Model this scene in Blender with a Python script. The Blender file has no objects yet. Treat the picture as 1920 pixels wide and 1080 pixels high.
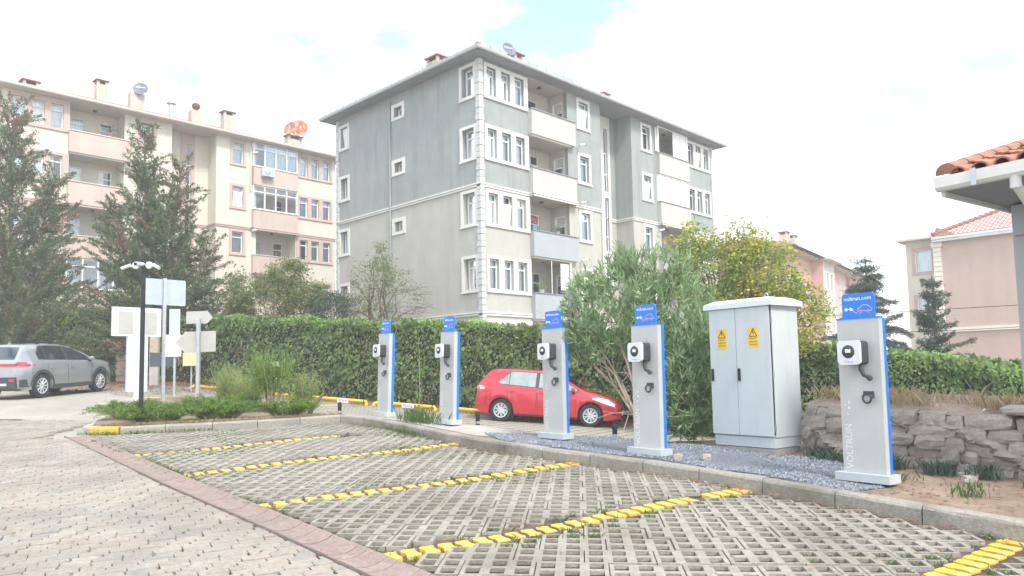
import bpy, math, random
import numpy as np
from mathutils import Vector, Matrix
random.seed(7); RNG = np.random.default_rng(7)
S = bpy.context.scene
COL = S.collection
R = math.radians

# ------------------------------------------------------------------ camera
CZ = 1.58
F_, PITCH, ROLL = 1400.47, 0.077, -0.019
cam_d = bpy.data.cameras.new("camera")
cam = bpy.data.objects.new("camera", cam_d); COL.objects.link(cam)
cp, sp = math.cos(PITCH), math.sin(PITCH)
fw = Vector((0, cp, sp)); u0 = Vector((0, -sp, cp)); r0 = Vector((1, 0, 0))
c_, s_ = math.cos(ROLL), math.sin(ROLL)
rt = r0 * c_ + u0 * s_; up = u0 * c_ - r0 * s_
m = Matrix.Identity(4)
for i in range(3):
    m[i][0] = rt[i]; m[i][1] = up[i]; m[i][2] = -fw[i]
m[2][3] = CZ
cam.matrix_world = m
cam_d.sensor_width = 36; cam_d.lens = F_ / 1920 * 36
cam_d.shift_x = -1.8 / 1920; cam_d.shift_y = 51.25 / 1920
cam_d.clip_start = 0.05; cam_d.clip_end = 4000
S.camera = cam

# ------------------------------------------------------------------ world, sun, exposure
W = bpy.data.worlds.new("World"); S.world = W; W.use_nodes = True
SUN_EL, SUN_AZ = R(48), R(150)          # azimuth clockwise from +Y
nt = W.node_tree; nt.nodes.clear()
N = nt.nodes.new; L = nt.links.new
out = N('ShaderNodeOutputWorld'); bg = N('ShaderNodeBackground'); bg.inputs[1].default_value = 0.12
sky = N('ShaderNodeTexSky'); sky.sky_type = 'NISHITA'; sky.sun_disc = False
sky.sun_elevation = SUN_EL; sky.sun_rotation = SUN_AZ
tc = N('ShaderNodeTexCoord'); mp = N('ShaderNodeMapping'); mp.inputs['Scale'].default_value = (1, 1, 2.4)
mp.inputs['Location'].default_value = (3.1, 0.7, 1.2)
nz = N('ShaderNodeTexNoise'); nz.inputs['Scale'].default_value = 2.6; nz.inputs['Detail'].default_value = 7; nz.inputs['Roughness'].default_value = 0.55
cr = N('ShaderNodeValToRGB'); cr.color_ramp.elements[0].position = 0.40; cr.color_ramp.elements[1].position = 0.52
mx = N('ShaderNodeMix'); mx.data_type = 'RGBA'
nz2 = N('ShaderNodeTexNoise'); nz2.inputs['Scale'].default_value = 4.5; nz2.inputs['Detail'].default_value = 4
cr2 = N('ShaderNodeValToRGB')
cr2.color_ramp.elements[0].color = (8.2, 8.7, 9.2, 1); cr2.color_ramp.elements[1].color = (9.8, 9.7, 9.5, 1)
cr2.color_ramp.elements[0].position = 0.35; cr2.color_ramp.elements[1].position = 0.6
hs = N('ShaderNodeMix'); hs.data_type = 'RGBA'; hs.blend_type = 'MULTIPLY'; hs.inputs[0].default_value = 1
hs.inputs[7].default_value = (1.9, 1.9, 1.9, 1)
L(tc.outputs['Generated'], mp.inputs[0]); L(mp.outputs[0], nz.inputs[0]); L(mp.outputs[0], nz2.inputs[0])
L(nz.outputs[0], cr.inputs[0]); L(nz2.outputs[0], cr2.inputs[0])
L(sky.outputs[0], hs.inputs[6]); L(cr.outputs[0], mx.inputs[0]); L(hs.outputs[2], mx.inputs[6]); L(cr2.outputs[0], mx.inputs[7])
L(mx.outputs[2], bg.inputs[0]); L(bg.outputs[0], out.inputs[0])
sd = bpy.data.lights.new("sun", 'SUN'); sd.energy = 2.0; sd.angle = R(9); sd.color = (1, .955, .88)
sun = bpy.data.objects.new("sun", sd); COL.objects.link(sun)
sv = Vector((math.sin(SUN_AZ) * math.cos(SUN_EL), math.cos(SUN_AZ) * math.cos(SUN_EL), math.sin(SUN_EL)))
sun.rotation_euler = sv.to_track_quat('Z', 'Y').to_euler()
sun.location = sv * 60
S.view_settings.view_transform = 'Standard'; S.view_settings.look = 'None'
S.view_settings.gamma = 1; S.view_settings.use_curve_mapping = False
S.view_settings.exposure = 1.0
S.render.engine = 'CYCLES'
S.cycles.max_bounces = 6; S.cycles.transparent_max_bounces = 12

# ------------------------------------------------------------------ helpers
def V(*a): return np.array(a, float)

class MB:
    """collects faces; build() links them as one mesh object"""
    def __init__(s): s.v = []; s.f = []
    def face(s, pts):
        n = len(s.v); s.v += [tuple(p) for p in pts]; s.f.append(tuple(range(n, n + len(pts)))); return s
    def box(s, c, d, rz=0, M=None):
        x, y, z = d[0] / 2, d[1] / 2, d[2] / 2
        P = [(-x, -y, -z), (x, -y, -z), (x, y, -z), (-x, y, -z), (-x, -y, z), (x, -y, z), (x, y, z), (-x, y, z)]
        cs, sn = math.cos(rz), math.sin(rz)
        if M is not None: P = [tuple(M @ Vector(p)) for p in P]
        P = [(p[0] * cs - p[1] * sn + c[0], p[0] * sn + p[1] * cs + c[1], p[2] + c[2]) for p in P]
        n = len(s.v); s.v += P
        s.f += [tuple(n + i for i in q) for q in ((0, 3, 2, 1), (4, 5, 6, 7), (0, 1, 5, 4), (1, 2, 6, 5), (2, 3, 7, 6), (3, 0, 4, 7))]
        return s
    def prism(s, poly, z0, z1, fn=None):
        """poly: ccw list of (x,y); fn maps (x,y,z)->point"""
        k = len(poly); fn = fn or (lambda x, y, z: (x, y, z)); n = len(s.v)
        s.v += [fn(x, y, z0) for x, y in poly] + [fn(x, y, z1) for x, y in poly]
        s.f.append(tuple(n + i for i in reversed(range(k)))); s.f.append(tuple(n + k + i for i in range(k)))
        for i in range(k):
            j = (i + 1) % k; s.f.append((n + i, n + j, n + k + j, n + k + i))
        return s
    def tube(s, pts, rad, n=8, cap=True):
        pts = [Vector(p) for p in pts]; k = len(pts)
        rad = rad if hasattr(rad, '__len__') else [rad] * k
        base = len(s.v); prev = None
        for i, p in enumerate(pts):
            t = (pts[min(i + 1, k - 1)] - pts[max(i - 1, 0)]).normalized()
            if prev is None: a = t.orthogonal().normalized()
            else:
                a = prev - t * prev.dot(t); a = a.normalized() if a.length > 1e-6 else t.orthogonal().normalized()
            prev = a; b = t.cross(a)
            for q in range(n):
                an = 2 * math.pi * q / n
                s.v.append(tuple(p + (a * math.cos(an) + b * math.sin(an)) * rad[i]))
        for i in range(k - 1):
            for q in range(n):
                w = (q + 1) % n; o = base + i * n
                s.f.append((o + q, o + w, o + n + w, o + n + q))
        if cap:
            s.f.append(tuple(base + i for i in reversed(range(n)))); s.f.append(tuple(base + (k - 1) * n + i for i in range(n)))
        return s
    def lathe(s, c, prof, n=16, M=None, cap=True):
        """prof: list of (r,z) about the z axis, optional 3x3 M, centre c"""
        b = len(s.v)
        for r_, z in prof:
            for q in range(n):
                a = 2 * math.pi * q / n; p = Vector((r_ * math.cos(a), r_ * math.sin(a), z))
                if M is not None: p = M @ p
                s.v.append((p[0] + c[0], p[1] + c[1], p[2] + c[2]))
        for i in range(len(prof) - 1):
            for q in range(n):
                w = (q + 1) % n; s.f.append((b + i * n + q, b + i * n + w, b + (i + 1) * n + w, b + (i + 1) * n + q))
        if cap: s.f.append(tuple(b + q for q in reversed(range(n)))); s.f.append(tuple(b + (len(prof) - 1) * n + q for q in range(n)))
        return s
    def plate(s, P, rect, holes, c1, c_in, c0=None):
        """plate in a plane: P(a,b,c)->point; rect (a0,b0,a1,b1) with rectangular holes; front at c1, hole sides back to c_in, rim back to c0"""
        a0, b0, a1, b1 = rect
        xs = sorted({a0, a1} | {h[0] for h in holes} | {h[2] for h in holes})
        ys = sorted({b0, b1} | {h[1] for h in holes} | {h[3] for h in holes})
        xs = [x for x in xs if a0 - 1e-6 <= x <= a1 + 1e-6]; ys = [y for y in ys if b0 - 1e-6 <= y <= b1 + 1e-6]
        for i in range(len(xs) - 1):
            for j in range(len(ys) - 1):
                mxx, myy = (xs[i] + xs[i + 1]) / 2, (ys[j] + ys[j + 1]) / 2
                if any(h[0] < mxx < h[2] and h[1] < myy < h[3] for h in holes): continue
                s.face([P(xs[i], ys[j], c1), P(xs[i + 1], ys[j], c1), P(xs[i + 1], ys[j + 1], c1), P(xs[i], ys[j + 1], c1)])
        def rim(x0, y0, x1, y1, ca, cb):
            q = [(x0, y0), (x1, y0), (x1, y1), (x0, y1)]
            for k in range(4):
                (xa, ya), (xb, yb) = q[k], q[(k + 1) % 4]
                s.face([P(xa, ya, ca), P(xb, yb, ca), P(xb, yb, cb), P(xa, ya, cb)])
        for h in holes: rim(*h, c1, c_in)
        if c0 is not None: rim(a0, b0, a1, b1, c1, c0)
        return s
    def mesh(s, name):
        me = bpy.data.meshes.new(name); me.from_pydata(s.v, [], s.f); me.update(); return me
    def build(s, name, mat, parent=None, smooth=False, label=None, fix=True):
        me = s.mesh(name)
        if fix:
            import bmesh
            b = bmesh.new(); b.from_mesh(me); bmesh.ops.remove_doubles(b, verts=b.verts, dist=1e-5)
            bmesh.ops.recalc_face_normals(b, faces=b.faces); b.to_mesh(me); b.free()
        me.materials.append(mat)
        if smooth:
            me.polygons.foreach_set('use_smooth', [True] * len(me.polygons))
            if smooth != 'all':
                try: me.set_sharp_from_angle(angle=R(38))
                except Exception: pass
        o = bpy.data.objects.new(name, me); COL.objects.link(o)
        if parent is not None: o.parent = parent
        if label: o['label'] = label
        return o

def quads_obj(name, verts, mat, parent=None, n=4):
    """verts (K,n,3) -> one mesh of K separate n-gons"""
    verts = np.asarray(verts, np.float32); K = len(verts)
    me = bpy.data.meshes.new(name)
    me.vertices.add(K * n); me.vertices.foreach_set('co', verts.ravel())
    me.loops.add(K * n); me.loops.foreach_set('vertex_index', np.arange(K * n, dtype=np.int32))
    me.polygons.add(K); me.polygons.foreach_set('loop_start', np.arange(0, K * n, n, dtype=np.int32))
    me.update(calc_edges=True); me.materials.append(mat)
    o = bpy.data.objects.new(name, me); COL.objects.link(o)
    if parent is not None: o.parent = parent
    return o

def tag(o, label=None, cat=None, group=None, kind=None):
    if label: o['label'] = label
    if cat: o['category'] = cat
    if group: o['group'] = group
    if kind: o['kind'] = kind
    return o
def thing(name, label, cat, loc=(0, 0, 0), rz=0, group=None):
    o = bpy.data.objects.new(name, None); COL.objects.link(o); o.empty_display_size = .2
    o.location = loc; o.rotation_euler = (0, 0, rz); return tag(o, label, cat, group)
def dup_tree(o, parent=None, known=None):
    c = o.copy(); COL.objects.link(c); c.parent = parent
    for ch in list(KIDS.get(o.name, [])) or [x for x in o.children]: dup_tree(ch, c)
    return c
KIDS = {}

# ------------------------------------------------------------------ materials
def mat(name, col, rough=.8, var=.12, scale=3, bump=.0, bscale=60, metal=0, dirt=None, dscale=.7, spec=.3, coat=0, coords='Object'):
    m_ = bpy.data.materials.new(name); m_.use_nodes = True; t = m_.node_tree; t.nodes.clear(); N = t.nodes.new; L = t.links.new
    o = N('ShaderNodeOutputMaterial'); p = N('ShaderNodeBsdfPrincipled'); L(p.outputs[0], o.inputs[0])
    p.inputs['Roughness'].default_value = rough; p.inputs['Metallic'].default_value = metal
    p.inputs['Specular IOR Level'].default_value = spec
    if coat: p.inputs['Coat Weight'].default_value = coat; p.inputs['Coat Roughness'].default_value = .06
    tc = N('ShaderNodeTexCoord')
    nz = N('ShaderNodeTexNoise'); nz.inputs['Scale'].default_value = scale; nz.inputs['Detail'].default_value = 6; nz.inputs['Roughness'].default_value = .6
    L(tc.outputs[coords], nz.inputs[0])
    r_ = N('ShaderNodeValToRGB'); r_.color_ramp.elements[0].position = .3; r_.color_ramp.elements[1].position = .7
    r_.color_ramp.elements[0].color = tuple(max(0, c * (1 - var)) for c in col) + (1,)
    r_.color_ramp.elements[1].color = tuple(min(1, c * (1 + var)) for c in col) + (1,)
    L(nz.outputs[0], r_.inputs[0]); last = r_.outputs[0]
    if dirt:
        n2 = N('ShaderNodeTexNoise'); n2.inputs['Scale'].default_value = dscale; n2.inputs['Detail'].default_value = 8; n2.inputs['Roughness'].default_value = .7
        if 'wall' in name or '_par' in name or name in ('balcony_beige', 'chimney', 'cabinet_paint', 'silver_paint'):
            mq = N('ShaderNodeMapping'); mq.inputs['Scale'].default_value = (3.2, 3.2, .35) if 'paint' not in name else (9, 9, 1.2); L(tc.outputs[coords], mq.inputs[0]); L(mq.outputs[0], n2.inputs[0])
        else: L(tc.outputs[coords], n2.inputs[0])
        r2 = N('ShaderNodeValToRGB'); r2.color_ramp.elements[0].position = .48; r2.color_ramp.elements[1].position = .72
        L(n2.outputs[0], r2.inputs[0]); mx = N('ShaderNodeMix'); mx.data_type = 'RGBA'; L(r2.outputs[0], mx.inputs[0]); L(last, mx.inputs[6])
        mx.inputs[7].default_value = tuple(dirt) + (1,); last = mx.outputs[2]
    L(last, p.inputs['Base Color'])
    if bump:
        n3 = N('ShaderNodeTexNoise'); n3.inputs['Scale'].default_value = bscale; n3.inputs['Detail'].default_value = 4
        L(tc.outputs[coords], n3.inputs[0]); b = N('ShaderNodeBump'); b.inputs['Strength'].default_value = bump; b.inputs['Distance'].default_value = .02
        L(n3.outputs[0], b.inputs['Height']); L(b.outputs[0], p.inputs['Normal'])
    m_['p'] = p.name
    return m_
def P_(m_): return m_.node_tree.nodes[m_['p']]

def leafmat(name, cols, trans=.35, rough=.55):
    m_ = bpy.data.materials.new(name); m_.use_nodes = True; t = m_.node_tree; t.nodes.clear(); N = t.nodes.new; L = t.links.new
    o = N('ShaderNodeOutputMaterial'); p = N('ShaderNodeBsdfPrincipled'); tr = N('ShaderNodeBsdfTranslucent'); mx = N('ShaderNodeMixShader')
    g = N('ShaderNodeNewGeometry'); r_ = N('ShaderNodeValToRGB'); e = r_.color_ramp.elements
    r_.color_ramp.interpolation = 'LINEAR'
    k = len(cols)
    e[0].color = tuple(cols[0]) + (1,); e[0].position = 0
    e[1].color = tuple(cols[-1]) + (1,); e[1].position = 1
    for i in range(1, k - 1):
        q = e.new(i / (k - 1)); q.color = tuple(cols[i]) + (1,)
    L(g.outputs['Random Per Island'], r_.inputs[0]); L(r_.outputs[0], p.inputs['Base Color']); L(r_.outputs[0], tr.inputs[0])
    p.inputs['Roughness'].default_value = rough; p.inputs['Specular IOR Level'].default_value = .35
    mx.inputs[0].default_value = trans; L(p.outputs[0], mx.inputs[1]); L(tr.outputs[0], mx.inputs[2]); L(mx.outputs[0], o.inputs[0])
    return m_

def glassmat(name, tint=(.75, .85, .88), refl=.25, tr=.75):
    m_ = bpy.data.materials.new(name); m_.use_nodes = True; t = m_.node_tree; t.nodes.clear(); N = t.nodes.new; L = t.links.new
    o = N('ShaderNodeOutputMaterial'); g = N('ShaderNodeBsdfGlossy'); g.inputs['Roughness'].default_value = .03; g.inputs[0].default_value = (.9, .95, 1, 1)
    tp = N('ShaderNodeBsdfTransparent'); tp.inputs[0].default_value = tuple(tint) + (1,)
    f = N('ShaderNodeFresnel'); f.inputs[0].default_value = 1.5
    a = N('ShaderNodeMath'); a.operation = 'ADD'; a.inputs[1].default_value = refl; a.use_clamp = True
    mx = N('ShaderNodeMixShader'); L(f.outputs[0], a.inputs[0]); L(a.outputs[0], mx.inputs[0]); L(tp.outputs[0], mx.inputs[1]); L(g.outputs[0], mx.inputs[2]); L(mx.outputs[0], o.inputs[0])
    return m_

M = {}
M['grey_wall'] = mat('grey_wall', (.29, .32, .308), .9, .07, 1.4, .35, 14, dirt=(.22, .243, .232), dscale=.5)
M['beige_wall'] = mat('beige_wall', (.43, .425, .375), .9, .06, 1.2, .35, 14, dirt=(.37, .365, .325), dscale=.5)
M['trim'] = mat('white_trim', (.65, .65, .61), .8, .04, 2, .1, 40, dirt=(.55, .55, .51), dscale=1.5)
M['quoin'] = mat('quoin', (.52, .53, .52), .85, .06, 6, .3, 30)
M['pvc'] = mat('pvc', (.82, .83, .84), .35, .02, 3, spec=.5)
M['soffit'] = mat('soffit', (.26, .275, .31), .9, .04, 2)
M['gutter_w'] = mat('gutter_w', (.40, .41, .40), .5, .08, 3)
M['soffit_c'] = mat('soffit_c', (.55, .515, .46), .9, .04, 2)
M['cream'] = mat('cream_wall', (.60, .57, .48), .9, .05, 1.2, .3, 14, dirt=(.53, .49, .43), dscale=.5)
M['pinkpar'] = mat('pink_par', (.53, .435, .375), .9, .05, 1.5, .25, 14, dirt=(.45, .35, .30), dscale=.6)
M['pinktrim'] = mat('pink_trim', (.49, .375, .33), .85, .06, 2, .1, 30)
M['greypar'] = mat('grey_par', (.36, .39, .40), .9, .05, 1.5, .25, 14)
M['tan'] = mat('tan_wall', (.52, .49, .43), .9, .06, 1.5, .2, 14)
M['bright'] = mat('brown_frame', (.16, .05, .035), .5, .2, 6)
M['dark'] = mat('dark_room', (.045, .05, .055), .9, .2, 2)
M['curtain'] = mat('curtain', (.62, .72, .76), .9, .08, 5)
M['curtain_g'] = mat('curtain_green', (.50, .66, .60), .9, .08, 5)
M['curtain_w'] = mat('curtain_white', (.80, .81, .80), .9, .06, 5)
M['glass'] = glassmat('glass', (.95, .98, .98), .10); M['frost'] = mat('frosted_glass', (.75, .80, .82), .15, .05, 2, spec=.6)
M['tile'] = mat('roof_tile', (.30, .13, .095), .85, .3, 7, .3, 40, dirt=(.24, .15, .11), dscale=2.5)
M['chim'] = mat('chimney', (.50, .45, .38), .9, .12, 3, .3, 25, dirt=(.36, .32, .27))
M['rust'] = mat('rust', (.36, .12, .05), .8, .5, 5, .2, 30, dirt=(.62, .58, .5), dscale=3)
M['galv'] = mat('galvanised', (.46, .50, .52), .45, .12, 9, metal=.6, spec=.5)
M['signback'] = mat('sign_back', (.40, .47, .53), .55, .07, 5, dirt=(.34, .40, .45), dscale=2)
M['signgrey'] = mat('sign_grey', (.42, .42, .385), .7, .06, 5, dirt=(.34, .34, .31), dscale=2)
M['white'] = mat('white_paint', (.66, .685, .69), .5, .04, 4, dirt=(.55, .56, .53), dscale=2)
M['black'] = mat('black_paint', (.022, .024, .028), .4, .2, 6)
M['blackrub'] = mat('black_rubber', (.03, .03, .033), .75, .2, 12)
M['yellow'] = mat('yellow_paint', (.72, .49, .08), .85, .16, 9, .5, 60, dirt=(.40, .34, .20), dscale=5, coords='Object', spec=.1)
M['ykerb'] = mat('worn_yellow', (.62, .42, .05), .8, .2, 14, .5, 50, dirt=(.30, .28, .22), dscale=9)
M['ypipe'] = mat('yellow_pipe', (.85, .48, .02), .35, .06, 6)
M['conc'] = mat('concrete', (.35, .335, .30), .92, .14, 4, .5, 45, dirt=(.27, .26, .22), dscale=1.7)
M['conc2'] = mat('kerb_concrete', (.37, .355, .31), .92, .2, 5, .6, 50, dirt=(.22, .21, .17), dscale=1.3)
M['pale'] = mat('pale_concrete', (.40, .38, .335), .92, .14, 4, .5, 45, dirt=(.30, .285, .245), dscale=1.3)
def piece_mat(name, cols, dirt, rough=.9):
    """base colour varies from object to object and from loose piece to loose piece"""
    m_ = mat(name, cols[0], rough, .1, 6, .5, 60)
    t = m_.node_tree; N = t.nodes.new; L = t.links.new; p = P_(m_)
    oi = N('ShaderNodeObjectInfo'); g = N('ShaderNodeNewGeometry'); ad = N('ShaderNodeMath'); ad.operation = 'ADD'; fr = N('ShaderNodeMath'); fr.operation = 'FRACT'
    L(oi.outputs['Random'], ad.inputs[0]); L(g.outputs['Random Per Island'], ad.inputs[1]); L(ad.outputs[0], fr.inputs[0])
    r_ = N('ShaderNodeValToRGB'); e = r_.color_ramp.elements; k = len(cols)
    e[0].color = tuple(cols[0]) + (1,); e[1].color = tuple(cols[-1]) + (1,)
    for i in range(1, k - 1): e.new(i / (k - 1)).color = tuple(cols[i]) + (1,)
    L(fr.outputs[0], r_.inputs[0])
    nz = N('ShaderNodeTexNoise'); nz.inputs['Scale'].default_value = 26; nz.inputs['Detail'].default_value = 5
    L(g.outputs['Position'], nz.inputs[0])
    n2 = N('ShaderNodeTexNoise'); n2.inputs['Scale'].default_value = .9; n2.inputs['Detail'].default_value = 7; n2.inputs['Roughness'].default_value = .65
    L(g.outputs['Position'], n2.inputs[0])
    mr = N('ShaderNodeMapRange'); mr.inputs[1].default_value = .3; mr.inputs[2].default_value = .7; mr.inputs[3].default_value = .82; mr.inputs[4].default_value = 1.14
    L(nz.outputs[0], mr.inputs[0])
    mm = N('ShaderNodeVectorMath'); mm.operation = 'SCALE'; L(r_.outputs[0], mm.inputs[0]); L(mr.outputs[0], mm.inputs['Scale'])
    r2 = N('ShaderNodeValToRGB'); r2.color_ramp.elements[0].position = .46; r2.color_ramp.elements[1].position = .74; r2.color_ramp.elements[1].color = (.95, .95, .95, 1)
    L(n2.outputs[0], r2.inputs[0]); mx = N('ShaderNodeMix'); mx.data_type = 'RGBA'; L(r2.outputs[0], mx.inputs[0]); L(mm.outputs[0], mx.inputs[6]); mx.inputs[7].default_value = tuple(dirt) + (1,)
    L(mx.outputs[2], p.inputs['Base Color'])
    return m_
M['paver'] = piece_mat('paver', [(.325, .29, .245), (.345, .30, .25), (.305, .285, .25), (.35, .315, .265), (.275, .265, .24), (.335, .29, .24)], (.20, .18, .152))
M['lattice'] = piece_mat('lattice_paver', [(.325, .305, .262), (.35, .325, .28), (.295, .275, .238), (.335, .312, .27)], (.19, .168, .135))
M['gutter'] = piece_mat('gutter_block', [(.285, .215, .188), (.31, .238, .21), (.265, .20, .178), (.325, .255, .228)], (.235, .20, .172))
M['kerbm'] = piece_mat('kerb_stone', [(.31, .295, .25), (.34, .325, .28), (.28, .27, .23)], (.17, .16, .12))
M['stone'] = piece_mat('wall_stone', [(.34, .305, .26), (.38, .34, .29), (.31, .285, .25), (.40, .365, .315), (.35, .31, .26)], (.22, .19, .15))
M['block'] = piece_mat('masonry_block', [(.34, .25, .20), (.40, .33, .27), (.30, .24, .20)], (.20, .17, .13))
M['gravel'] = leafmat('gravel', [(.10, .12, .15), (.20, .23, .27), (.30, .33, .37), (.15, .17, .20), (.42, .44, .46)], 0.0, .85)
M['soil'] = mat('soil', (.10, .072, .055), .95, .4, 8, .8, 40, dirt=(.20, .15, .11), dscale=3)
M['joint'] = mat('joint_sand', (.13, .115, .095), .95, .3, 14, .6, 60)
M['earth'] = mat('earth', (.27, .20, .15), .95, .3, 3, .8, 25, dirt=(.16, .15, .08), dscale=.9)
M['leaf_litter'] = mat('leaf_litter', (.34, .18, .10), .95, .4, 7, .9, 40, dirt=(.20, .16, .09), dscale=1.5)
M['bark'] = mat('bark', (.17, .135, .10), .95, .3, 9, .8, 30)
M['bark_p'] = mat('pale_bark', (.40, .33, .25), .9, .25, 10, .6, 30)
M['blue'] = mat('blue_paint', (.02, .20, .78), .35, .05, 4)
M['silver'] = mat('silver_paint', (.46, .475, .47), .5, .05, 4, dirt=(.44, .45, .44), dscale=1.5)
M['basegrey'] = mat('base_grey', (.46, .50, .52), .6, .08, 6)
M['screen'] = mat('screen_dark', (.03, .035, .035), .2, .1, 4, spec=.6)
M['display'] = mat('display', (.75, .77, .75), .4, .1, 30)
M['cab'] = mat('cabinet_paint', (.53, .58, .58), .5, .03, 2, dirt=(.49, .53, .53), dscale=1.2)
M['cabroof'] = mat('cabinet_roof', (.60, .66, .69), .5, .03, 2)
M['warn'] = mat('warning_yellow', (.80, .52, .04), .5, .05, 5)
M['ink'] = mat('ink', (.04, .035, .03), .6)
M['inkred'] = mat('ink_red', (.55, .08, .08), .6)
M['inkwhite'] = mat('ink_white', (.85, .87, .88), .5)
M['inkfaint'] = mat('ink_faint', (.66, .69, .70), .5)
M['inkblue'] = mat('ink_blue', (.10, .35, .80), .5)
M['inkorange'] = mat('ink_orange', (.60, .42, .34), .5)
M['red'] = mat('red_car_paint', (.46, .012, .03), .24, .04, 3, spec=.5, coat=.8)
M['carsilver'] = mat('silver_car_paint', (.34, .365, .385), .28, .04, 3, metal=.5, spec=.5, coat=.7)
M['carglass'] = glassmat('car_glass', (.10, .13, .13), .12)
M['carglass2'] = glassmat('car_glass_clear', (.55, .62, .58), .22)
M['hatchglass'] = mat('pale_car_glass', (.27, .32, .30), .06, .25, 3, spec=.8)  # opaque; the bright view through the windows is painted into its colour
M['rim'] = mat('wheel_rim', (.58, .60, .61), .35, .05, 5, metal=.4, spec=.5)
M['tyre'] = mat('tyre', (.028, .028, .03), .8, .2, 12)
M['plastic'] = mat('grey_plastic', (.055, .06, .065), .6, .1, 6)
M['lampred'] = mat('lamp_red', (.60, .02, .03), .15, .1, 4, spec=.6, coat=.5)
M['lampclear'] = mat('lamp_clear', (.74, .74, .72), .12, .06, 9, spec=.8, coat=.6)
M['pink'] = mat('pink_wall', (.50, .385, .335), .9, .05, 1.5, .3, 14, dirt=(.45, .345, .30), dscale=.4)
M['salmon'] = mat('salmon_wall', (.62, .40, .34), .9, .05, 1.5, .3, 14)
M['manhole'] = mat('manhole_iron', (.10, .085, .08), .7, .3, 18, .5, 60)
M['petal'] = leafmat('petal', [(.75, .18, .26), (.82, .32, .38)], .3)
M['potteal'] = mat('teal_pot', (.10, .28, .27), .6)
M['potred'] = mat('terracotta_pot', (.35, .13, .08), .7)
G = dict(
    ivy=[(.045, .095, .035), (.075, .145, .045), (.105, .185, .055), (.05, .105, .04), (.17, .23, .085), (.06, .12, .04), (.20, .25, .10)],
    ivytop=[(.11, .22, .040), (.17, .29, .06), (.13, .25, .045)],  # sunlight on the hedge top painted in as lighter green
    dry=[(.22, .14, .09), (.30, .20, .13), (.17, .11, .07)],
    conifer=[(.062, .105, .045), (.085, .135, .052), (.12, .165, .065), (.05, .085, .042), (.15, .175, .07)],
    conbrown=[(.20, .13, .09), (.26, .17, .12), (.15, .12, .075)],
    olive=[(.11, .15, .045), (.15, .19, .06), (.09, .13, .04), (.19, .19, .07)],
    spring=[(.15, .23, .07), (.20, .28, .08), (.12, .18, .06)],
    yellow=[(.30, .36, .06), (.46, .46, .08), (.24, .31, .06), (.58, .52, .12), (.36, .40, .08)],
    oleander=[(.085, .155, .07), (.12, .20, .09), (.17, .25, .12), (.09, .16, .075), (.23, .30, .16)],
    cedar=[(.05, .085, .065), (.075, .115, .08), (.045, .075, .055)],
    juniper=[(.06, .14, .03), (.11, .21, .04), (.17, .29, .055), (.08, .16, .03)],
    grass=[(.08, .17, .04), (.12, .21, .055), (.06, .13, .035), (.16, .19, .06)],
    straw=[(.42, .32, .19), (.52, .42, .27), (.34, .25, .14)],
)
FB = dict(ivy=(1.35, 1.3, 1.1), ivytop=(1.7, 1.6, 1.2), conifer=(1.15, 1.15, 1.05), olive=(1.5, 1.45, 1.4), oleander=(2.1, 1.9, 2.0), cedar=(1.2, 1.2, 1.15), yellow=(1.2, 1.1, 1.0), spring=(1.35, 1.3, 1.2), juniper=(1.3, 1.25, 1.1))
for k_, v_ in G.items():
    tr_ = .18 if k_ in ('conifer', 'cedar', 'conbrown') else .35
    if k_ in FB: v_ = [tuple(min(.8, c * f) for c, f in zip(q, FB[k_])) for q in v_]
    M['l_' + k_] = leafmat('leaf_' + k_, v_, tr_)

# ------------------------------------------------------------------ terrain
GA, GB = -0.0056901, 0.0430409
def sm(a, b, x): t = np.clip((x - a) / (b - a), 0, 1); return t * t * (3 - 2 * t)
def H(x, y):
    """height of the roads: a plane rising away from the camera whose far right side falls away"""
    x = np.asarray(x, float); y = np.asarray(y, float)
    yb = np.interp(x, [-13, -8, -3.5, -.6, 1.5, 3.3, 6, 12], [13, 13.5, 15.2, 13, 11, 9.6, 8.2, 7])
    D = .055 * np.maximum(0, x + 13) * sm(0, 7.5, y - yb)
    return GA * x + GB * np.minimum(y, 60) - D + .11 * sm(-9, -13.5, x) * sm(17, 22, y)
def PL(x, y): return GA * x + GB * y

def sheet(name, xs, ys, zf, material, kind='structure', label=None):
    X, Y = np.meshgrid(xs, ys); Z = zf(X, Y)
    me = bpy.data.meshes.new(name); nx, ny = len(xs), len(ys)
    v = np.stack([X, Y, Z], -1).reshape(-1, 3)
    f = [(j * nx + i, j * nx + i + 1, (j + 1) * nx + i + 1, (j + 1) * nx + i) for j in range(ny - 1) for i in range(nx - 1)]
    me.from_pydata(v.tolist(), [], f); me.materials.append(material)
    me.polygons.foreach_set('use_smooth', [True] * len(f)); me.update()
    o = bpy.data.objects.new(name, me); COL.objects.link(o); tag(o, kind=kind, label=label); return o

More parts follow.
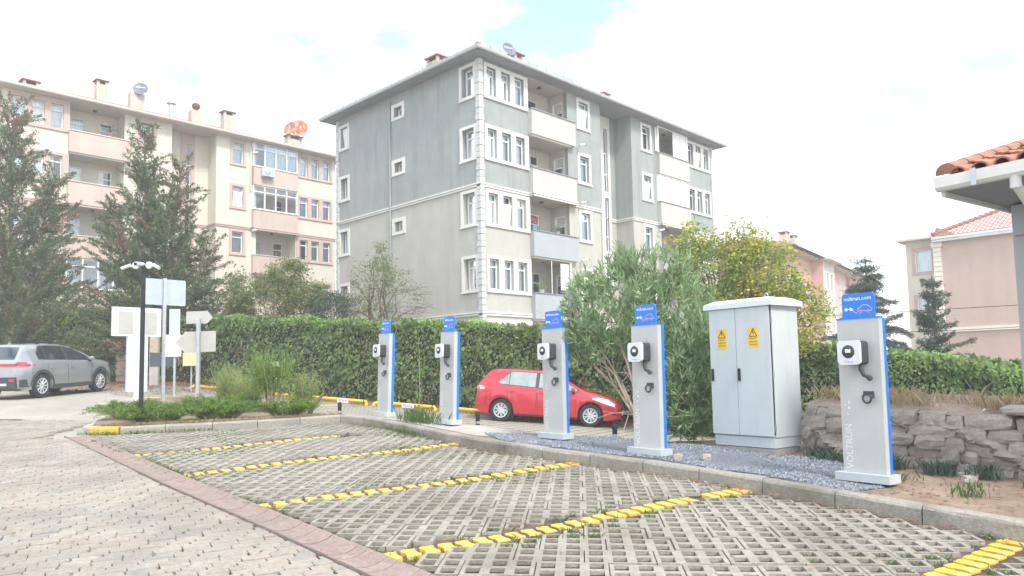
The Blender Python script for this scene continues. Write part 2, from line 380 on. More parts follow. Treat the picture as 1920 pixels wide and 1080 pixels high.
# far/road paver texture (only where single pavers can no longer be told apart)
def road_mat():
    m_ = mat('road_paving', (.44, .41, .36), .9, .12, 2.2, 0)
    t = m_.node_tree; N = t.nodes.new; L = t.links.new; p = P_(m_)
    g = N('ShaderNodeNewGeometry'); mpg = N('ShaderNodeMapping'); mpg.inputs['Rotation'].default_value = (0, 0, R(-58 + 90))
    L(g.outputs['Position'], mpg.inputs[0])
    b = N('ShaderNodeTexBrick'); b.inputs['Scale'].default_value = 1; b.inputs['Brick Width'].default_value = .2; b.inputs['Row Height'].default_value = .2
    b.inputs['Mortar Size'].default_value = .006; b.inputs['Color1'].default_value = (.345, .32, .275, 1); b.inputs['Color2'].default_value = (.375, .345, .295, 1); b.inputs['Mortar'].default_value = (.22, .20, .17, 1)
    L(mpg.outputs[0], b.inputs[0])
    n = N('ShaderNodeTexNoise'); n.inputs['Scale'].default_value = .8; n.inputs['Detail'].default_value = 7; L(g.outputs['Position'], n.inputs[0])
    r_ = N('ShaderNodeMapRange'); r_.inputs[1].default_value = .3; r_.inputs[2].default_value = .7; r_.inputs[3].default_value = .85; r_.inputs[4].default_value = 1.12; L(n.outputs[0], r_.inputs[0])
    mm = N('ShaderNodeVectorMath'); mm.operation = 'SCALE'; L(b.outputs[0], mm.inputs[0]); L(r_.outputs[0], mm.inputs['Scale'])
    L(mm.outputs[0], p.inputs['Base Color']); return m_
M['road'] = road_mat()
def lot_mat():
    """far parking row: ribs of concrete with dark joints"""
    m_ = mat('lot_paving', (.3, .3, .26), .92, .1, 3, 0)
    t = m_.node_tree; N = t.nodes.new; L = t.links.new; p = P_(m_)
    g = N('ShaderNodeNewGeometry'); mpg = N('ShaderNodeMapping'); mpg.inputs['Rotation'].default_value = (0, 0, R(35))
    L(g.outputs['Position'], mpg.inputs[0])
    b = N('ShaderNodeTexBrick'); b.offset = 0; b.inputs['Scale'].default_value = 1; b.inputs['Brick Width'].default_value = .34; b.inputs['Row Height'].default_value = .17
    b.inputs['Mortar Size'].default_value = .035; b.inputs['Mortar Smooth'].default_value = .2
    b.inputs['Color1'].default_value = (.36, .34, .29, 1); b.inputs['Color2'].default_value = (.41, .385, .33, 1); b.inputs['Mortar'].default_value = (.15, .14, .10, 1)
    L(mpg.outputs[0], b.inputs[0])
    n = N('ShaderNodeTexNoise'); n.inputs['Scale'].default_value = .9; n.inputs['Detail'].default_value = 8; n.inputs['Roughness'].default_value = .7; L(g.outputs['Position'], n.inputs[0])
    r_ = N('ShaderNodeValToRGB'); r_.color_ramp.elements[0].position = .55; r_.color_ramp.elements[1].position = .68; L(n.outputs[0], r_.inputs[0])
    mx = N('ShaderNodeMix'); mx.data_type = 'RGBA'; L(r_.outputs[0], mx.inputs[0]); L(b.outputs[0], mx.inputs[6]); mx.inputs[7].default_value = (.17, .19, .08, 1)
    L(mx.outputs[2], p.inputs['Base Color']); return m_
M['lot'] = lot_mat()

def gz(X, Y):
    z = H(X, np.minimum(Y, 31)) - .4
    z = z - 4 * sm(40, 160, Y) * sm(0, 60, X) - 3 * sm(80, 400, Y)
    return z
gx = np.concatenate([np.linspace(-900, -60, 15), np.linspace(-50, 60, 56), np.linspace(70, 900, 15)])
gy = np.concatenate([np.linspace(-200, -20, 8), np.linspace(-15, 60, 38), np.linspace(70, 1500, 24)])
sheet('ground', gx, gy, gz, M['earth'])
sheet('road', np.linspace(-40, 30, 71), np.concatenate([np.linspace(-12, 3, 9), np.linspace(4, 31, 55)]), lambda X, Y: H(X, Y) - .045, M['road'])
M['hillm'] = mat('hill', (.10, .16, .20), .95, .2, .01)
def hz(X, Y):
    return -8 + 34 * np.exp(-((Y - 900) / 130) ** 2) * (.75 + .3 * np.sin(X / 90.) + .15 * np.sin(X / 31. + 1))
sheet('hills', np.linspace(-500, 1100, 80), np.linspace(640, 1150, 16), hz, M['hillm'])

# hedge / far lot line
HD0, HD1 = V(-24, 34.53), V(14.5, 18.13)
hd = (HD1 - HD0) / np.linalg.norm(HD1 - HD0); hn = V(hd[1], -hd[0])      # hn points to the camera side
def hedge_pt(t, off=0): return HD0 + hd * t + hn * off
# far parking row: a sheet 5 m deep in front of the hedge, on the road
def strip(name, t0, t1, o0, o1, dz, material, nt_=60, no=6, parent=None, kind='structure'):
    v = []; f = []
    for i in range(nt_ + 1):
        for j in range(no + 1):
            p = hedge_pt(t0 + (t1 - t0) * i / nt_, o0 + (o1 - o0) * j / no); v.append((p[0], p[1], float(H(p[0], p[1])) - .045 + dz))
    for i in range(nt_):
        for j in range(no):
            a = i * (no + 1) + j; f.append((a, a + 1, a + no + 2, a + no + 1))
    me = bpy.data.meshes.new(name); me.from_pydata(v, [], f); me.materials.append(material); me.update()
    o = bpy.data.objects.new(name, me); COL.objects.link(o); tag(o, kind=kind); return o
strip('parking_row_paving', 0, 41.5, 1.0, 5.4, .006, M['lot'])
strip('leaf_litter_verge', 0, 41.5, -.6, 1.15, .012, M['leaf_litter'])

# ------------------------------------------------------------------ near paving: gutter, pavers, lattice blocks
road_o = bpy.data.objects['road']
NRM = Vector((-GA, -GB, 1)).normalized()
TILT = Vector((0, 0, 1)).rotation_difference(NRM).to_matrix().to_4x4()
def on_plane_mat(x, y, dz=0, rz=0, tx=0, ty=0):
    return Matrix.Translation((x, y, PL(x, y) + dz)) @ TILT @ Matrix.Rotation(rz, 4, 'Z') @ Matrix.Rotation(tx, 4, 'X') @ Matrix.Rotation(ty, 4, 'Y')
def xL(y): return np.interp(y, [1, 3, 5.18, 6.65, 8.72, 12.97, 14], [2.52, .82, -1.03, -2.28, -4.12, -7.62, -8.5])
def xR(y): return np.interp(y, [1, 3, 5.16, 5.87, 7.43, 9.35, 13.2, 14], [3.0, 1.28, -.58, -1.19, -2.55, -4.23, -7.55, -8.2])
def inst(name, me, mw, parent, label=None, kind=None):
    o = bpy.data.objects.new(name, me); COL.objects.link(o); o.matrix_world = mw
    if parent is not None: o.parent = parent
    if label: o['label'] = label
    if kind: o['kind'] = kind
    return o
def poly_mesh(name, poly, z0, z1, material, bev=.0035):
    mb = MB(); k = len(poly); c = np.mean(poly, 0)
    inner = [(p[0] + (c[0] - p[0]) * bev * 8, p[1] + (c[1] - p[1]) * bev * 8) for p in poly]
    n = 0
    mb.v = [(x, y, z0) for x, y in poly] + [(x, y, z1 - bev * 1.6) for x, y in poly] + [(x, y, z1) for x, y in inner]
    mb.f.append(tuple(2 * k + i for i in range(k)))
    for i in range(k):
        j = (i + 1) % k
        mb.f.append((i, j, k + j, k + i)); mb.f.append((k + i, k + j, 2 * k + j, 2 * k + i))
    return mb, poly
def mesh_of(mb, name, material):
    me = mb.mesh(name); me.materials.append(material); return me
def joined(name, meshes_mats, material, parent, kind='stuff'):
    """joins many transformed copies of small meshes into one object (numpy)"""
    vs = []; fs = []; off = 0; cache = {}
    for me, mw in meshes_mats:
        if me.name not in cache:
            a = np.empty(len(me.vertices) * 3, np.float32); me.vertices.foreach_get('co', a)
            cache[me.name] = (a.reshape(-1, 3), [tuple(p.vertices) for p in me.polygons])
        a, f = cache[me.name]; A = np.array(mw)
        vs.append(a @ A[:3, :3].T + A[:3, 3]); fs += [tuple(i + off for i in q) for q in f]; off += len(a)
    if not vs: return None
    me = bpy.data.meshes.new(name); me.from_pydata(np.concatenate(vs).tolist(), [], fs); me.materials.append(material); me.update()
    o = bpy.data.objects.new(name, me); COL.objects.link(o); o.parent = parent; tag(o, kind=kind); return o

# interlocking pavers of the drive
az = R(31); ec = V(-math.sin(az), math.cos(az)); er = V(math.cos(az), math.sin(az))
PW, PH, ST, GP = .205, .20, .075, .004
pms = []
for q in range(3):
    j = lambda: random.uniform(-.002, .002)
    sx = ST + (q - 1) * .006
    poly = [(GP, GP * 1.9), (PW - GP, GP * 1.9), (PW - GP + .004, PH * .42), (PW + sx * .5, PH * .5 + GP), (PW + sx - GP, PH * .56), (PW + sx - GP, PH - GP * 1.5), (sx + GP, PH - GP * 1.5), (sx + GP + .003, PH * .56 + .008), (sx * .5, PH * .5 + GP * 2), (GP, PH * .44)]
    poly = [(x + j(), y + j()) for x, y in poly]
    mb, _ = poly_mesh('paver', poly, -.044, 0, None); pms.append(mesh_of(mb, 'paver', M['paver']))
cand = []
for a in range(-60, 130):
    for b in range(-40, 110):
        off = (a * ST + (b % 2) * .03)
        p = er * (b * PW + (a % 2) * (PW * .5 + .02)) + ec * a * PH
        x, y = p
        if y < 3.6 or y > 16.6: continue
        cxy = p + er * .13 + ec * .1
        if cxy[0] > xL(cxy[1]) + .10 or cxy[0] > -6.9 and cxy[1] > 12.95 and cxy[0] > xL(12.9): continue
        if y > 12.9 and cxy[0] > -8.35 - (y - 13) * .27: continue
        if x < -.73 * y - 2.2: continue
        vis = x > -.70 * y - .6
        cand.append(((0 if vis else 1), math.hypot(x, y), x, y, random.choice(pms)))
cand.sort(key=lambda c: (c[0], c[1]))
rest = []
def clip_paver(x, y, me):
    """cuts a paver along the gutter's edge; None when it does not reach it"""
    k = (len(me.vertices)) // 3; P = [me.vertices[2 * k - k + i].co for i in range(k)]
    Wd_ = [V(x, y) + er * p[0] + ec * p[1] for p in P]
    f = lambda p: float(xL(p[1])) - .012 - p[0]
    if all(f(p) > 0 for p in Wd_): return None
    out_ = []
    for a, b in zip(Wd_, Wd_[1:] + Wd_[:1]):
        fa, fb = f(a), f(b)
        if fa > 0: out_.append(a)
        if (fa > 0) != (fb > 0): out_.append(a + (b - a) * fa / (fa - fb))
    if len(out_) < 3: return False
    ar = abs(sum(a[0] * b[1] - a[1] * b[0] for a, b in zip(out_, out_[1:] + out_[:1]))) / 2
    if ar < .0012: return False
    c = np.mean(out_, 0); mb, _ = poly_mesh('paver', [tuple(p - c) for p in out_], -.05, 0, None)
    mb.v = [(a, b, z + GA * a + GB * b) for a, b, z in mb.v]
    return c, mesh_of(mb, 'paver', M['paver'])
for i, (vv, d_, x, y, me) in enumerate(cand):
    cl = clip_paver(x, y, me)
    if cl is False: continue
    if cl is not None:
        c, m2 = cl; inst('paver', m2, Matrix.Translation((c[0], c[1], float(H(*c)) + random.uniform(-.004, .002))), road_o); continue
    mw = Matrix.Translation((x, y, float(H(x, y)) + random.uniform(-.004, .003))) @ TILT @ Matrix.Rotation(math.atan2(er[1], er[0]), 4, 'Z') @ Matrix.Rotation(random.uniform(-.012, .012), 4, 'X') @ Matrix.Rotation(random.uniform(-.012, .012), 4, 'Y')
    if i < 300: inst('paver', me, mw, road_o)
    else: rest.append((me, mw))
joined('paver_field', rest, M['paver'], road_o)

# gutter of dished red blocks
gut = bpy.data.objects.new('gutter', None); COL.objects.link(gut); tag(gut, kind='structure')
mb = MB(); W_ = .32; prof = [(-W_ / 2, -.05), (-W_ / 2, .004), (-.11, -.022), (-.04, -.040), (.04, -.041), (.11, -.024), (W_ / 2, .004), (W_ / 2, -.05)]
Lb = .142
for (a, b), (c, d) in zip(prof[:-1], prof[1:]):
    mb.face([(0, a, b), (Lb - .007, a, b), (Lb - .007, c, d), (0, c, d)])
mb.face([(0, a, b) for a, b in prof]); mb.face([(Lb - .007, a, b) for a, b in reversed(prof)])
gme = mesh_of(mb, 'gutter_block', M['gutter'])
y = 3.0; k = 0
while y < 13.35:
    x = (xL(y) + xR(y)) / 2; y2 = y + .1; x2 = (xL(y2) + xR(y2)) / 2
    an = math.atan2(y2 - y, x2 - x)
    inst('gutter_block', gme, on_plane_mat(x, y, random.uniform(-.002, .003) + .013, an + random.uniform(-.01, .01)), gut)
    y += Lb * math.sin(an); k += 1

# parking bays: soil, lattice blocks, yellow line pieces
KB = [(5.75, 3.2), (3.85, 5.9), (2.40, 7.95), (1.55, 8.98), (.24, 10.25), (-.8, 11.55), (-2.3, 13.8), (-2.8, 14.5), (-3.5, 15.1), (-5.2, 14.15), (-7.1, 13.5), (-7.75, 13.55)]
bay_poly = [(xL(y), y) for y in (2.2, 4, 6, 8, 10, 12, 13.4)] + [(a, b) for a, b in reversed(KB)] + [(6.4, 2.2)]
def inpoly(x, y, P):
    c = False; j = len(P) - 1
    for i in range(len(P)):
        if (P[i][1] > y) != (P[j][1] > y) and x < (P[j][0] - P[i][0]) * (y - P[i][1]) / (P[j][1] - P[i][1]) + P[i][0]: c = not c
        j = i
    return c
def ngon(name, poly, dz, material, kind='structure', parent=None, zf=PL):
    me = bpy.data.meshes.new(name); me.from_pydata([(x, y, zf(x, y) + dz) for x, y in poly], [], [tuple(range(len(poly)))])
    me.materials.append(material); me.update()
    o = bpy.data.objects.new(name, me); COL.objects.link(o); o.parent = parent
    if kind: tag(o, kind=kind)
    return o
bays = ngon('parking_bay_soil', bay_poly, -.036, M['soil'])
YL = [((-5.60, 10.95), (-2.75, 13.1)), ((-4.15, 9.3), (-.9, 11.75)), ((-2.55, 7.42), (.92, 9.82)), ((-1.0, 5.62), (2.42, 7.98)), ((.95, 3.55), (4.0, 6.02))]
def dist_line(x, y):
    best = 9
    for (a, b), (c, d) in YL:
        dx, dy = c - a, d - b; l = math.hypot(dx, dy); t = ((x - a) * dx + (y - b) * dy) / l
        if -.3 < t < l + .1: best = min(best, abs((x - a) * dy - (y - b) * dx) / l)
    return best
CS = .17; laz = R(-5); l1 = V(math.cos(laz), math.sin(laz)); l2 = V(-math.sin(laz), math.cos(laz))
BW = .031
def cell_block(nx, ny, name='lattice_block'):
    mb = MB(); P = lambda a, b, c: (a, b, c); g = .004
    holes = [(i * CS + BW * 1.1, j * CS + BW * .82, (i + 1) * CS - BW * 1.1, (j + 1) * CS - BW * .82) for i in range(nx) for j in range(ny)]
    mb.plate(P, (g, g, nx * CS - g, ny * CS - g), holes, 0, -.030, -.04)
    return mesh_of(mb, name, M['lattice'])
bm32 = cell_block(3, 2); bm11 = cell_block(1, 1)
cells = {}
for i in range(-60, 60):
    for j in range(0, 95):
        p = l1 * (i + .5) * CS + l2 * (j + .5) * CS; x, y = p
        if y < 2.6 or not inpoly(x, y, bay_poly): continue
        if x < xR(y) + .10: continue
        kd = min(abs((x - a) * (d - b) - (y - b) * (c - a)) / math.hypot(c - a, d - b) for (a, b), (c, d) in zip(KB[:-1], KB[1:]) if min(a, c) - .2 < x < max(a, c) + .2 and min(b, d) - .2 < y < max(b, d) + .2) if any(min(a, c) - .2 < x < max(a, c) + .2 and min(b, d) - .2 < y < max(b, d) + .2 for (a, b), (c, d) in zip(KB[:-1], KB[1:])) else 9
        if kd < .09 or dist_line(x, y) < .165: continue
        cells[(i, j)] = (x, y)
done = set(); blocks = []; singles = []
for j in range(0, 95, 2):
    for i in range(-60 + (j // 2 % 2) * 1, 60, 3):
        q = [(i + a, j + b) for a in range(3) for b in range(2)]
        if all(c in cells for c in q): blocks.append((i, j)); done.update(q)
for c in cells:
    if c not in done: singles.append(c)
def und(x, y): return .010 * math.sin(x * 1.9 + y * .7) + .008 * math.sin(y * 2.7 - x)
def cpos(i, j): p = l1 * i * CS + l2 * j * CS; return p
blocks.sort(key=lambda b: math.hypot(*cpos(*b)))
rest = []
for k, (i, j) in enumerate(blocks):
    p = cpos(i, j); mw = on_plane_mat(p[0], p[1], und(*p) + random.uniform(-.003, .003), laz, random.uniform(-.012, .012), random.uniform(-.012, .012))
    if k < 296: inst('lattice_block', bm32, mw, bays)
    else: rest.append((bm32, mw))
for (i, j) in singles:
    p = cpos(i, j); rest.append((bm11, on_plane_mat(p[0], p[1], und(*p) + random.uniform(-.004, .003), laz)))
joined('lattice_field', rest, M['lattice'], bays)
# yellow line pieces: short S-shaped blocks laid side by side
yp = [(-.074, -.082), (-.03, -.096), (.040, -.103), (.056, -.06), (.046, -.02), (.054, .04), (.074, .080), (.03, .096), (-.040, .103), (-.055, .06), (-.045, .02), (-.054, -.04)]
mb, _ = poly_mesh('line_block', yp, -.04, -.009, None, .002); yme = mesh_of(mb, 'line_block', M['yellow'])
for li, ((a, b), (c, d)) in enumerate(YL):
    l = math.hypot(c - a, d - b); n = int(l / .158); an = math.atan2(d - b, c - a)
    for q in range(n):
        if li == 0 and q > n - 3: continue
        t = (q + .5) / n; x, y = a + (c - a) * t, b + (d - b) * t
        if random.random() < .02: continue
        inst('line_block', yme, on_plane_mat(x, y, und(x, y) + random.uniform(-.003, .002), an + random.uniform(-.05, .05)), bays, label='yellow painted block of a bay line')
# kerb stones round the planted island
kerb = bpy.data.objects.new('kerb', None); COL.objects.link(kerb); tag(kerb, kind='structure')
def resample(P, step):
    P = [np.array(p, float) for p in P]; out_ = [P[0]]; acc = 0
    for a, b in zip(P[:-1], P[1:]):
        l = np.linalg.norm(b - a); d = step - acc
        while d <= l: out_.append(a + (b - a) * d / l); d += step
        acc = l - (d - step)
    out_.append(P[-1]); return out_
def kerb_run(pts, step, side, material, hgt=.13, wid=.15, label=None, name='kerb_stone'):
    q = resample(pts, step)
    for a, b in zip(q[:-1], q[1:]):
        d = b - a; l = np.linalg.norm(d)
        if l < .12: continue
        mb = MB(); s = side; pr = [(0, -.12), (0, hgt - .03), (s * .012, hgt - .008), (s * .03, hgt), (s * wid, hgt - .002), (s * wid, -.12)]
        g = .006; k = 4
        xs = [g + (l - 2 * g) * i / k for i in range(k + 1)]
        jit = [[(random.uniform(-.004, .004), random.uniform(-.004, .003)) if 0 < jj < 5 else (0, 0) for jj in range(6)] for _ in xs]
        for i in range(k):
            for jj in range(5):
                A = pr[jj]; B = pr[jj + 1]
                mb.face([(xs[i], A[0] + jit[i][jj][0], A[1] + jit[i][jj][1]), (xs[i + 1], A[0] + jit[i + 1][jj][0], A[1] + jit[i + 1][jj][1]), (xs[i + 1], B[0] + jit[i + 1][jj + 1][0], B[1] + jit[i + 1][jj + 1][1]), (xs[i], B[0] + jit[i][jj + 1][0], B[1] + jit[i][jj + 1][1])])
        mb.face([(xs[0], p[0] + jj_[0], p[1] + jj_[1]) for p, jj_ in zip(pr, jit[0])]); mb.face([(xs[-1], p[0] + jj_[0], p[1] + jj_[1]) for p, jj_ in zip(pr, jit[-1])])
        o = mb.build(name, material, kerb, label=label)
        o.matrix_world = on_plane_mat(a[0], a[1], random.uniform(-.004, .004), math.atan2(d[1], d[0]) + random.uniform(-.004, .004))
kerb_run(KB[:9], .8, -1, M['kerbm'])
kerb_run([(-3.5, 15.1), (-5.2, 14.15), (-7.08, 13.5)], .8, -1, M['kerbm'])
kerb_run([(-7.10, 13.49), (-7.45, 13.47), (-7.68, 13.53)], .36, -1, M['ykerb'], label='worn yellow painted kerb stone at the tip of the island')
kerb_run([(-7.70, 13.54), (-7.9, 13.75), (-8.0, 14.1)], .3, -1, M['pale'])
kerb_run([(-8.0, 14.1), (-8.5, 15.3), (-9.2, 17.5), (-10.2, 20.5)], .8, -1, M['pale'], hgt=.11)

ISL = [(5.75, 3.25), (3.95, 5.95), (2.5, 8.0), (1.65, 9.05), (.34, 10.3), (-.7, 11.6), (-2.2, 13.85), (-2.72, 14.55), (-3.48, 15.2), (-5.2, 14.28), (-7.05, 13.62), (-7.7, 13.66), (-7.95, 14.1), (-8.4, 15.3), (-9.1, 17.5), (-10.1, 20.5), (-9.6, 22.2), (-7.4, 20.2), (-5.6, 17.4), (-4.4, 15.95), (-3.5, 15.45), (-.55, 13.1), (.35, 11.95), (1.6, 11.15), (2.1, 10.75), (3.2, 10.9), (4.6, 10.6), (6.5, 9.6), (9, 6.5), (8.5, 3.0)]
mb = MB(); mb.face([(x, y, PL(x, y) + .112) for x, y in ISL])
for a, b in zip(ISL, ISL[1:] + ISL[:1]): mb.face([(a[0], a[1], PL(*a) + .112), (a[0], a[1], PL(*a) - .7), (b[0], b[1], PL(*b) - .7), (b[0], b[1], PL(*b) + .112)])
isl = mb.build('planted_island_soil', M['earth']); tag(isl, kind='structure')
pad = ngon('concrete_strip', [(-.62, 11.7), (-2.1, 13.95), (-2.7, 14.68), (-3.47, 15.35), (-4.2, 15.75), (-3.5, 15.43), (-.58, 13.05), (.3, 11.93), (.25, 11.2)], .118, M['pale'])

# ------------------------------------------------------------------ grass, gravel
def blades(name, pts, mat_, hgt=(.04, .10), wid=.006, lean=.6, parent=None, per=1):
    pts = np.repeat(np.asarray(pts, float), per, 0); K = len(pts)
    h = RNG.uniform(*hgt, K); a = RNG.uniform(0, 2 * np.pi, K); ln = RNG.uniform(0, lean, K) * h
    w = wid * RNG.uniform(.7, 1.4, K)
    ca, sa = np.cos(a), np.sin(a); b = RNG.uniform(0, 2 * np.pi, K)
    p = pts; q = np.zeros((K, 4, 3))
    q[:, 0] = p + np.stack([ca * w, sa * w, 0 * w], 1); q[:, 1] = p - np.stack([ca * w, sa * w, 0 * w], 1)
    mid = p + np.stack([np.cos(b) * ln * .4, np.sin(b) * ln * .4, h * .6], 1)
    q[:, 2] = mid - np.stack([ca * w, sa * w, 0 * w], 1) * .7
    q[:, 3] = p + np.stack([np.cos(b) * ln, np.sin(b) * ln, h], 1)
    o = quads_obj(name, q, mat_, parent); tag(o, kind='stuff'); return o
def vnoise(x, y, s, seed=0):
    x = np.asarray(x) * s + seed * 17.3; y = np.asarray(y) * s - seed * 9.1
    return .5 + .25 * np.sin(x * 1.7 + 1.3 * np.sin(y * 1.1)) + .25 * np.sin(y * 2.3 + 1.7 * np.sin(x * .9 + 2))
gp = []
for (i, j), (x, y) in cells.items():
    v = float(vnoise(x, y, 1.3)) + .35 * float(vnoise(x, y, 4, 3)) + random.uniform(-.15, .15)
    far = y > 9.5 or x < -2.5
    if v > (.70 if far else .90):
        n = random.randint(6, 24)
        for _ in range(n): gp.append((x + random.uniform(-.055, .055), y + random.uniform(-.055, .055), PL(x, y) - .042))
for (a, b), (c, d) in YL:
    for q in range(34):
        t = random.random(); s = random.choice((-1, 1)) * random.uniform(.12, .2); l = math.hypot(c - a, d - b)
        x, y = a + (c - a) * t - (d - b) / l * s, b + (d - b) * t + (c - a) / l * s
        for _ in range(9): gp.append((x + random.gauss(0, .03), y + random.gauss(0, .03), PL(x, y) - .042))
for q in range(260):
    y = random.uniform(3.5, 13); x = xR(y) + random.uniform(.02, .09)
    if vnoise(x, y, 1.8, 5) > .45:
        for _ in range(14): gp.append((x + random.gauss(0, .03), y + random.gauss(0, .03), PL(x, y) - .042))
blades('grass_in_paving', gp, M['l_grass'], (.035, .065), .005, 1.3)
# grass tufts at the kerb
gp = []
for q in range(500):
    x = random.gauss(-1.9, .3); y = 13.35 - (x + 1.9) * 1.35 + random.gauss(0, .1) - .22; gp.append((x, y, PL(x, y) + .0))
for q in range(420):
    x = random.uniform(-7.8, -5.6); y = np.interp(x, [-7.75, -7.1, -5.2], [13.5, 13.45, 14.1]) - abs(random.gauss(.03, .05)); gp.append((x, y, PL(x, y)))
blades('kerb_grass', gp, M['l_grass'], (.02, .08), .005, .8)
gp = []
for q in range(420):
    x = random.gauss(-1.75, .22); y = random.gauss(13.75, .16) - (x + 1.75) * .9; gp.append((x, y, PL(x, y) + .11))
blades('tall_grass', gp, M['l_grass'], (.08, .30), .004, .6)
# fallen brown leaves at the kerb foot
def flat_leaves(name, pts, size, mat_, parent=None):
    p = np.asarray(pts, float); K = len(p); a = RNG.uniform(0, 6.28, K); s = size * RNG.uniform(.6, 1.4, K)
    q = np.zeros((K, 4, 3)); tz = RNG.uniform(-.5, .5, (K, 2))
    for i, (u, w) in enumerate(((-1, 0), (0, -.5), (1, 0), (0, .5))):
        dx, dy = (u * np.cos(a) - w * np.sin(a)) * s, (u * np.sin(a) + w * np.cos(a)) * s
        q[:, i] = p + np.stack([dx, dy, .006 + np.abs(dx * tz[:, 0] + dy * tz[:, 1])], 1)
    o = quads_obj(name, q, mat_, parent); tag(o, kind='stuff'); return o
pts = []
for _ in range(260):
    x = random.gauss(-3.3, .4); y = 14.85 - abs(x + 3.4) * .75 + random.gauss(0, .12); pts.append((x, y, PL(x, y) + .006))
for _ in range(1100):
    t = random.random() * .86; k = t * 6; i = min(int(k), 5); a, b = KB[i], KB[i + 1]; f = k - i
    x = a[0] + (b[0] - a[0]) * f - abs(random.gauss(0, .14)) * .7 - .02; y = a[1] + (b[1] - a[1]) * f - abs(random.gauss(0, .12)) * .5; pts.append((x, y, PL(x, y) + .004))
M['l_litter'] = leafmat('litter', [(.20, .09, .05), (.32, .15, .08), (.14, .09, .06), (.38, .26, .15)], .1, .8)
for _ in range(700):
    y = random.uniform(4.5, 15); x = random.uniform(-.72 * y - 1, 4); pts.append((x, y, float(H(x, y)) + .002))
flat_leaves('fallen_leaves', pts, .018, M['l_litter'])
pts = []
for _ in range(9000):
    t = random.uniform(0, 40); o_ = random.gauss(.55, .5); p = hedge_pt(t, o_); pts.append((p[0], p[1], float(H(*p)) - .02))
for _ in range(2600):
    p = V(random.gauss(-14, 2.0), random.gauss(27.5, 1.3)); pts.append((p[0], p[1], float(H(*p)) - .03))
flat_leaves('leaf_litter', pts, .05, M['l_litter'])

GRV = [(-.5, 11.9), (.2, 11.9), (1.55, 11.1), (2.05, 10.7), (2.7, 10.0), (3.25, 9.35), (3.72, 8.9), (3.80, 8.0), (3.55, 7.3), (3.15, 7.15), (2.52, 8.12), (1.70, 9.15), (.40, 10.38), (-.2, 11.1)]
tet = [(1, 0, -.5), (-.5, .87, -.5), (-.5, -.87, -.5), (.2, .1, .8)]
gv = []
xs_ = [p[0] for p in GRV]; ys_ = [p[1] for p in GRV]
while len(gv) < 15000:
    x, y = random.uniform(min(xs_), max(xs_)), random.uniform(min(ys_), max(ys_))
    if inpoly(x, y, GRV): gv.append((x, y, PL(x, y) + .117 + random.uniform(0, .012) + .02 * math.sin(x * 3) * math.sin(y * 2.6)))
gv = np.array(gv); K = len(gv); s = RNG.uniform(.007, .019, K); a = RNG.uniform(0, 6.28, K)
T = np.array(tet); q = np.zeros((K, 4, 3))
for i in range(4):
    q[:, i, 0] = (T[i, 0] * np.cos(a) - T[i, 1] * np.sin(a)) * s; q[:, i, 1] = (T[i, 0] * np.sin(a) + T[i, 1] * np.cos(a)) * s; q[:, i, 2] = T[i, 2] * s * RNG.uniform(.6, 1.2, K)
q += gv[:, None, :]
vv = q.reshape(-1, 3); ff = []
for i in range(K): b = i * 4; ff += [(b, b + 1, b + 3), (b + 1, b + 2, b + 3), (b + 2, b, b + 3)]
me = bpy.data.meshes.new('gravel'); me.from_pydata(vv.tolist(), [], ff); me.materials.append(M['gravel']); me.update()
o = bpy.data.objects.new('gravel', me); COL.objects.link(o); tag(o, kind='stuff')
M['gravelbed'] = mat('gravel_bed', (.17, .19, .21), .95, .4, 30, .8, 60)
ngon('gravel_bed', GRV, .119, M['gravelbed'])

# manhole covers
for (x, y, r_, lab) in ((-9.25, 16.55, .52, 'round dark iron manhole cover beside the tip of the planted island'), (-11.62, 16.95, .52, 'round dark iron manhole cover at the left edge of the drive')):
    t = thing('manhole_cover', lab, 'manhole cover', (x, y, float(H(x, y)) - .028), 0, 'manhole covers in the drive')
    MB().lathe((0, 0, 0), [(r_ * .84, -.02), (r_ * .84, .012), (r_ * .82, .014)], 28).build('lid', M['manhole'], t, smooth=True)
    mb = MB(); 
    for k in range(28):
        a, b = 2 * math.pi * k / 28, 2 * math.pi * (k + 1) / 28
        mb.face([(math.cos(a) * r_ * .86, math.sin(a) * r_ * .86, .018), (math.cos(a) * r_, math.sin(a) * r_, .014), (math.cos(b) * r_, math.sin(b) * r_, .014), (math.cos(b) * r_ * .86, math.sin(b) * r_ * .86, .018)])
    mb.build('rim', M['conc2'], t)

# ------------------------------------------------------------------ apartment buildings
def Pf(a, b, c): return (a, -c, b)            # front face: a along x, b up, c outwards
def Pl(a, b, c): return (-c, a, b)            # side face at x=0: a along y
def mkP(ox, oy, ax, ay, nx, ny): return lambda a, b, c: (ox + ax * a + nx * c, oy + ay * a + ny * c, b)

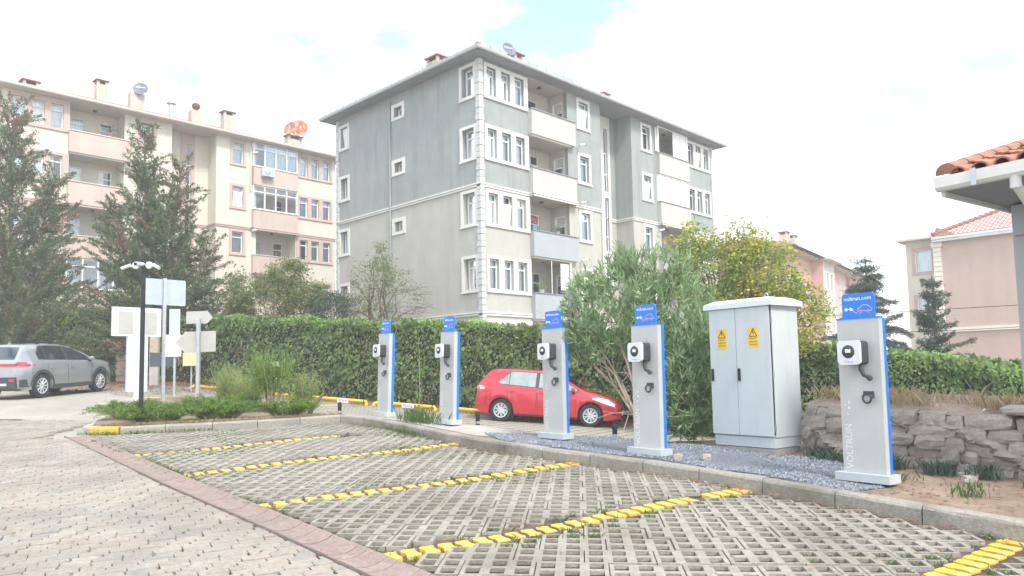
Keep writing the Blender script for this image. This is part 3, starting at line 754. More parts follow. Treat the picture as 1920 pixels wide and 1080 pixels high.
def window(B, P, r, st, name='window', surround=None, trim='trim', depth=.20, transom=.72, curtain='curtain', mull=(), frame='pvc', tilt=False, room=True, sillp=True):
    """window in the opening r=(a0,b0,a1,b1) of a wall plane P"""
    a0, b0, a1, b1 = r; c = -depth; fwid = .055
    mb = MB(); holes = []
    tb = b0 + (b1 - b0) * transom if transom else None
    cols = [a0] + [a0 + (a1 - a0) * m_ for m_ in mull] + [a1]
    hh = []
    for x0, x1 in zip(cols[:-1], cols[1:]):
        if tb: hh += [(x0 + fwid, b0 + fwid, x1 - fwid * .8, tb - fwid * .4), (x0 + fwid, tb + fwid * .6, x1 - fwid * .8, b1 - fwid)]
        else: hh += [(x0 + fwid, b0 + fwid, x1 - fwid * .8, b1 - fwid)]
    mb.plate(P, (a0 - .01, b0 - .01, a1 + .01, b1 + .01), hh, c + .06, c, c)
    w = mb.build(name, M[frame], B)
    mb = MB()
    for h in hh: mb.face([P(h[0] - .005, h[1] - .005, c + .02), P(h[2] + .005, h[1] - .005, c + .02), P(h[2] + .005, h[3] + .005, c + .02), P(h[0] - .005, h[3] + .005, c + .02)])
    mb.build('pane', M['glass'] if frame != 'frost' else M['frost'], w)
    if curtain:
        mb = MB(); n = max(6, int((a1 - a0) / .05)); amp = .018; pr = None
        cov = 1.0 if curtain != 'part' else .45; cm = 'curtain_w' if curtain == 'part' else curtain
        for i in range(n + 1):
            a = a0 + (a1 - a0) * cov * i / n; cc = c - .07 + amp * math.sin(i * 2.1 + a0 * 7)
            if pr is not None: mb.face([P(pr[0], b0, pr[1]), P(a, b0, cc), P(a, b1, cc), P(pr[0], b1, pr[1])])
            pr = (a, cc)
        mb.build('curtain', M[cm], w)
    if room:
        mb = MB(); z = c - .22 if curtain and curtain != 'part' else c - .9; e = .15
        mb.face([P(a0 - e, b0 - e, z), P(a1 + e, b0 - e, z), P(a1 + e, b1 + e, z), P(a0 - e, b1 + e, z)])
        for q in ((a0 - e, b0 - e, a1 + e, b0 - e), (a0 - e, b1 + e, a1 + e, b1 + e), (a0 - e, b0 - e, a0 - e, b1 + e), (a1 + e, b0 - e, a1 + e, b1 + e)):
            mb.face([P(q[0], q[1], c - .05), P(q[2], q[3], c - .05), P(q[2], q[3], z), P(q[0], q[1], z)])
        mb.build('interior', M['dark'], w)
    if surround:
        s0, t0, s1, t1 = surround
        mb = MB(); mb.plate(P, (s0, t0 + .07, s1, t1), [r], .045, -.02, -.01)
        mb.build('surround', M[trim], w)
        if sillp:
            mb = MB(); mb.plate(P, (s0 - .03, t0, s1 + .03, t0 + .072), [], .075, 0, -.01); mb.build('sill', M[trim], w)
    if tilt:
        a, b_ = a0 + .09, b0 + .09; t_ = (tb or b1) - .05; x1 = cols[1] - .07
        mb = MB(); mb.face([P(a, b_, c + .065), P(x1, b_, c + .065), P(x1, t_, c + .20), P(a, t_, c + .20)])
        for u_, v_ in (((a, b_, .07), (a, t_, .21)), ((x1, b_, .07), (x1, t_, .21)), ((a, t_, .21), (x1, t_, .21)), ((a, b_, .07), (x1, b_, .07))):
            mb2 = None; mb.tube([P(u_[0], u_[1], c + u_[2]), P(v_[0], v_[1], c + v_[2])], .028, 4)
        mb.build('open_sash', M[frame], w)
    return w

def multi(B, P, rects, surround, trim, curtains, tilt=(), transom=.74, depth=.2):
    for i, r in enumerate(rects):
        window(B, P, r, None, curtain=curtains[i % len(curtains)], tilt=i in tilt, transom=transom, depth=depth)
    s0, t0, s1, t1 = surround
    mb = MB(); mb.plate(P, (s0, t0 + .07, s1, t1), rects, .05, -.02, -.01); mb.build('window_surround', M[trim], B)
    mb = MB(); mb.plate(P, (s0 - .03, t0, s1 + .03, t0 + .072), [], .08, 0, -.01); mb.build('window_sill', M[trim], B)

def apartment(name, label, K, rot, dz, st):
    """origin K at the left end of the front; front runs along +x, the left side along +y"""
    B = thing(name, label, 'apartment building', (K[0], K[1], 0), rot)
    Wd, Dp = 20.2, 11.6; base = -1.0
    zt = 15.75 + dz; zb2 = 10.0 + dz; zb1 = 4.22 + dz; RD = 1.15
    fl = [(13.95 + dz, 15.60 + dz), (11.10 + dz, 12.75 + dz), (8.10 + dz, 9.80 + dz), (5.15 + dz, 6.83 + dz), (2.25 + dz, 3.95 + dz)]
    def oset(fn):     # openings of a wall, mirrored for the right wing where needed
        return fn
    # ---- openings in the front wings (front plane)
    win_small = (6.92, 7.66); tri = [(.43, 1.03), (1.35, 1.95), (2.24, 2.86)]
    bal = (3.18, 6.02)
    mir = lambda r: (Wd - r[2], r[1], Wd - r[0], r[3])
    opens = {0: [], 1: []}
    for k, (b, t) in enumerate(fl):
        for wing in (0, 1):
            rs = [(x0, b + .16, x1, t - .16) for x0, x1 in tri] + [(win_small[0], b + .16, win_small[1], t - .16)]
            if k < 4: rs.append((bal[0], b + .12, bal[1], (zt - .03) if k == 0 else b + 1.85))
            else: rs.append((bal[0] + .3, b + .12, bal[1] - .3, t - .1))
            if wing: rs = [mir(r) for r in rs]
            opens[wing] += rs
    def wall(P, a0, a1, holes, depth=.2, lo=st['lower'], hi=st['upper']):
        for (z0, z1, mt) in ((base, zb2, lo), (zb2, zt, hi)):
            hs = [(h[0], max(h[1], z0), h[2], min(h[3], z1)) for h in holes if h[3] > z0 + 1e-4 and h[1] < z1 - 1e-4]
            mb = MB(); mb.plate(P, (a0, z0, a1, z1), hs, 0, -depth); mb.build('wall', M[mt], B)
    wall(Pf, 0, 8.72, opens[0]); wall(Pf, 11.48, Wd, opens[1])
    # stair recess: side walls and back wall with the tall glazing
    Pr1 = mkP(8.72, 0, 0, 1, 1, 0); Pr2 = mkP(11.48, 0, 0, 1, -1, 0)
    wall(Pr1, 0, RD, []); wall(Pr2, 0, RD, [])
    Pb = mkP(0, RD, 1, 0, 0, -1)
    strips = [(11.50 + dz, 15.05 + dz), (8.15 + dz, 11.15 + dz), (4.9 + dz, 7.85 + dz)]
    if st['mirror']: g0, g1 = 10.02, 10.36
    else: g0, g1 = 10.42, 10.76
    sh = [(g0, a, g1, b) for a, b in strips]
    wall(Pb, 8.72, 11.48, sh)
    for r in sh:
        w = window(B, Pb, r, None, name='stair_window', curtain=None, transom=None, frame='pvc', depth=.12)
        for q in (.28, .62): zq = r[1] + (r[3] - r[1]) * q; MB().plate(Pb, (r[0], zq - .035, r[2], zq + .035), [], -.045, -.1, -.1).build('crossbar', M['pvc'], w)
    mb = MB(); mb.plate(Pb, (g0 - .3, base, g1 + .22, zt), sh, .05, -.1, 0); mb.build('stair_surround', M[st['trim']], B)
    # ---- windows
    cur = st['curtains']; ci = 0
    for wing in (0, 1):
        for k, (b, t) in enumerate(fl):
            rs = [(x0, b + .16, x1, t - .16) for x0, x1 in tri]; sur = (.28, b, 3.12, t)
            sm_ = (win_small[0], b + .16, win_small[1], t - .16); ss = (win_small[0] - .16, b, win_small[1] + .16, t)
            if wing: rs = [mir(r) for r in rs]; sur = mir(sur); sm_ = mir(sm_); ss = mir(ss)
            cc = [cur[(ci * 3 + q) % len(cur)] for q in range(3)]; ci += 1
            multi(B, Pf, rs, sur, st['trim'], cc, tilt=st['tilts'].get((wing, k), ()))
            brown = (not st['white_small']) and wing == 0 and k == 0
            window(B, Pf, sm_, None, surround=ss, trim=st['trim'], curtain=cur[(ci + 1) % len(cur)] if not brown else 'curtain', tilt=(ci % 3 == 1 and not brown), frame='bright' if brown else 'pvc', transom=.5 if brown else .74)
    # ---- balconies
    for wing in (0, 1):
        for k in range(4):
            b, t = fl[k]; x0, x1 = bal; zc = (zt - .03) if k == 0 else b + 1.85
            if wing: x0, x1 = Wd - bal[1], Wd - bal[0]
            zf = b - 1.05; BD = 1.25
            inner = 'tan' if st['grey'] else 'cream'
            # back wall with window and door, side walls, floor, ceiling
            vis_right = x1          # side wall on the viewer's far side
            Pbk = mkP(0, BD, 1, 0, 0, -1); dw = (x0 + .12, b - .05, x0 + .88, b + 1.35) if not st['mirror'] else (x0 + .35, b - .05, x0 + 1.05, b + 1.35)
            dd = (x1 - .95, zf + .15, x1 - .25, b + 1.35) if st['mirror'] else (x0 + 1.3, zf + .15, x0 + 2.0, b + 1.35)
            hs = [dw, dd]
            mb = MB(); mb.plate(Pbk, (x0, zf, x1, zc), hs, 0, -.15); mb.build('balcony_wall', M[inner], B)
            window(B, Pbk, dw, None, curtain=cur[(k + wing) % len(cur)], depth=.1, transom=.72)
            window(B, Pbk, dd, None, name='balcony_door', curtain=None if k % 2 == 0 else 'part', depth=.1, transom=.78)
            Ps0 = mkP(x0, 0, 0, 1, 1, 0); Ps1 = mkP(x1, 0, 0, 1, -1, 0)
            mb = MB(); mb.plate(Ps0, (.0, zf, BD, zc), [], 0, 0); mb.build('balcony_wall', M[inner], B)
            if not st['mirror']:
                d2 = (.30, zf + .15, .98, b + 1.3)
                mb = MB(); mb.plate(Ps1, (.0, zf, BD, zc), [d2], 0, -.12); mb.build('balcony_wall', M[inner], B)
                window(B, Ps1, d2, None, name='balcony_door', curtain='part' if k % 2 else None, depth=.08, transom=.76)
            else:
                mb = MB(); mb.plate(Ps1, (.0, zf, BD, zc), [], 0, 0); mb.build('balcony_wall', M[inner], B)
            mb = MB(); mb.box(((x0 + x1) / 2, BD / 2 - .1, zf - .06), (x1 - x0 - .01, BD + .2, .12)); mb.build('balcony_floor', M['tan'], B)
            mb = MB(); mb.face([(x0, 0, zc - .004), (x1, 0, zc - .004), (x1, BD, zc - .004), (x0, BD, zc - .004)]); mb.build('balcony_ceiling', M['soffit_c' if not st['grey'] or k == 0 else 'tan'], B)
            mb = MB(); mb.lathe(((x0 + x1) / 2, .55, zc - .09), [(.10, 0), (.12, .03), (.11, .085)], 10); mb.build('balcony_lamp', M['plastic'], B, smooth=True)
            # parapet
            px0, px1 = (x0 - .06, x1 + .32) if not wing else (x0 - .32, x1 + .06)
            pr_ = .27; zp0, zp1 = b - 1.08, b + .12; pm = st['par'][0 if k < 2 else 1]
            mb = MB(); mb.box(((px0 + px1) / 2, -pr_ + .06, (zp0 + zp1) / 2), (px1 - px0, .12, zp1 - zp0))
            mb.box((px0 + .06, -pr_ / 2 + .06, (zp0 + zp1) / 2), (.12, pr_ - .12, zp1 - zp0 - .004)); mb.box((px1 - .06, -pr_ / 2 + .06, (zp0 + zp1) / 2), (.12, pr_ - .12, zp1 - zp0 - .004))
            mb.box(((px0 + px1) / 2, -pr_ / 2, zp0 + .06), (px1 - px0 - .26, pr_ - .02, .11))
            mb.build('parapet', M[pm], B)
            mb = MB(); mb.box(((px0 + px1) / 2, -pr_ + .05, zp1 + .02), (px1 - px0 + .06, .20, .04)); mb.build('parapet_coping', M['soffit' if st['grey'] else 'trim'], B)
            gl = st['glazed'].get((wing, k))
            if gl:
                Pg = mkP(0, -pr_ + .1, 1, 0, 0, -1); z0g, z1g = zp1 + .05, (zc - .03 if k == 0 else fl[k - 1][0] - 1.10)
                if gl == 'half':
                    hs = [(px0 + .08, z0g + .05, px1 - .1, z1g - .05)]
                    mb = MB(); mb.plate(Pg, (px0, z0g, px1 - .02, z1g), hs, .03, -.03, -.03); g = mb.build('glazing_frame', M['pvc'], B)
                    mb = MB(); n = 22; a0 = px0 + (px1 - px0) * .52
                    for i in range(n):
                        a, a2 = a0 + (px1 - .1 - a0) * i / n, a0 + (px1 - .1 - a0) * (i + 1) / n
                        mb.face([Pg(a, z0g, -.05 + .02 * (i % 2)), Pg(a2, z0g, -.05 + .02 * ((i + 1) % 2)), Pg(a2, z1g, -.05 + .02 * ((i + 1) % 2)), Pg(a, z1g, -.05 + .02 * (i % 2))])
                    mb.build('curtain', M['curtain_w'], g)
                else:
                    n = 4; hs = []; zt_ = z0g + (z1g - z0g) * .74; wdt = (px1 - px0 - .06) / n
                    for i in range(n):
                        a, a2 = px0 + .03 + wdt * i + .04, px0 + .03 + wdt * (i + 1) - .03
                        hs += [(a, z0g + .06, a2, zt_ - .03), (a, zt_ + .03, a2, z1g - .05)]
                    mb = MB(); mb.plate(Pg, (px0 + .02, z0g, px1 - .02, z1g), hs, .035, -.035, -.035); g = mb.build('glazing_frame', M['pvc'], B)
                    mb = MB()
                    for h in hs: mb.face([Pg(h[0], h[1], 0), Pg(h[2], h[1], 0), Pg(h[2], h[3], 0), Pg(h[0], h[3], 0)])
                    mb.build('pane', M['frost' if gl == 'frost' else 'glass'], g)
                    for sx in (px0 + .03, px1 - .05):
                        mb = MB(); mb.box((sx, -pr_ / 2 + .05, (z0g + z1g) / 2), (.03, pr_ - .1, z1g - z0g)); mb.build('glazing_side', M['pvc'], g)
                    if gl == 'curtains':
                        mb = MB(); nn = 60; xa, xb = px0 + .25 * (px1 - px0), px1 - .1
                        for i in range(nn):
                            a, a2 = xa + (xb - xa) * i / nn, xa + (xb - xa) * (i + 1) / nn
                            c1, c2 = -.12 + .02 * math.sin(i * 2.), -.12 + .02 * math.sin((i + 1) * 2.)
                            mb.face([Pg(a, z0g, c1), Pg(a2, z0g, c2), Pg(a2, z1g - .03, c2), Pg(a, z1g - .03, c1)])
                        mb.build('curtain', M['curtain'], g)
    # ---- belts
    def belt(path, zb_, h=.2, mt=st['belt']):
        for dz_, hh, pp in ((0, .07, .085), (-.10, .08, .06)):
            for (xa, ya), (xb, yb_), (nx, ny) in path:
                mb = MB()
                l = math.hypot(xb - xa, yb_ - ya); ux, uy = (xb - xa) / l, (yb_ - ya) / l
                q = [(xa - ux * pp, ya - uy * pp), (xb + ux * pp, yb_ + uy * pp)]
                A = (q[0][0], q[0][1]); C = (q[1][0], q[1][1])
                mb.prism([A, C, (C[0] + nx * pp, C[1] + ny * pp), (A[0] + nx * pp, A[1] + ny * pp)], zb_ + dz_, zb_ + dz_ + hh)
                mb.build('belt_course', M[mt], B, fix=False)
    bz = zb2 - .04
    path = [((0, 0), (3.1, 0), (0, -1)), ((6.42, 0), (8.66, 0), (0, -1)), ((11.54, 0), (Wd - 6.42, 0), (0, -1)), ((Wd - 3.1, 0), (Wd, 0), (0, -1)), ((0, 0.05), (0, Dp), (-1, 0)), ((11.48, .06), (11.48, RD), (-1, 0)), ((8.72, .06), (8.72, RD), (1, 0)), ((8.8, RD), (g0 - .31, RD), (0, -1)), ((g1 + .23, RD), (11.4, RD), (0, -1)),
            ((3.12, -.27), (6.34, -.27), (0, -1)), ((3.12, -.27), (3.12, -.08), (-1, 0)), ((6.34, -.27), (6.34, -.08), (1, 0)), ((Wd - 6.34, -.27), (Wd - 3.12, -.27), (0, -1)), ((Wd - 6.34, -.27), (Wd - 6.34, -.08), (-1, 0))]
    belt(path, bz); belt(path[:6] , zb1)
    # ---- left side wall with its windows
    sw = []; 
    for k, (b, t) in enumerate(fl): sw += [(.36, b + .16, 1.16, t - .14), (10.55, b + .12, 11.25, t - .40)]
    for k in range(3): b = fl[k][0]; sw.append((5.66, b + .75 - .15, 6.32, b + 1.2 - .1))
    # blank side on the mirrored twin too
    wall(Pl, 0, Dp, sw)
    for k, (b, t) in enumerate(fl):
        window(B, Pl, (.36, b + .16, 1.16, t - .14), None, surround=(.2, b, 1.32, t), trim=st['trim'], curtain='curtain_w' if k == 0 else cur[k % len(cur)], depth=.3)
        window(B, Pl, (10.55, b + .12, 11.25, t - .40), None, surround=(10.38, b - .05, 11.42, t - .25), trim=st['trim'], curtain='curtain_g', depth=.3, tilt=k == 0, transom=None)
    for k in range(3):
        b = fl[k][0]; window(B, Pl, (5.66, b + .60, 6.32, b + 1.10), None, surround=(5.45, b + .38, 6.53, b + 1.28), trim=st['trim'], curtain=None, depth=.3, transom=None, mull=(.5,), sillp=False)
    # other two walls, plain
    mb = MB(); mb.face([(Wd, 0, base), (Wd, Dp, base), (Wd, Dp, zt), (Wd, 0, zt)]); mb.build('wall', M[st['upper']], B)
    mb = MB(); mb.face([(Wd, Dp, base), (0, Dp, base), (0, Dp, zt), (Wd, Dp, zt)]); mb.build('wall', M[st['upper']], B)
    # ---- quoins
    if st['grey']:
        q1 = MB().box((0, 0, 0), (.24, .24, .272)); qm = mesh_of(q1, 'quoin_block', M['quoin']); q2 = mesh_of(MB().box((0, 0, 0), (.27, .27, .25)), 'quoin_block', M['quoin'])
        for cx_, cy_ in ((.06, .06), (.06, Dp - .06), (Wd - .06, .06)):
            z = zb1 - 2.2; k = 0
            while z < zt - .15:
                o = bpy.data.objects.new('quoin_block', qm if k % 2 else q2); COL.objects.link(o); o.parent = B; o.location = (cx_, cy_, z + .14); z += .285; k += 1
    else:
        for cx_ in (3.14 - .35, Wd - 3.14 + .0):
            pass
    # ---- roof
    ov = .62; ze = 15.62 + dz; roof = MB()
    X0, X1, Y0, Y1 = -ov, Wd + ov, -ov, Dp + ov
    mb = MB(); mb.face([(X0, Y0, zt - .006), (X1, Y0, zt - .006), (X1, Y1, zt - .006), (X0, Y1, zt - .006)]); mb.build('soffit', M[st['soffit']], B)
    mb = MB()
    for (a, b, c, d) in ((X0, Y0, X1, Y0), (X1, Y0, X1, Y1), (X1, Y1, X0, Y1), (X0, Y1, X0, Y0)):
        l = math.hypot(c - a, d - b); ux, uy = (c - a) / l, (d - b) / l; nx, ny = uy, -ux
        mb.prism([(a - ux * .0, b), (c, d), (c - nx * .04, d - ny * .04), (a - nx * .04, b - ny * .04)], zt - .02, zt + .16)
    mb.build('fascia', M[st['soffit']], B, fix=False)
    mb = MB(); prf = [(.0, .14), (.0, .03), (.03, 0), (.10, 0), (.13, .04), (.14, .15)]
    for (a, b, c, d) in ((X0, Y0, X1, Y0), (X1, Y0, X1, Y1), (X1, Y1, X0, Y1), (X0, Y1, X0, Y0)):
        l = math.hypot(c - a, d - b); ux, uy = (c - a) / l, (d - b) / l; nx, ny = uy, -ux; e = .13
        for p, q in zip(prf[:-1], prf[1:]):
            mb.face([(a - ux * p[0] + nx * p[0], b - uy * p[0] + ny * p[0], zt + p[1]), (c + ux * p[0] + nx * p[0], d + uy * p[0] + ny * p[0], zt + p[1]), (c + ux * q[0] + nx * q[0], d + uy * q[0] + ny * q[0], zt + q[1]), (a - ux * q[0] + nx * q[0], b - uy * q[0] + ny * q[0], zt + q[1])])
    mb.build('gutter', M[st['gutter']], B, fix=False)
    zr = zt + .17; hgt = 2.0 if st['grey'] else 2.35; mx_ = (Dp + 2 * ov) / 2
    R0_, R1_ = (X0 + mx_, Dp / 2, zr + hgt), (X1 - mx_, Dp / 2, zr + hgt)
    A, Bc, C, D = (X0, Y0, zr), (X1, Y0, zr), (X1, Y1, zr), (X0, Y1, zr)
    mb = MB(); mb.face([A, Bc, R1_, R0_]); mb.face([Bc, C, R1_]); mb.face([C, D, R0_, R1_]); mb.face([D, A, R0_]); mb.face([A, D, C, Bc]); rf = mb.build('roof', M['tile'], B)
    if st['grey']:      # snow guards and ridge caps along the eaves
        mb = MB(); x = X0 + .2
        while x < X1: mb.box((x, Y0 + .05, zr + .12), (.03, .03, .22)); x += .62
        y = Y0 + .2
        while y < Y1: mb.box((X0 + .05, y, zr + .12), (.03, .03, .22)); y += .62
        for hh in (.07, .15): mb.box(((X0 + X1) / 2, Y0 + .05, zr + hh), (X1 - X0, .012, .012)); mb.box((X0 + .05, (Y0 + Y1) / 2, zr + hh), (.012, Y1 - Y0, .012))
        tag(mb.build('snow_guards', M['conc'], rf, fix=False), kind='stuff')
        mb = MB(); mb.lathe((X0 + .15, Y0 + .15, zr), [(.14, 0), (.12, .12), (.02, .24)], 8); mb.build('ridge_cap', M['tile'], rf)
    # downpipes
    dps = st['pipes']
    for (x, y, z0, z1, mt) in dps:
        mb = MB(); mb.tube([(x, y, z0 + dz), (x, y, z1 + dz)], .05, 8)
        for zz in range(int(z0 + dz) + 1, int(z1 + dz), 2): mb.tube([(x, y, zz), (x, y, zz + .05)], .065, 8)
        mb.build('downpipe', M[mt], B, smooth=True)
    return B

stG = dict(grey=True, mirror=False, upper='grey_wall', lower='beige_wall', trim='trim', belt='trim', par=('tan2', 'greypar'), soffit='soffit', gutter='gutter_w', curtains=['curtain', 'curtain', 'curtain', 'curtain_g', 'curtain', 'curtain_w', 'curtain_g', None, 'curtain_w', 'curtain_g', 'curtain', 'curtain_g'],
           tilts={(1, 0): (1,), (0, 2): (1,)}, white_small=True, glazed={(1, 0): 'half', (1, 1): 'frost'},
           pipes=[(-.07, 6.62, 0, 15.4, 'grey_wall'), (12.0 - .15 + 1.95, -.08, 14.2, 15.6, 'pvc'), (8.62, -.06, 0, 10.2, 'trim')])
M['tan2'] = mat('balcony_beige', (.475, .47, .435), .9, .05, 1.5, .2, 14, dirt=(.42, .41, .375), dscale=.6)
stB = dict(grey=False, mirror=True, upper='cream', lower='cream', trim='pinktrim', belt='pinktrim', par=('pinkpar', 'pinkpar'), soffit='soffit_c', gutter='soffit_c', curtains=['curtain', 'curtain_w', 'curtain', 'curtain', 'curtain_g', 'part', 'curtain', 'curtain_g', 'curtain_w'],
           tilts={(1, 2): ()}, white_small=False, glazed={(1, 0): 'curtains', (1, 1): 'clear', (0, 3): 'clear'},
           pipes=[(14.0, -.07, 15.0, 15.55, 'cream'), (13.75, -.08, 12.4, 15.2, 'cream'), (6.35, -.07, 12.5, 15.5, 'cream')])
AG, AB = .7917, .8062
KG = (-1.32, 32.5); grey = apartment('apartment_building', 'four-storey grey and beige apartment building with white window surrounds', KG, AG, 0, stG)
KBg = (-26.55, 38.11); beige = apartment('apartment_building', 'cream and pink apartment building behind the conifers at the left', KBg, AB, 1.33, stB)

def on_b(K, rot, x, y, z):
    return (K[0] + math.cos(rot) * x - math.sin(rot) * y, K[1] + math.sin(rot) * x + math.cos(rot) * y, z)
def chimney(B, x, y, z0, z1, w=.7, d=.6, cap='tile', mt='chim'):
    mb = MB(); mb.box((x, y, (z0 + z1) / 2), (w, d, z1 - z0)); c = mb.build('chimney', M[mt], B)
    if cap == 'tile':
        for sx in (-1, 1):
            for sy in (-1, 1): MB().box((x + sx * (w / 2 - .08), y + sy * (d / 2 - .08), z1 + .1), (.14, .14, .2)).build('chimney_pillar', M[mt], c)
        MB().box((x, y, z1 + .05), (w * .6, d * .6, .1)).build('flue', M['dark'], c)
        MB().box((x, y, z1 + .24), (w + .16, d + .16, .07)).build('cap', M['chimcap'], c)
    return c
M['dishgrey'] = mat('dish_grey', (.14, .155, .19), .5, .05, 4)
M['chimcap'] = mat('chimney_cap', (.22, .12, .09), .9, .2, 4)
def dish(B, x, y, z, r, az_, tilt_, mt, name='satellite_dish', text=None):
    """dish bolted to a chimney: parts are children of the chimney's building"""
    T_ = Matrix.Rotation(az_, 3, 'Z') @ Matrix.Rotation(tilt_, 3, 'X')
    prof = [(0.01, -.10 * r / .45), (r * .35, -.088 * r / .45), (r * .7, -.05 * r / .45), (r, 0), (r * 1.0, .015), (r * .68, -.04 * r / .45), (.01, -.09 * r / .45)]
    mb = MB(); mb.lathe((x, y, z), prof, 28, M=T_); o = mb.build(name, M[mt], B, smooth=True)
    a = T_ @ Vector((0, 0, r * .9)); b = T_ @ Vector((0, -r, 0))
    mb = MB(); mb.tube([(x + b[0], y + b[1], z + b[2]), (x + a[0] + b[0] * .3, y + a[1] + b[1] * .3, z + a[2] + b[2] * .3)], .015, 5); mb.lathe((x + a[0] + b[0] * .3, y + a[1] + b[1] * .3, z + a[2] + b[2] * .3), [(.03, -.05), (.035, .05)], 8); mb.build('feed_arm', M['galv'], o)
    mb = MB(); mb.tube([(x, y, z), (x - (T_ @ Vector((0, 0, 1)))[0] * .15, y - (T_ @ Vector((0, 0, 1)))[1] * .15, z - .25), (x - (T_ @ Vector((0, 0, 1)))[0] * .15, y - (T_ @ Vector((0, 0, 1)))[1] * .15, z - .6 - r)], .022, 6); mb.build('mast', M['galv'], o)
    if text: text_obj(text, .17, M['inkwhite'], o, Matrix.Translation((x, y, z)) @ T_.to_4x4() @ Matrix.Translation((0, r * .28, -.022)), name='lettering')
    return o
def text_obj(txt, size, mt, parent, mw, name='lettering', depth=.0015, shear=0, font=None):
    c = bpy.data.curves.new(name, 'FONT'); c.body = txt; c.size = size; c.align_x = 'CENTER'; c.align_y = 'CENTER'; c.extrude = depth; c.shear = shear; c.resolution_u = 2
    t = bpy.data.objects.new(name, c); COL.objects.link(t); dg = bpy.context.evaluated_depsgraph_get()
    me = bpy.data.meshes.new_from_object(t.evaluated_get(dg)); bpy.data.objects.remove(t); bpy.data.curves.remove(c)
    me.materials.clear(); me.materials.append(mt); me.name = name
    o = bpy.data.objects.new(name, me); COL.objects.link(o); o.parent = parent; o.matrix_local = mw; return o
for (x0, x1, z1, y, w) in ((5.02, 5.91, 18.4, 3, .8), (12.5, 13.4, 18.2, 3, .8)): chimney(grey, (x0 + x1) / 2, y, 15.9, z1 - .27, w * .8, .6)
chimney(grey, 3.0, 6.6, 15.9, 18.4, .6, .95)
dish(grey, 4.72, 2.7, 18.42, .40, R(-12), R(70), 'dishgrey', text='Digiturk')
for (x0, x1, z1) in ((5.13, 5.87, 19.6), (12.95, 13.85, 19.6)): chimney(beige, (x0 + x1) / 2, 2.6, 17.4, z1 - .25, (x1 - x0) * .82, .6)
chimney(beige, 1.8, 2.6, 17.4, 18.3, .8, .8)
chimney(beige, 7.52, 2.6, 17.4, 19.35, .85, .55, cap=None)
dish(beige, 7.62, 2.2, 19.62, .44, R(-30), R(72), 'dishgrey', text='Digiturk')
mb = MB(); mb.lathe((9.66, 2.6, 18.2), [(.17, 0), (.17, 1.0), (.30, 1.06), (.30, 1.12), (.05, 1.16)], 14); mb.build('metal_flue', M['galv'], beige, smooth=True)
c = chimney(beige, 11.25, 2.6, 17.4, 19.15, .80, .55, cap=None)
mb = MB(); mb.lathe((11.25, 2.6, 19.15), [(.08, 0), (.12, .12), (.22, .2), (.27, .32), (.24, .47), (.14, .56), (.02, .6)], 14); mb.build('chimney_cowl', M['cowl'] if 'cowl' in M else mat('cowl_red', (.17, .035, .03), .6), c, smooth=True)
chimney(beige, 18.35, 2.6, 17.4, 18.75, 1.15, .6)
dish(beige, 17.85, 2.3, 19.45, .52, R(-75), R(75), 'rust', 'rusty_dish'); dish(beige, 18.55, 2.2, 19.62, .64, R(-40), R(78), 'rust', 'rusty_dish')
# air conditioner on the top balcony of the beige building
ac = thing('air_conditioner', 'white air conditioner outdoor unit fixed to a pink balcony of the cream building', 'air conditioner', on_b(KBg, AB, 14.75, -.52, 14.78), AB)
MB().box((0, 0, .29), (.80, .28, .55)).build('case', M['white'], ac)
MB().lathe((-.1, -.145, .29), [(.22, 0), (.22, .02), (.2, .025)], 20, M=Matrix.Rotation(R(90), 3, 'X')).build('fan_grille', M['galv'], ac, smooth=True)
MB().box((-.3, .10, -.02), (.05, .4, .05)).build('bracket', M['galv'], ac); MB().box((.3, .10, -.02), (.05, .4, .05)).build('bracket', M['galv'], ac)
for nm, K, rt_, x, y, z, lab in (('security_camera', KG, AG, 6.75, -.02, 12.95, 'small white camera on the grey building beside its second highest balcony'), ('security_camera', KG, AG, 6.75, -.02, 9.98, 'small white camera on the grey building just under the upper belt course'), ('security_camera', KG, AG, 6.75, -.02, 7.05, 'small white camera on the grey building beside the lowest balcony seen'), ('security_camera', KG, AG, 13.75, -.02, 9.45, 'small white camera near the far balconies of the grey building'), ('security_camera', KBg, AB, 13.9, -.02, 11.05, 'small camera on the cream building beside a pink balcony'), ('security_camera', KBg, AB, 13.9, -.02, 16.2, 'small camera high on the cream building under the eaves')):
    t = thing(nm, lab, 'camera', on_b(K, rt_, x, y, z), rt_, 'cameras on the apartment buildings')
    MB().tube([(0, 0, 0), (0, -.22, .05)], .025, 6).build('arm', M['white'], t, smooth=True)
    mb = MB(); mb.tube([(-.12, -.24, .06), (.22, -.34, .14)], .055, 8); mb.build('housing', M['white'], t, smooth=True)
    MB().tube([(.22, -.34, .14), (.27, -.355, .152)], .05, 8).build('lens', M['black'], t, smooth=True)

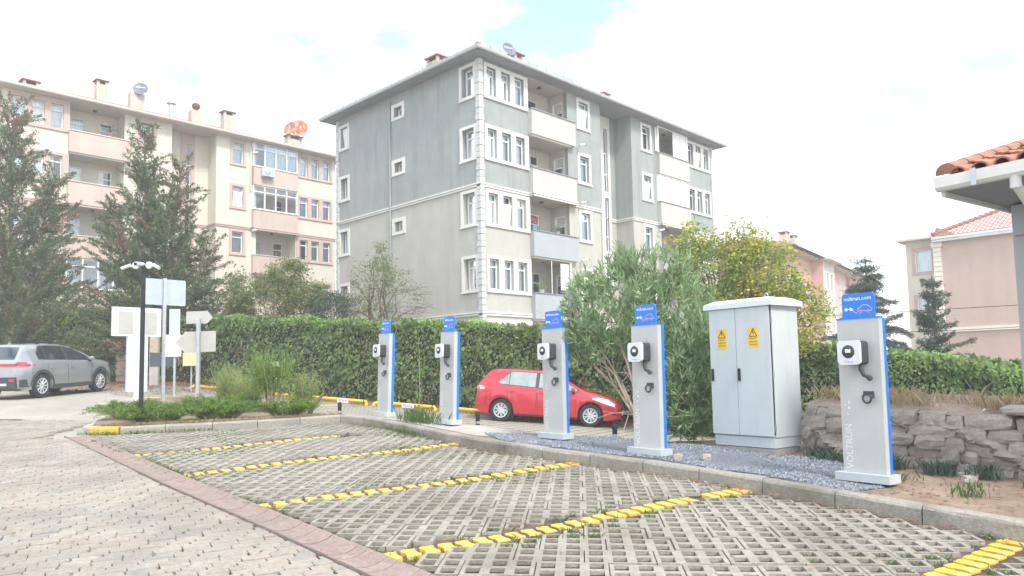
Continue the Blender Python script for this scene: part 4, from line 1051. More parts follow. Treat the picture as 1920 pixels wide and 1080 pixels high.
# plants in pots on the balconies
def potplant(name, label, loc, pr, ph, pm, lm, lr, n=220, cat='potted plant', size=.03, group='potted plants on the balconies'):
    t = thing(name, label, cat, loc, 0, group)
    MB().lathe((0, 0, 0), [(pr * .75, 0), (pr, ph), (pr * 1.05, ph)], 12).build('pot', M[pm], t, smooth=True)
    c = RNG.normal(0, 1, (n, 3)) * V(lr, lr, lr * .7) * .5 + V(0, 0, ph + lr * .7)
    leaves('foliage', c, RNG.normal(0, 1, (n, 3)) + V(0, 0, .8), size, M[lm], t)
    return t
def leaves(name, pts, nrm, size, mt, parent=None, asp=.5, dirs=None, var=.35, kind=None):
    """rhombic leaves, each with a slight fold, facing nrm"""
    p = np.asarray(pts, float); K = len(p); n_ = np.asarray(nrm, float); n_ = n_ / (np.linalg.norm(n_, axis=1)[:, None] + 1e-9)
    if dirs is None: dirs = RNG.normal(0, 1, (K, 3))
    d = dirs - n_ * np.sum(dirs * n_, 1)[:, None]; d /= (np.linalg.norm(d, axis=1)[:, None] + 1e-9)
    w = np.cross(n_, d); s = (np.full(K, size) if np.isscalar(size) else size) * RNG.uniform(1 - var, 1 + var, K)
    q = np.zeros((K, 4, 3)); s = s[:, None]
    q[:, 0] = p - d * s; q[:, 1] = p + w * s * asp - d * s * .1 + n_ * s * .12; q[:, 2] = p + d * s; q[:, 3] = p - w * s * asp - d * s * .1 + n_ * s * .12
    o = quads_obj(name, q, mt, parent)
    if kind: tag(o, kind=kind)
    return o
potplant('potted_plant', 'teal pot with pink flowers at the left end of the second balcony from below', on_b(KG, AG, 3.32, -.12, 8.26), .15, .24, 'potteal', 'petal', .34, 160)
potplant('potted_plant', 'green plant at the middle of the second balcony from below', on_b(KG, AG, 4.95, -.12, 8.26), .14, .14, 'conc2', 'l_spring', .26)
potplant('potted_plant', 'long dark trough with leafy plants at the left end of the lowest balcony', on_b(KG, AG, 3.7, -.12, 5.32), .17, .16, 'greypar', 'l_spring', .3)
potplant('potted_plant', 'tall plant in a terracotta pot at the right end of the lowest balcony', on_b(KG, AG, 5.95, -.12, 5.32), .17, .36, 'potred', 'l_spring', .34)
potplant('potted_plant', 'empty looking teal pot beside the terracotta pot on the lowest balcony', on_b(KG, AG, 5.55, -.12, 5.32), .17, .3, 'potteal', 'l_grass', .12, 60)
potplant('potted_plant', 'dark leafy plant on the top balcony of the cream building', on_b(KBg, AB, 5.3, .1, 15.45), .16, .25, 'potred', 'l_cedar', .5, 400)
# hanging shutter on the lowest balcony of the grey building
sh = thing('folded_awning', 'white folded panel hanging on the lowest balcony of the grey building', 'awning', on_b(KG, AG, 5.35, -.18, 5.6), AG)
MB().box((0, 0, .9), (.62, .03, .66)).build('panel', M['white'], sh); MB().box((0, .0, .24), (.62, .03, .62)).build('panel', M['white'], sh)
MB().tube([(-.95, 0, -.3), (-.95, 0, 1.3)], .02, 6).build('post', M['pvc'], sh); MB().tube([(.45, 0, -.3), (.45, 0, 1.3)], .05, 6).build('post', M['pvc'], sh)

# pink building at the right, behind the spruce
def pink_building():
    rot = AG; u = V(-math.sin(rot), math.cos(rot))            # wall runs towards the camera along -u
    K = (26.9, 47.0)
    B = thing('pink_building', 'pink building with a red tiled roof and a cream corner at the right', 'apartment building', (K[0], K[1], 0), rot)
    # local: wall plane x=0 facing -x, y from -12 (near) to 0 ; cream part y 0..2.6 recessed at x=.5
    zt = 9.45
    mb = MB(); P = Pl; mb.plate(P, (-12, -3, 0, zt), [], 0, 0); mb.build('wall', M['pink'], B)
    mb = MB(); mb.face([(0, -12, -3), (10, -12, -3), (10, -12, zt), (0, -12, zt)]); mb.face([(0, 0, -3), (.5, 0, -3), (.5, 0, zt), (0, 0, zt)]); mb.build('wall', M['pink'], B)
    Pc = mkP(.5, 0, 0, 1, -1, 0)
    hs = [(.38, 7.62, 1.36, 9.0), (.38, 4.55, 1.36, 5.95), (.38, 1.5, 1.36, 2.9)]
    mb = MB(); mb.plate(Pc, (.02, -3, 1.9, zt + .25), hs, 0, -.15); mb.build('wall', M['cream'], B)
    mb = MB(); mb.face([(.5, 1.9, -3), (11, 1.9, -3), (11, 1.9, zt + .25), (.5, 1.9, zt + .25)]); mb.build('wall', M['cream'], B)
    for h in hs: window(B, Pc, h, None, surround=(h[0] - .22, h[1] - .25, h[2] + .2, h[3] + .2), trim='pinktrim', curtain='curtain', depth=.08, transom=None, sillp=False)
    # quoins at the joint
    qm = mesh_of(MB().box((0, 0, 0), (.30, .46, .28)), 'quoin_block', M['quoincream'])
    z = -2
    while z < zt - .5:
        o = bpy.data.objects.new('quoin_block', qm); COL.objects.link(o); o.parent = B; o.location = (.02, -.1, z); z += .31
    MB().box((.0, -.1, zt - .3), (.42, .6, .3)).build('capital', M['trim'], B)
    mb = MB(); mb.box((-.02, -6.2, 3.75), (.2, 11.6, .26)); mb.build('belt_course', M['quoincream'], B)
    mb = MB(); mb.box((-.35, -6.2, zt + .10), (.16, 12.6, .16)); mb.box((-.24, -6.2, zt - .07), (.3, 12.6, .12)); mb.build('gutter', M['white'], B)
    mb = MB(); mb.face([(-.4, -12.4, zt - .01), (.2, -12.4, zt - .01), (.2, .1, zt - .01), (-.4, .1, zt - .01)]); mb.build('soffit', M['soffit_c'], B)
    # cream upper box (roof end over the recessed part)
    mb = MB(); mb.prism([(-.1, .12), (11, .12), (11, 2.3), (-.1, 2.3)], zt + .2, zt + .32)
    mb.v += []; mb.build('eave_box', M['cream'], B)
    mb = MB(); mb.face([(-.1, .12, zt + .32), (-.1, 2.3, zt + .32), (1.0, .12, zt + 1.0)]); mb.face([(-.1, 2.3, zt + .32), (11, 2.3, zt + .32), (11, .12, zt + 1.2), (1.0, .12, zt + 1.0)]); mb.build('roof_end', M['cream'], B)
    # tiled roof: rows of rounded tiles on a slope rising along +x, hip edge towards the far end
    rise = .42
    vs = []; fs = []
    n_u = 0; mb = MB()
    y = -12.4; ny = 52; dy = 12.4 / ny; nx_ = 16; dx = .34
    for i in range(ny):
        for j in range(nx_):
            y0 = -12.4 + i * dy; x0 = -.42 + j * dx
            if x0 > 0 and y0 > -x0 * .75 - 0.1: continue
            for q in range(3):
                a0, a1 = q / 3, (q + 1) / 3
                h0, h1 = .05 * math.sin(math.pi * a0), .05 * math.sin(math.pi * a1)
                ya, yb_ = y0 + dy * a0, y0 + dy * a1
                z0 = zt + .2 + (x0 + .42) * rise; z1 = zt + .2 + (x0 + dx + .42) * rise
                mb.face([(x0, ya, z0 + h0 + .035), (x0, yb_, z0 + h1 + .035), (x0 + dx, yb_, z1 + h1), (x0 + dx, ya, z1 + h0)])
            mb.face([(x0, y0, z0 + .035), (x0, y0 + dy, z0 + .035), (x0, y0 + dy, z0 - .02), (x0, y0, z0 - .02)])
    rf = mb.build('roof_tiles', M['tile'], B, fix=False); tag(rf, kind='stuff')
    mb = MB(); 
    for i in range(16):
        t = i / 16; x0 = -.1 + t * 5; mb.tube([(x0, -x0 * .75 + .05, zt + .28 + (x0 + .42) * rise), (x0 + .36, -(x0 + .36) * .75 + .05, zt + .24 + (x0 + .78) * rise)], [.13, .10], 8)
    mb.build('ridge_tiles', M['tile'], B, smooth=True)
    mb = MB(); mb.box((3.2, -5.6, zt + 2.0), (.9, 1.3, 1.1)); mb.build('chimney', M['chim'], B); mb = MB(); mb.box((3.2, -5.6, zt + 2.65), (1.1, 1.5, .08)); mb.build('chimney_cap', M['chimcap'], B)
    mb = MB(); mb.tube([(-.12, -9.6, zt - .1), (-.12, -9.6, 6.0)], .09, 8); mb.build('downpipe', M['quoincream'], B, smooth=True)
    return B
M['quoincream'] = mat('quoin_cream', (.72, .69, .60), .9, .05, 5, .2, 20)
pink_building()

# salmon terrace of flats seen between the yellow tree and the last charger
def salmon():
    az_ = R(90 - 36); B = thing('salmon_building', 'salmon and cream flats with white shutters behind the yellow green tree', 'apartment building', (26.6, 66, 0), R(90 - 36))
    zt = 11.0
    seg = [(-9, 0, 0, 'salmon'), (0, 4.2, -1.0, 'cream'), (4.2, 13.0, -.1, 'salmon'), (13, 16, .5, 'cream'), (16, 26, .1, 'salmon')]
    for x0, x1, y0, mt in seg:
        P = mkP(0, y0, 1, 0, 0, -1); hs = []
        if x0 >= 0:
            for z in (8.4, 5.4, 2.4):
                for q in (.28, .62) if x1 - x0 < 5 else (.15, .30, .62, .78): a = x0 + (x1 - x0) * q; hs.append((a, z, a + .75, z + 1.6))
        mb = MB(); mb.plate(P, (x0, -4, x1, zt), hs, 0, -.15); mb.build('wall', M[mt], B)
        for h in hs: window(B, P, h, None, curtain='curtain_w', depth=.08, transom=None, surround=(h[0] - .12, h[1] - .12, h[2] + .12, h[3] + .12), trim='trim', sillp=False, room=False)
        mb = MB(); mb.face([(x0, y0, -4), (x0, 8, -4), (x0, 8, zt), (x0, y0, zt)]); mb.build('wall', M['salmon'], B)
        mb = MB(); mb.box(((x0 + x1) / 2, y0 - .3, zt + .08), (x1 - x0 + .3, .9, .16)); mb.build('eave', M['soffit_c'], B)
    mb = MB(); mb.face([(-9, 10, -4), (-9, 0, -4), (-9, 0, zt), (-9, 10, zt)]); mb.build('wall', M['salmon'], B)
    mb = MB(); A, Bq, C, D = (-9.5, -1.3, zt + .17), (26.5, -1.3, zt + .17), (26.5, 10, zt + .17), (-9.5, 10, zt + .17); r0, r1 = (-4, 4.5, zt + 2.1), (22, 4.5, zt + 2.1)
    mb.face([A, Bq, r1, r0]); mb.face([Bq, C, r1]); mb.face([C, D, r0, r1]); mb.face([D, A, r0]); mb.build('roof', M['tile'], B)
    for x in (-3.5, -1.2): chimney(B, x, 1.2, zt, zt + 2.0, .9, .7)
    mb = MB(); mb.face([(-9.4, -1.25, zt + .18), (0.3, -1.25, zt + .18), (0.3, -1.25, zt + .22), (-4, 2, zt + 1.6)]); mb.build('gable', M['cream'], B)
salmon()
fh = thing('distant_house', 'tiny orange tiled house far away between cedar and spruce', 'house', (60, 110, 0))
MB().box((0, 0, .5), (7, 6, 4)).build('wall', M['cream'], fh)
mb = MB(); mb.face([(-4, -3.5, 2.5), (4, -3.5, 2.5), (2, 0, 4.3), (-2, 0, 4.3)]); mb.face([(4, -3.5, 2.5), (4, 3.5, 2.5), (2, 0, 4.3)]); mb.face([(-4, 3.5, 2.5), (-4, -3.5, 2.5), (-2, 0, 4.3)]); mb.face([(4, 3.5, 2.5), (-4, 3.5, 2.5), (-2, 0, 4.3), (2, 0, 4.3)]); mb.build('roof', mat('orange_tile', (.70, .24, .12), .8), fh)

# gatehouse corner at the top right
def gatehouse():
    """the gutter runs towards the camera along -y; the roof rises along +x"""
    B = thing('gatehouse', 'small building with mossy red roll tiles and a white gutter at the upper right', 'building', (4.54, 7.6, 0), R(35))
    z = 3.40; Ln = 4.0; rise = .30
    MB().box((3.4, -2.0, z - 1.95), (4.1, 3.94, 3.8)).build('wall', M['greypar'], B)
    MB().box((1.38, -.30, z - .22), (.16, .5, .34)).build('beam', M['greypar'], B)
    mb = MB(); mb.face([(-.03, 0.06, z - .024), (5.5, 0.06, z - .024), (5.5, -Ln, z - .024), (-.03, -Ln, z - .024)]); mb.build('soffit', M['soffit'], B)
    prf = [(.02, .10), (.02, .0), (-.02, -.03), (-.09, -.03), (-.12, .0), (-.12, .11), (-.10, .11)]
    mb = MB()
    for p, q in zip(prf[:-1], prf[1:]): mb.face([(p[0], .10, z + p[1]), (p[0], -Ln, z + p[1]), (q[0], -Ln, z + q[1]), (q[0], .10, z + q[1])])
    mb.face([(a, .10, z + b) for a, b in prf]); mb.build('gutter', M['gutw'], B)
    mb = MB(); mb.prism([(0.02, .06), (5.5, .06), (5.5, .10), (.02, .10)], z - .07, z + .06); mb.build('verge_board', M['gutw'], B)
    mb = MB(); mb.lathe((-.05, -.62, z - .14), [(.05, 0), (.05, .12), (.06, .14)], 10); mb.tube([(-.05, -.62, z - .10), (.25, -.62, z - .28), (1.30, -.62, z - .30)], .045, 8); mb.build('gutter_outlet', M['gutw'], B, smooth=True)
    for y in (-.28, -1.2, -2.1): MB().box((-.125, y, z + .04), (.012, .05, .17)).build('gutter_strap', M['galv'], B)
    tl = .40; tw = .205
    tm = MB(); n = 7
    for i in range(n):
        a, b = math.pi * i / n, math.pi * (i + 1) / n; r0_, r1_ = .082, .066
        tm.face([(-math.cos(a) * r0_, 0, math.sin(a) * r0_), (-math.cos(b) * r0_, 0, math.sin(b) * r0_), (-math.cos(b) * r1_, tl, math.sin(b) * r1_ - .012), (-math.cos(a) * r1_, tl, math.sin(a) * r1_ - .012)])
        tm.face([(-math.cos(a) * r0_, 0, math.sin(a) * r0_), (-math.cos(b) * r0_, 0, math.sin(b) * r0_), (-math.cos(b) * (r0_ - .018), 0.001, math.sin(b) * (r0_ - .018)), (-math.cos(a) * (r0_ - .018), 0.001, math.sin(a) * (r0_ - .018))])
    for sx in (-1, 1): tm.face([(sx * .082, 0, 0), (sx * .125, 0, -.03), (sx * .125, tl, -.042), (sx * .066, tl, -.012)])
    cm = mesh_of(tm, 'roof_tile', M['tile2']); slope = math.atan(rise)
    for j in range(9):
        for i in range(18):
            y = -.10 - i * tw; x = -.03 + j * (tl - .07)
            mw = Matrix.Translation((x, y + random.uniform(-.006, .006), z + .13 + x * rise + random.uniform(-.006, .008))) @ Matrix.Rotation(R(-90) + random.uniform(-.03, .03), 4, 'Z') @ Matrix.Rotation(slope, 4, 'X')
            o = bpy.data.objects.new('roof_tile', cm); COL.objects.link(o); o.parent = B; o.matrix_local = mw
    mb = MB(); mb.face([(-.02, .05, z + .07), (-.02, -Ln, z + .07), (5, -Ln, z + .07 + 5 * rise), (5, .05, z + .07 + 5 * rise)]); mb.build('roof_deck', M['tile2'], B)
    hm = MB(); n = 8
    for i in range(n):
        a, b = math.pi * i / n, math.pi * (i + 1) / n
        hm.face([(-math.cos(a) * .115, 0, math.sin(a) * .115), (-math.cos(b) * .115, 0, math.sin(b) * .115), (-math.cos(b) * .088, .42, math.sin(b) * .088), (-math.cos(a) * .088, .42, math.sin(a) * .088)])
        hm.face([(-math.cos(a) * .115, 0, math.sin(a) * .115), (-math.cos(b) * .115, 0, math.sin(b) * .115), (0, 0, 0)])
    hme = mesh_of(hm, 'ridge_tile', M['tile2'])
    for i in range(10):
        x = .0 + i * .34; mw = Matrix.Translation((x, .02, z + .15 + x * rise)) @ Matrix.Rotation(R(-90), 4, 'Z') @ Matrix.Rotation(slope + .05, 4, 'X')
        o = bpy.data.objects.new('ridge_tile', hme); COL.objects.link(o); o.parent = B; o.matrix_local = mw
M['tile2'] = mat('roll_tile', (.36, .165, .115), .85, .3, 9, .5, 40, dirt=(.20, .175, .10), dscale=4)
M['gutw'] = mat('gutter_white', (.66, .67, .64), .5, .05, 4, dirt=(.54, .53, .48), dscale=2)
gatehouse()

# ------------------------------------------------------------------ charging posts
def rrect(w, h, r, n=4, corners=(1, 1, 1, 1)):
    P = []
    for k, (cx_, cy_) in enumerate(((w / 2 - r, -h / 2 + r), (w / 2 - r, h / 2 - r), (-w / 2 + r, h / 2 - r), (-w / 2 + r, -h / 2 + r))):
        if not corners[k]: P.append((cx_ + (r if cx_ > 0 else -r), cy_ + (r if cy_ > 0 else -r))); continue
        a0 = [-90, 0, 90, 180][k]
        for i in range(n + 1): a = R(a0 + 90 * i / n); P.append((cx_ + r * math.cos(a), cy_ + r * math.sin(a)))
    return P
def make_post():
    t = thing('charging_post', '', 'charging post', group='car charging posts along the kerb')
    fr = lambda x, y, z: (x, -z, y)        # panels drawn in x/height, z = outwards (local -y)
    mb = MB(); mb.box((0, .0, .06), (.56, .22, .08)); mb.build('base_plinth', M['basegrey'], t)
    MB().box((0, -.005, .10 + .77), (.44, .07, 1.54)).build('body', M['silver'], t)
    MB().box((.008, .058, .10 + .77), (.424, .052, 1.54)).build('back_panel', M['blue'], t)
    MB().box((0, -.005, 1.648), (.45, .078, .016)).build('top_trim', M['blue'], t)
    mb = MB(); mb.prism(rrect(.34, .25, .035, 4, (0, 1, 1, 0)), -.012, .012, lambda x, y, z: (x, -z - .0, y + 1.655 + .125)); hd_ = mb.build('header_sign', M['blue'], t)
    text_obj('voltrun.com', .058, M['inkwhite'], hd_, Matrix.Translation((0, -.014, 1.85)) @ Matrix.Rotation(R(90), 4, 'X'), depth=.0008)
    # plug and car pictogram
    mb = MB()
    def line(pts, r_=.004):
        for a, b in zip(pts[:-1], pts[1:]):
            dx, dz = b[0] - a[0], b[1] - a[1]; l = math.hypot(dx, dz) or 1; nx, nz_ = -dz / l * r_, dx / l * r_
            mb.face([(a[0] + nx, -.0145, a[1] + nz_), (b[0] + nx, -.0145, b[1] + nz_), (b[0] - nx, -.0145, b[1] - nz_), (a[0] - nx, -.0145, a[1] - nz_)])
    zc = 1.745
    line([(-.005, zc - .02), (.0, zc), (.025, zc + .012), (.05, zc + .035), (.10, zc + .035), (.13, zc + .008), (.145, zc), (.145, zc - .025), (-.005, zc - .022)])
    for cx_ in (.03, .11): line([(cx_ + .016 * math.cos(R(a)), zc - .028 + .016 * math.sin(R(a))) for a in range(0, 361, 45)], .003)
    line([(-.06, zc - .01), (-.02, zc - .045), (-.005, zc - .03)], .004)
    mb.build('car_pictogram', M['inkorange'], hd_, fix=False)
    mb = MB()
    mb.face([(-.14, -.0145, zc + .012), (-.115, -.0145, zc + .016), (-.115, -.0145, zc - .016), (-.14, -.0145, zc - .012)][::-1])
    mb.face([(-.115, -.0145, zc + .005), (-.085, -.0145, zc + .005), (-.085, -.0145, zc - .005), (-.115, -.0145, zc - .005)][::-1])
    mb.face([(-.085, -.0145, zc + .02), (-.06, -.0145, zc + .01), (-.045, -.0145, zc - .015), (-.085, -.0145, zc - .014)][::-1])
    mb.build('plug_pictogram', M['inkwhite'], hd_, fix=False)
    # wallbox
    mb = MB(); mb.prism(rrect(.225, .235, .035), 0, .135, lambda x, y, z: (x - .012, -.041 - z, y + 1.30)); wb = mb.build('wallbox', M['plastic'], t, smooth=True)
    mb = MB(); mb.prism(rrect(.232, .240, .038), .136, .172, lambda x, y, z: (x - .012, -.041 - z, y + 1.30)); fp = mb.build('front_cover', M['white'], wb, smooth=True)
    mb = MB(); mb.lathe((-.012, -.213, 1.31), [(.062, 0), (.066, .003), (.060, .006), (.0, .006)], 24, M=Matrix.Rotation(R(90), 3, 'X')); mb.build('screen', M['screen'], wb, smooth=True)
    mb = MB(); mb.face([(-.040, -.2205, 1.30), (.016, -.2205, 1.30), (.016, -.2205, 1.335), (-.040, -.2205, 1.335)]); mb.build('display', M['display'], wb)
    text_obj('voltrun', .032, M['inkblue'], wb, Matrix.Translation((-.012, -.2135, 1.21)) @ Matrix.Rotation(R(90), 4, 'X'), depth=.0006)
    mb = MB(); mb.tube([(.05, -.10, 1.20), (.055, -.11, 1.13), (.085, -.12, 1.08), (.13, -.11, 1.055)], [.022, .024, .022, .020], 10); mb.lathe((.135, -.105, 1.045), [(.0, -.03), (.024, -.018), (.03, 0), (.024, .018), (0, .03)], 10); mb.build('plug_handle', M['plastic'], wb, smooth=True)
    # plug holder
    hold = MB(); hold.prism([(-.055, .015), (.055, .015), (.052, .055), (-.052, .055)], 0, .012, lambda x, y, z: (x + .085, -.041 - z, y + .86)); hb = hold.build('plug_holder', M['plastic'], t)
    mb = MB(); pr_ = [(.085 + .042 * math.cos(R(a)), -.085, .845 + .045 * math.sin(R(a))) for a in range(-230, 51, 20)]; mb.tube(pr_, .011, 6); mb.tube([(.125, -.045, .86), (.14, -.10, .86)], .016, 8); mb.build('ring', M['plastic'], hb, smooth=True)
    # vertical lettering and dots
    T0 = Matrix.Translation((-.145, -.0405, .36)) @ Matrix.Rotation(R(90), 4, 'X') @ Matrix.Rotation(R(90), 4, 'Z')
    text_obj('VOLTRUN', .098, M['inkfaint'], t, T0, depth=.0006)
    mb = MB()
    for (a, b, r_) in ((-.145, .68, .008), (-.13, .745, .013), (-.13, .80, .013), (-.165, .775, .009)): mb.lathe((a, -.0412, b), [(r_, 0), (r_ * .98, .0006)], 10, M=Matrix.Rotation(R(90), 3, 'X'))
    mb.build('dots', M['inkfaint'], t, fix=False)
    for sx in (-.12, .08): MB().lathe((sx, -.041, 1.545), [(.007, 0), (.006, .004)], 8, M=Matrix.Rotation(R(90), 3, 'X')).build('bolt', M['galv'], t)
    return t
def copy_deep(o, parent=None):
    c = o.copy(); COL.objects.link(c); c.parent = parent
    c.matrix_parent_inverse = o.matrix_parent_inverse.copy()
    for ch in KID(o): copy_deep(ch, c)
    return c
def KID(o): return [x for x in bpy.data.objects if x.parent == o]
post0 = make_post()
PLbl = ['leftmost and smallest looking charging post, near the kerb corner', 'second charging post from the left, with grass at its foot', 'charging post standing in front of the red hatchback', 'charging post in front of the oleander stems', 'nearest charging post, right of the grey cabinet']
bpos = [(-2.59, 14.83, .030), (-1.19, 13.25, .028), (.59, 11.13, .0), (1.675, 9.485, .004), (3.50, 7.56, .002)]
adj = math.atan2(-.79, .614)
proto_kids = None
for i, (x, y, lean) in enumerate(bpos):
    # base point is the visible foot; move back half of the plinth so that it stands on the kerb strip
    o = post0 if i == 0 else copy_deep(post0)
    o['label'] = PLbl[i]
    bx_, by_ = x + .79 * .01, y + .614 * .01
    o.matrix_world = Matrix.Translation((bx_, by_, PL(bx_, by_) + .112)) @ Matrix.Rotation(lean, 4, 'Y') @ Matrix.Rotation(adj + (.0 if i < 4 else -.03), 4, 'Z')
for i in (0,): pass

# ------------------------------------------------------------------ electrical cabinet
def cabinet():
    m_ = (3.22, 9.33); zb = PL(*m_) + .10
    t = thing('electrical_cabinet', 'tall light grey two-door electrical cabinet with yellow warning signs', 'cabinet', (m_[0], m_[1], zb), math.atan2(-.79, .614))
    # local: +x along the kerb towards the camera's right front; corner nearest the camera at (0,0); doors on -y side; x from -.92 to 0, depth y 0..0.62
    w, d, h = .93, .60, 1.66
    MB().box((-w / 2, d / 2 - .0, .02), (w - .04, d - .03, .14)).build('concrete_base', M['conc'], t)
    MB().box((-w / 2, d / 2, .165), (w - .03, d - .03, .13)).build('plinth', M['cab'], t)
    body = MB().box((-w / 2, d / 2 + .01, .235 + (h - .0) / 2), (w, d - .02, h)).build('body', M['cab'], t)
    for x0, x1 in ((-w + .01, -.55 * w + .0), (-.55 * w + .006, -.012)):
        mb = MB(); mb.box(((x0 + x1) / 2, -.008, .245 + h / 2 - .01), (x1 - x0, .022, h - .03)); dr = mb.build('door', M['cab'], t)
        hx = x0 + .035
        MB().box((hx, -.03, 1.02), (.028, .022, .16)).build('handle', M['black'], dr)
        sx0, sx1 = (x0 + .12, x0 + .27) if x0 < -.6 else (x0 + .185, x0 + .335)
        z0, z1 = 1.36, 1.62
        mb = MB(); mb.face([(sx0, -.0205, z0), (sx1, -.0205, z0), (sx1, -.0205, z1), (sx0, -.0205, z1)]); mb.build('warning_sign', M['warn'], dr)
        mb = MB(); cx_ = (sx0 + sx1) / 2; yy = -.0215
        A, Bq, C = (cx_ - .055, 1.505), (cx_ + .055, 1.505), (cx_, 1.605)
        for a, b in ((A, Bq), (Bq, C), (C, A)):
            dx, dz = b[0] - a[0], b[1] - a[1]; l = math.hypot(dx, dz); nx, nz_ = -dz / l * .005, dx / l * .005
            mb.face([(a[0] + nx, yy, a[1] + nz_), (b[0] + nx, yy, b[1] + nz_), (b[0] - nx, yy, b[1] - nz_), (a[0] - nx, yy, a[1] - nz_)])
        mb.face([(cx_ - .005, yy, 1.58), (cx_ + .008, yy, 1.58), (cx_ + .0, yy, 1.555), (cx_ - .014, yy, 1.545)]); mb.face([(cx_ - .004, yy, 1.56), (cx_ + .014, yy, 1.552), (cx_ + .0, yy, 1.515), (cx_ + .001, yy, 1.54)])
        mb.build('lightning_triangle', M['ink'], dr, fix=False)
        for q, (s_, z_) in enumerate((('DİKKAT', 1.477), ('ELEKTRİK', 1.437), ('TEHLİKESİ', 1.40))):
            text_obj(s_, .027 if q != 2 else .024, M['ink'], dr, Matrix.Translation((cx_, yy, z_)) @ Matrix.Rotation(R(90), 4, 'X'), depth=.0003)
    for z in (.35, 1.02, 1.7): MB().box((.003, .012, z), (.014, .02, .09)).build('hinge', M['galv'], t)
    mb = MB(); mb.box((-.004, .004, .245 + h / 2), (.006, .012, h - .04)); mb.build('door_seal', M['black'], t)
    e = .055; zr = .235 + h; mb = MB(); o4 = [(-w - e, -e), (e, -e), (e, d + e), (-w - e, d + e)]; i4 = [(-w - e + .10, -e + .10), (e - .10, -e + .10), (e - .10, d + e - .10), (-w - e + .10, d + e - .10)]
    for k in range(4):
        a, b, c, d_ = o4[k], o4[(k + 1) % 4], i4[(k + 1) % 4], i4[k]
        mb.face([(a[0], a[1], zr - .01), (b[0], b[1], zr - .01), (b[0], b[1], zr + .055), (a[0], a[1], zr + .055)]); mb.face([(a[0], a[1], zr + .055), (b[0], b[1], zr + .055), (c[0], c[1], zr + .105), (d_[0], d_[1], zr + .105)])
    mb.face([(p[0], p[1], zr + .105) for p in i4]); mb.face([(p[0], p[1], zr - .01) for p in reversed(o4)]); mb.build('roof', M['cabroof'], t)
    mb = MB(); mb.tube([(-.10 + .022 * math.cos(R(a)), .09, zr + .125 + .03 * math.sin(R(a))) for a in range(0, 361, 30)], .008, 6, cap=False); mb.build('lifting_eye', M['galv'], t, smooth=True)
cabinet()

# ------------------------------------------------------------------ signs and poles on the island (all seen from behind)
def zi(x, y): return PL(x, y) + .11
def board_sign():
    t = thing('notice_board', 'white T-shaped notice board seen from behind, left of the black camera pole', 'sign', (-8.85, 17.6, zi(-8.85, 17.6)), R(46))
    z0 = -t.location.z
    mb = MB(); mb.box((-.02, .06, 2.95 + z0), (1.08, .10, .68)); bd = mb.build('board', M['white'], t)
    for x0, x1 in ((-.44, -.12), (.10, .42)): MB().box(((x0 + x1) / 2, .005, 2.93 + z0), (x1 - x0, .012, .52)).build('back_panel', M['signgrey'], bd)
    MB().box((-.0, .06, 1.96 + z0), (.46, .09, 1.31)).build('lower_panel', M['signback2'], t)
    MB().box((-.02, -.03, 1.95 + z0), (.13, .09, 2.5)).build('post', M['white'], t)
M['signback2'] = mat('sign_back_white', (.54, .58, .61), .6, .04, 4, dirt=(.46, .49, .52), dscale=1.4)
board_sign()
def cctv():
    x, y = -6.95, 13.97; t = thing('camera_pole', 'slender black pole carrying three white cameras', 'camera pole', (x, y, zi(x, y)))
    MB().tube([(0, 0, 0), (0, 0, 3.22)], .042, 12).build('pole', M['black'], t, smooth=True)
    MB().box((0, 0, .01), (.2, .2, .02)).build('base_plate', M['black'], t)
    for k, (dx, dy) in enumerate(((-.13, .0), (.12, .0))):
        MB().lathe((dx, -.02, 2.98), [(.0, -.03), (.045, -.02), (.068, 0), (.068, .025), (.04, .04)], 14, M=Matrix.Rotation(R(90), 3, 'X')).build('mounting_box', M['white'], t, smooth=True)
        s = -1 if dx < 0 else 1
        mb = MB(); mb.tube([(dx + s * .02, -.04, 2.98), (dx + s * .10, -.06, 2.96)], .02, 6); mb.tube([(dx + s * .08, -.05, 2.99), (dx + s * .23, -.12, 2.91)], [.029, .032], 10); mb.build('camera', M['white'], t, smooth=True)
    mb = MB(); mb.tube([(0, -.02, 3.0), (0, -.30, 2.97)], [.036, .042], 12); mb.build('camera', M['white'], t, smooth=True)
    MB().tube([(0, -.30, 2.97), (0, -.315, 2.969)], .028, 12).build('lens', M['black'], t, smooth=True)
cctv()
def profile_pole(t, h, w=.075):
    mb = MB(); mb.prism([(-w / 2, -w / 2), (w / 2, -w / 2), (w / 2, -w / 2 + .012), (w * .2, -w / 2 + .012), (w * .2, w / 2 - .012), (w / 2, w / 2 - .012), (w / 2, w / 2), (-w / 2, w / 2), (-w / 2, w / 2 - .012), (-w * .2, w / 2 - .012), (-w * .2, -w / 2 + .012), (-w / 2, -w / 2 + .012)], -.05, h)
    mb.build('pole', M['galv'], t)
t = thing('road_sign', 'rectangular blank blue-grey road sign back on the left galvanised pole', 'road sign', (-9.37, 20.0, zi(-9.37, 20)), R(44))
profile_pole(t, 3.28); zz = -t.location.z
mb = MB(); mb.prism(rrect(1.08, .70, .05), .04, .055, lambda x, y, z: (x + .03, z, y + 3.93 + zz)); mb.build('plate', M['signback'], t)
MB().box((0, .03, 4.15 + zz), (.12, .02, .04)).build('bracket', M['galv'], t); MB().box((0, .03, 3.72 + zz), (.12, .02, .04)).build('bracket', M['galv'], t)
t = thing('direction_sign', 'two arrow-shaped blank sign backs on the right galvanised pole', 'road sign', (-8.23, 19.5, zi(-8.23, 19.5)), 0)
profile_pole(t, 2.16, .085); zz = -t.location.z
fx = lambda x, y, z: (x + 8.23, z, y + zz)
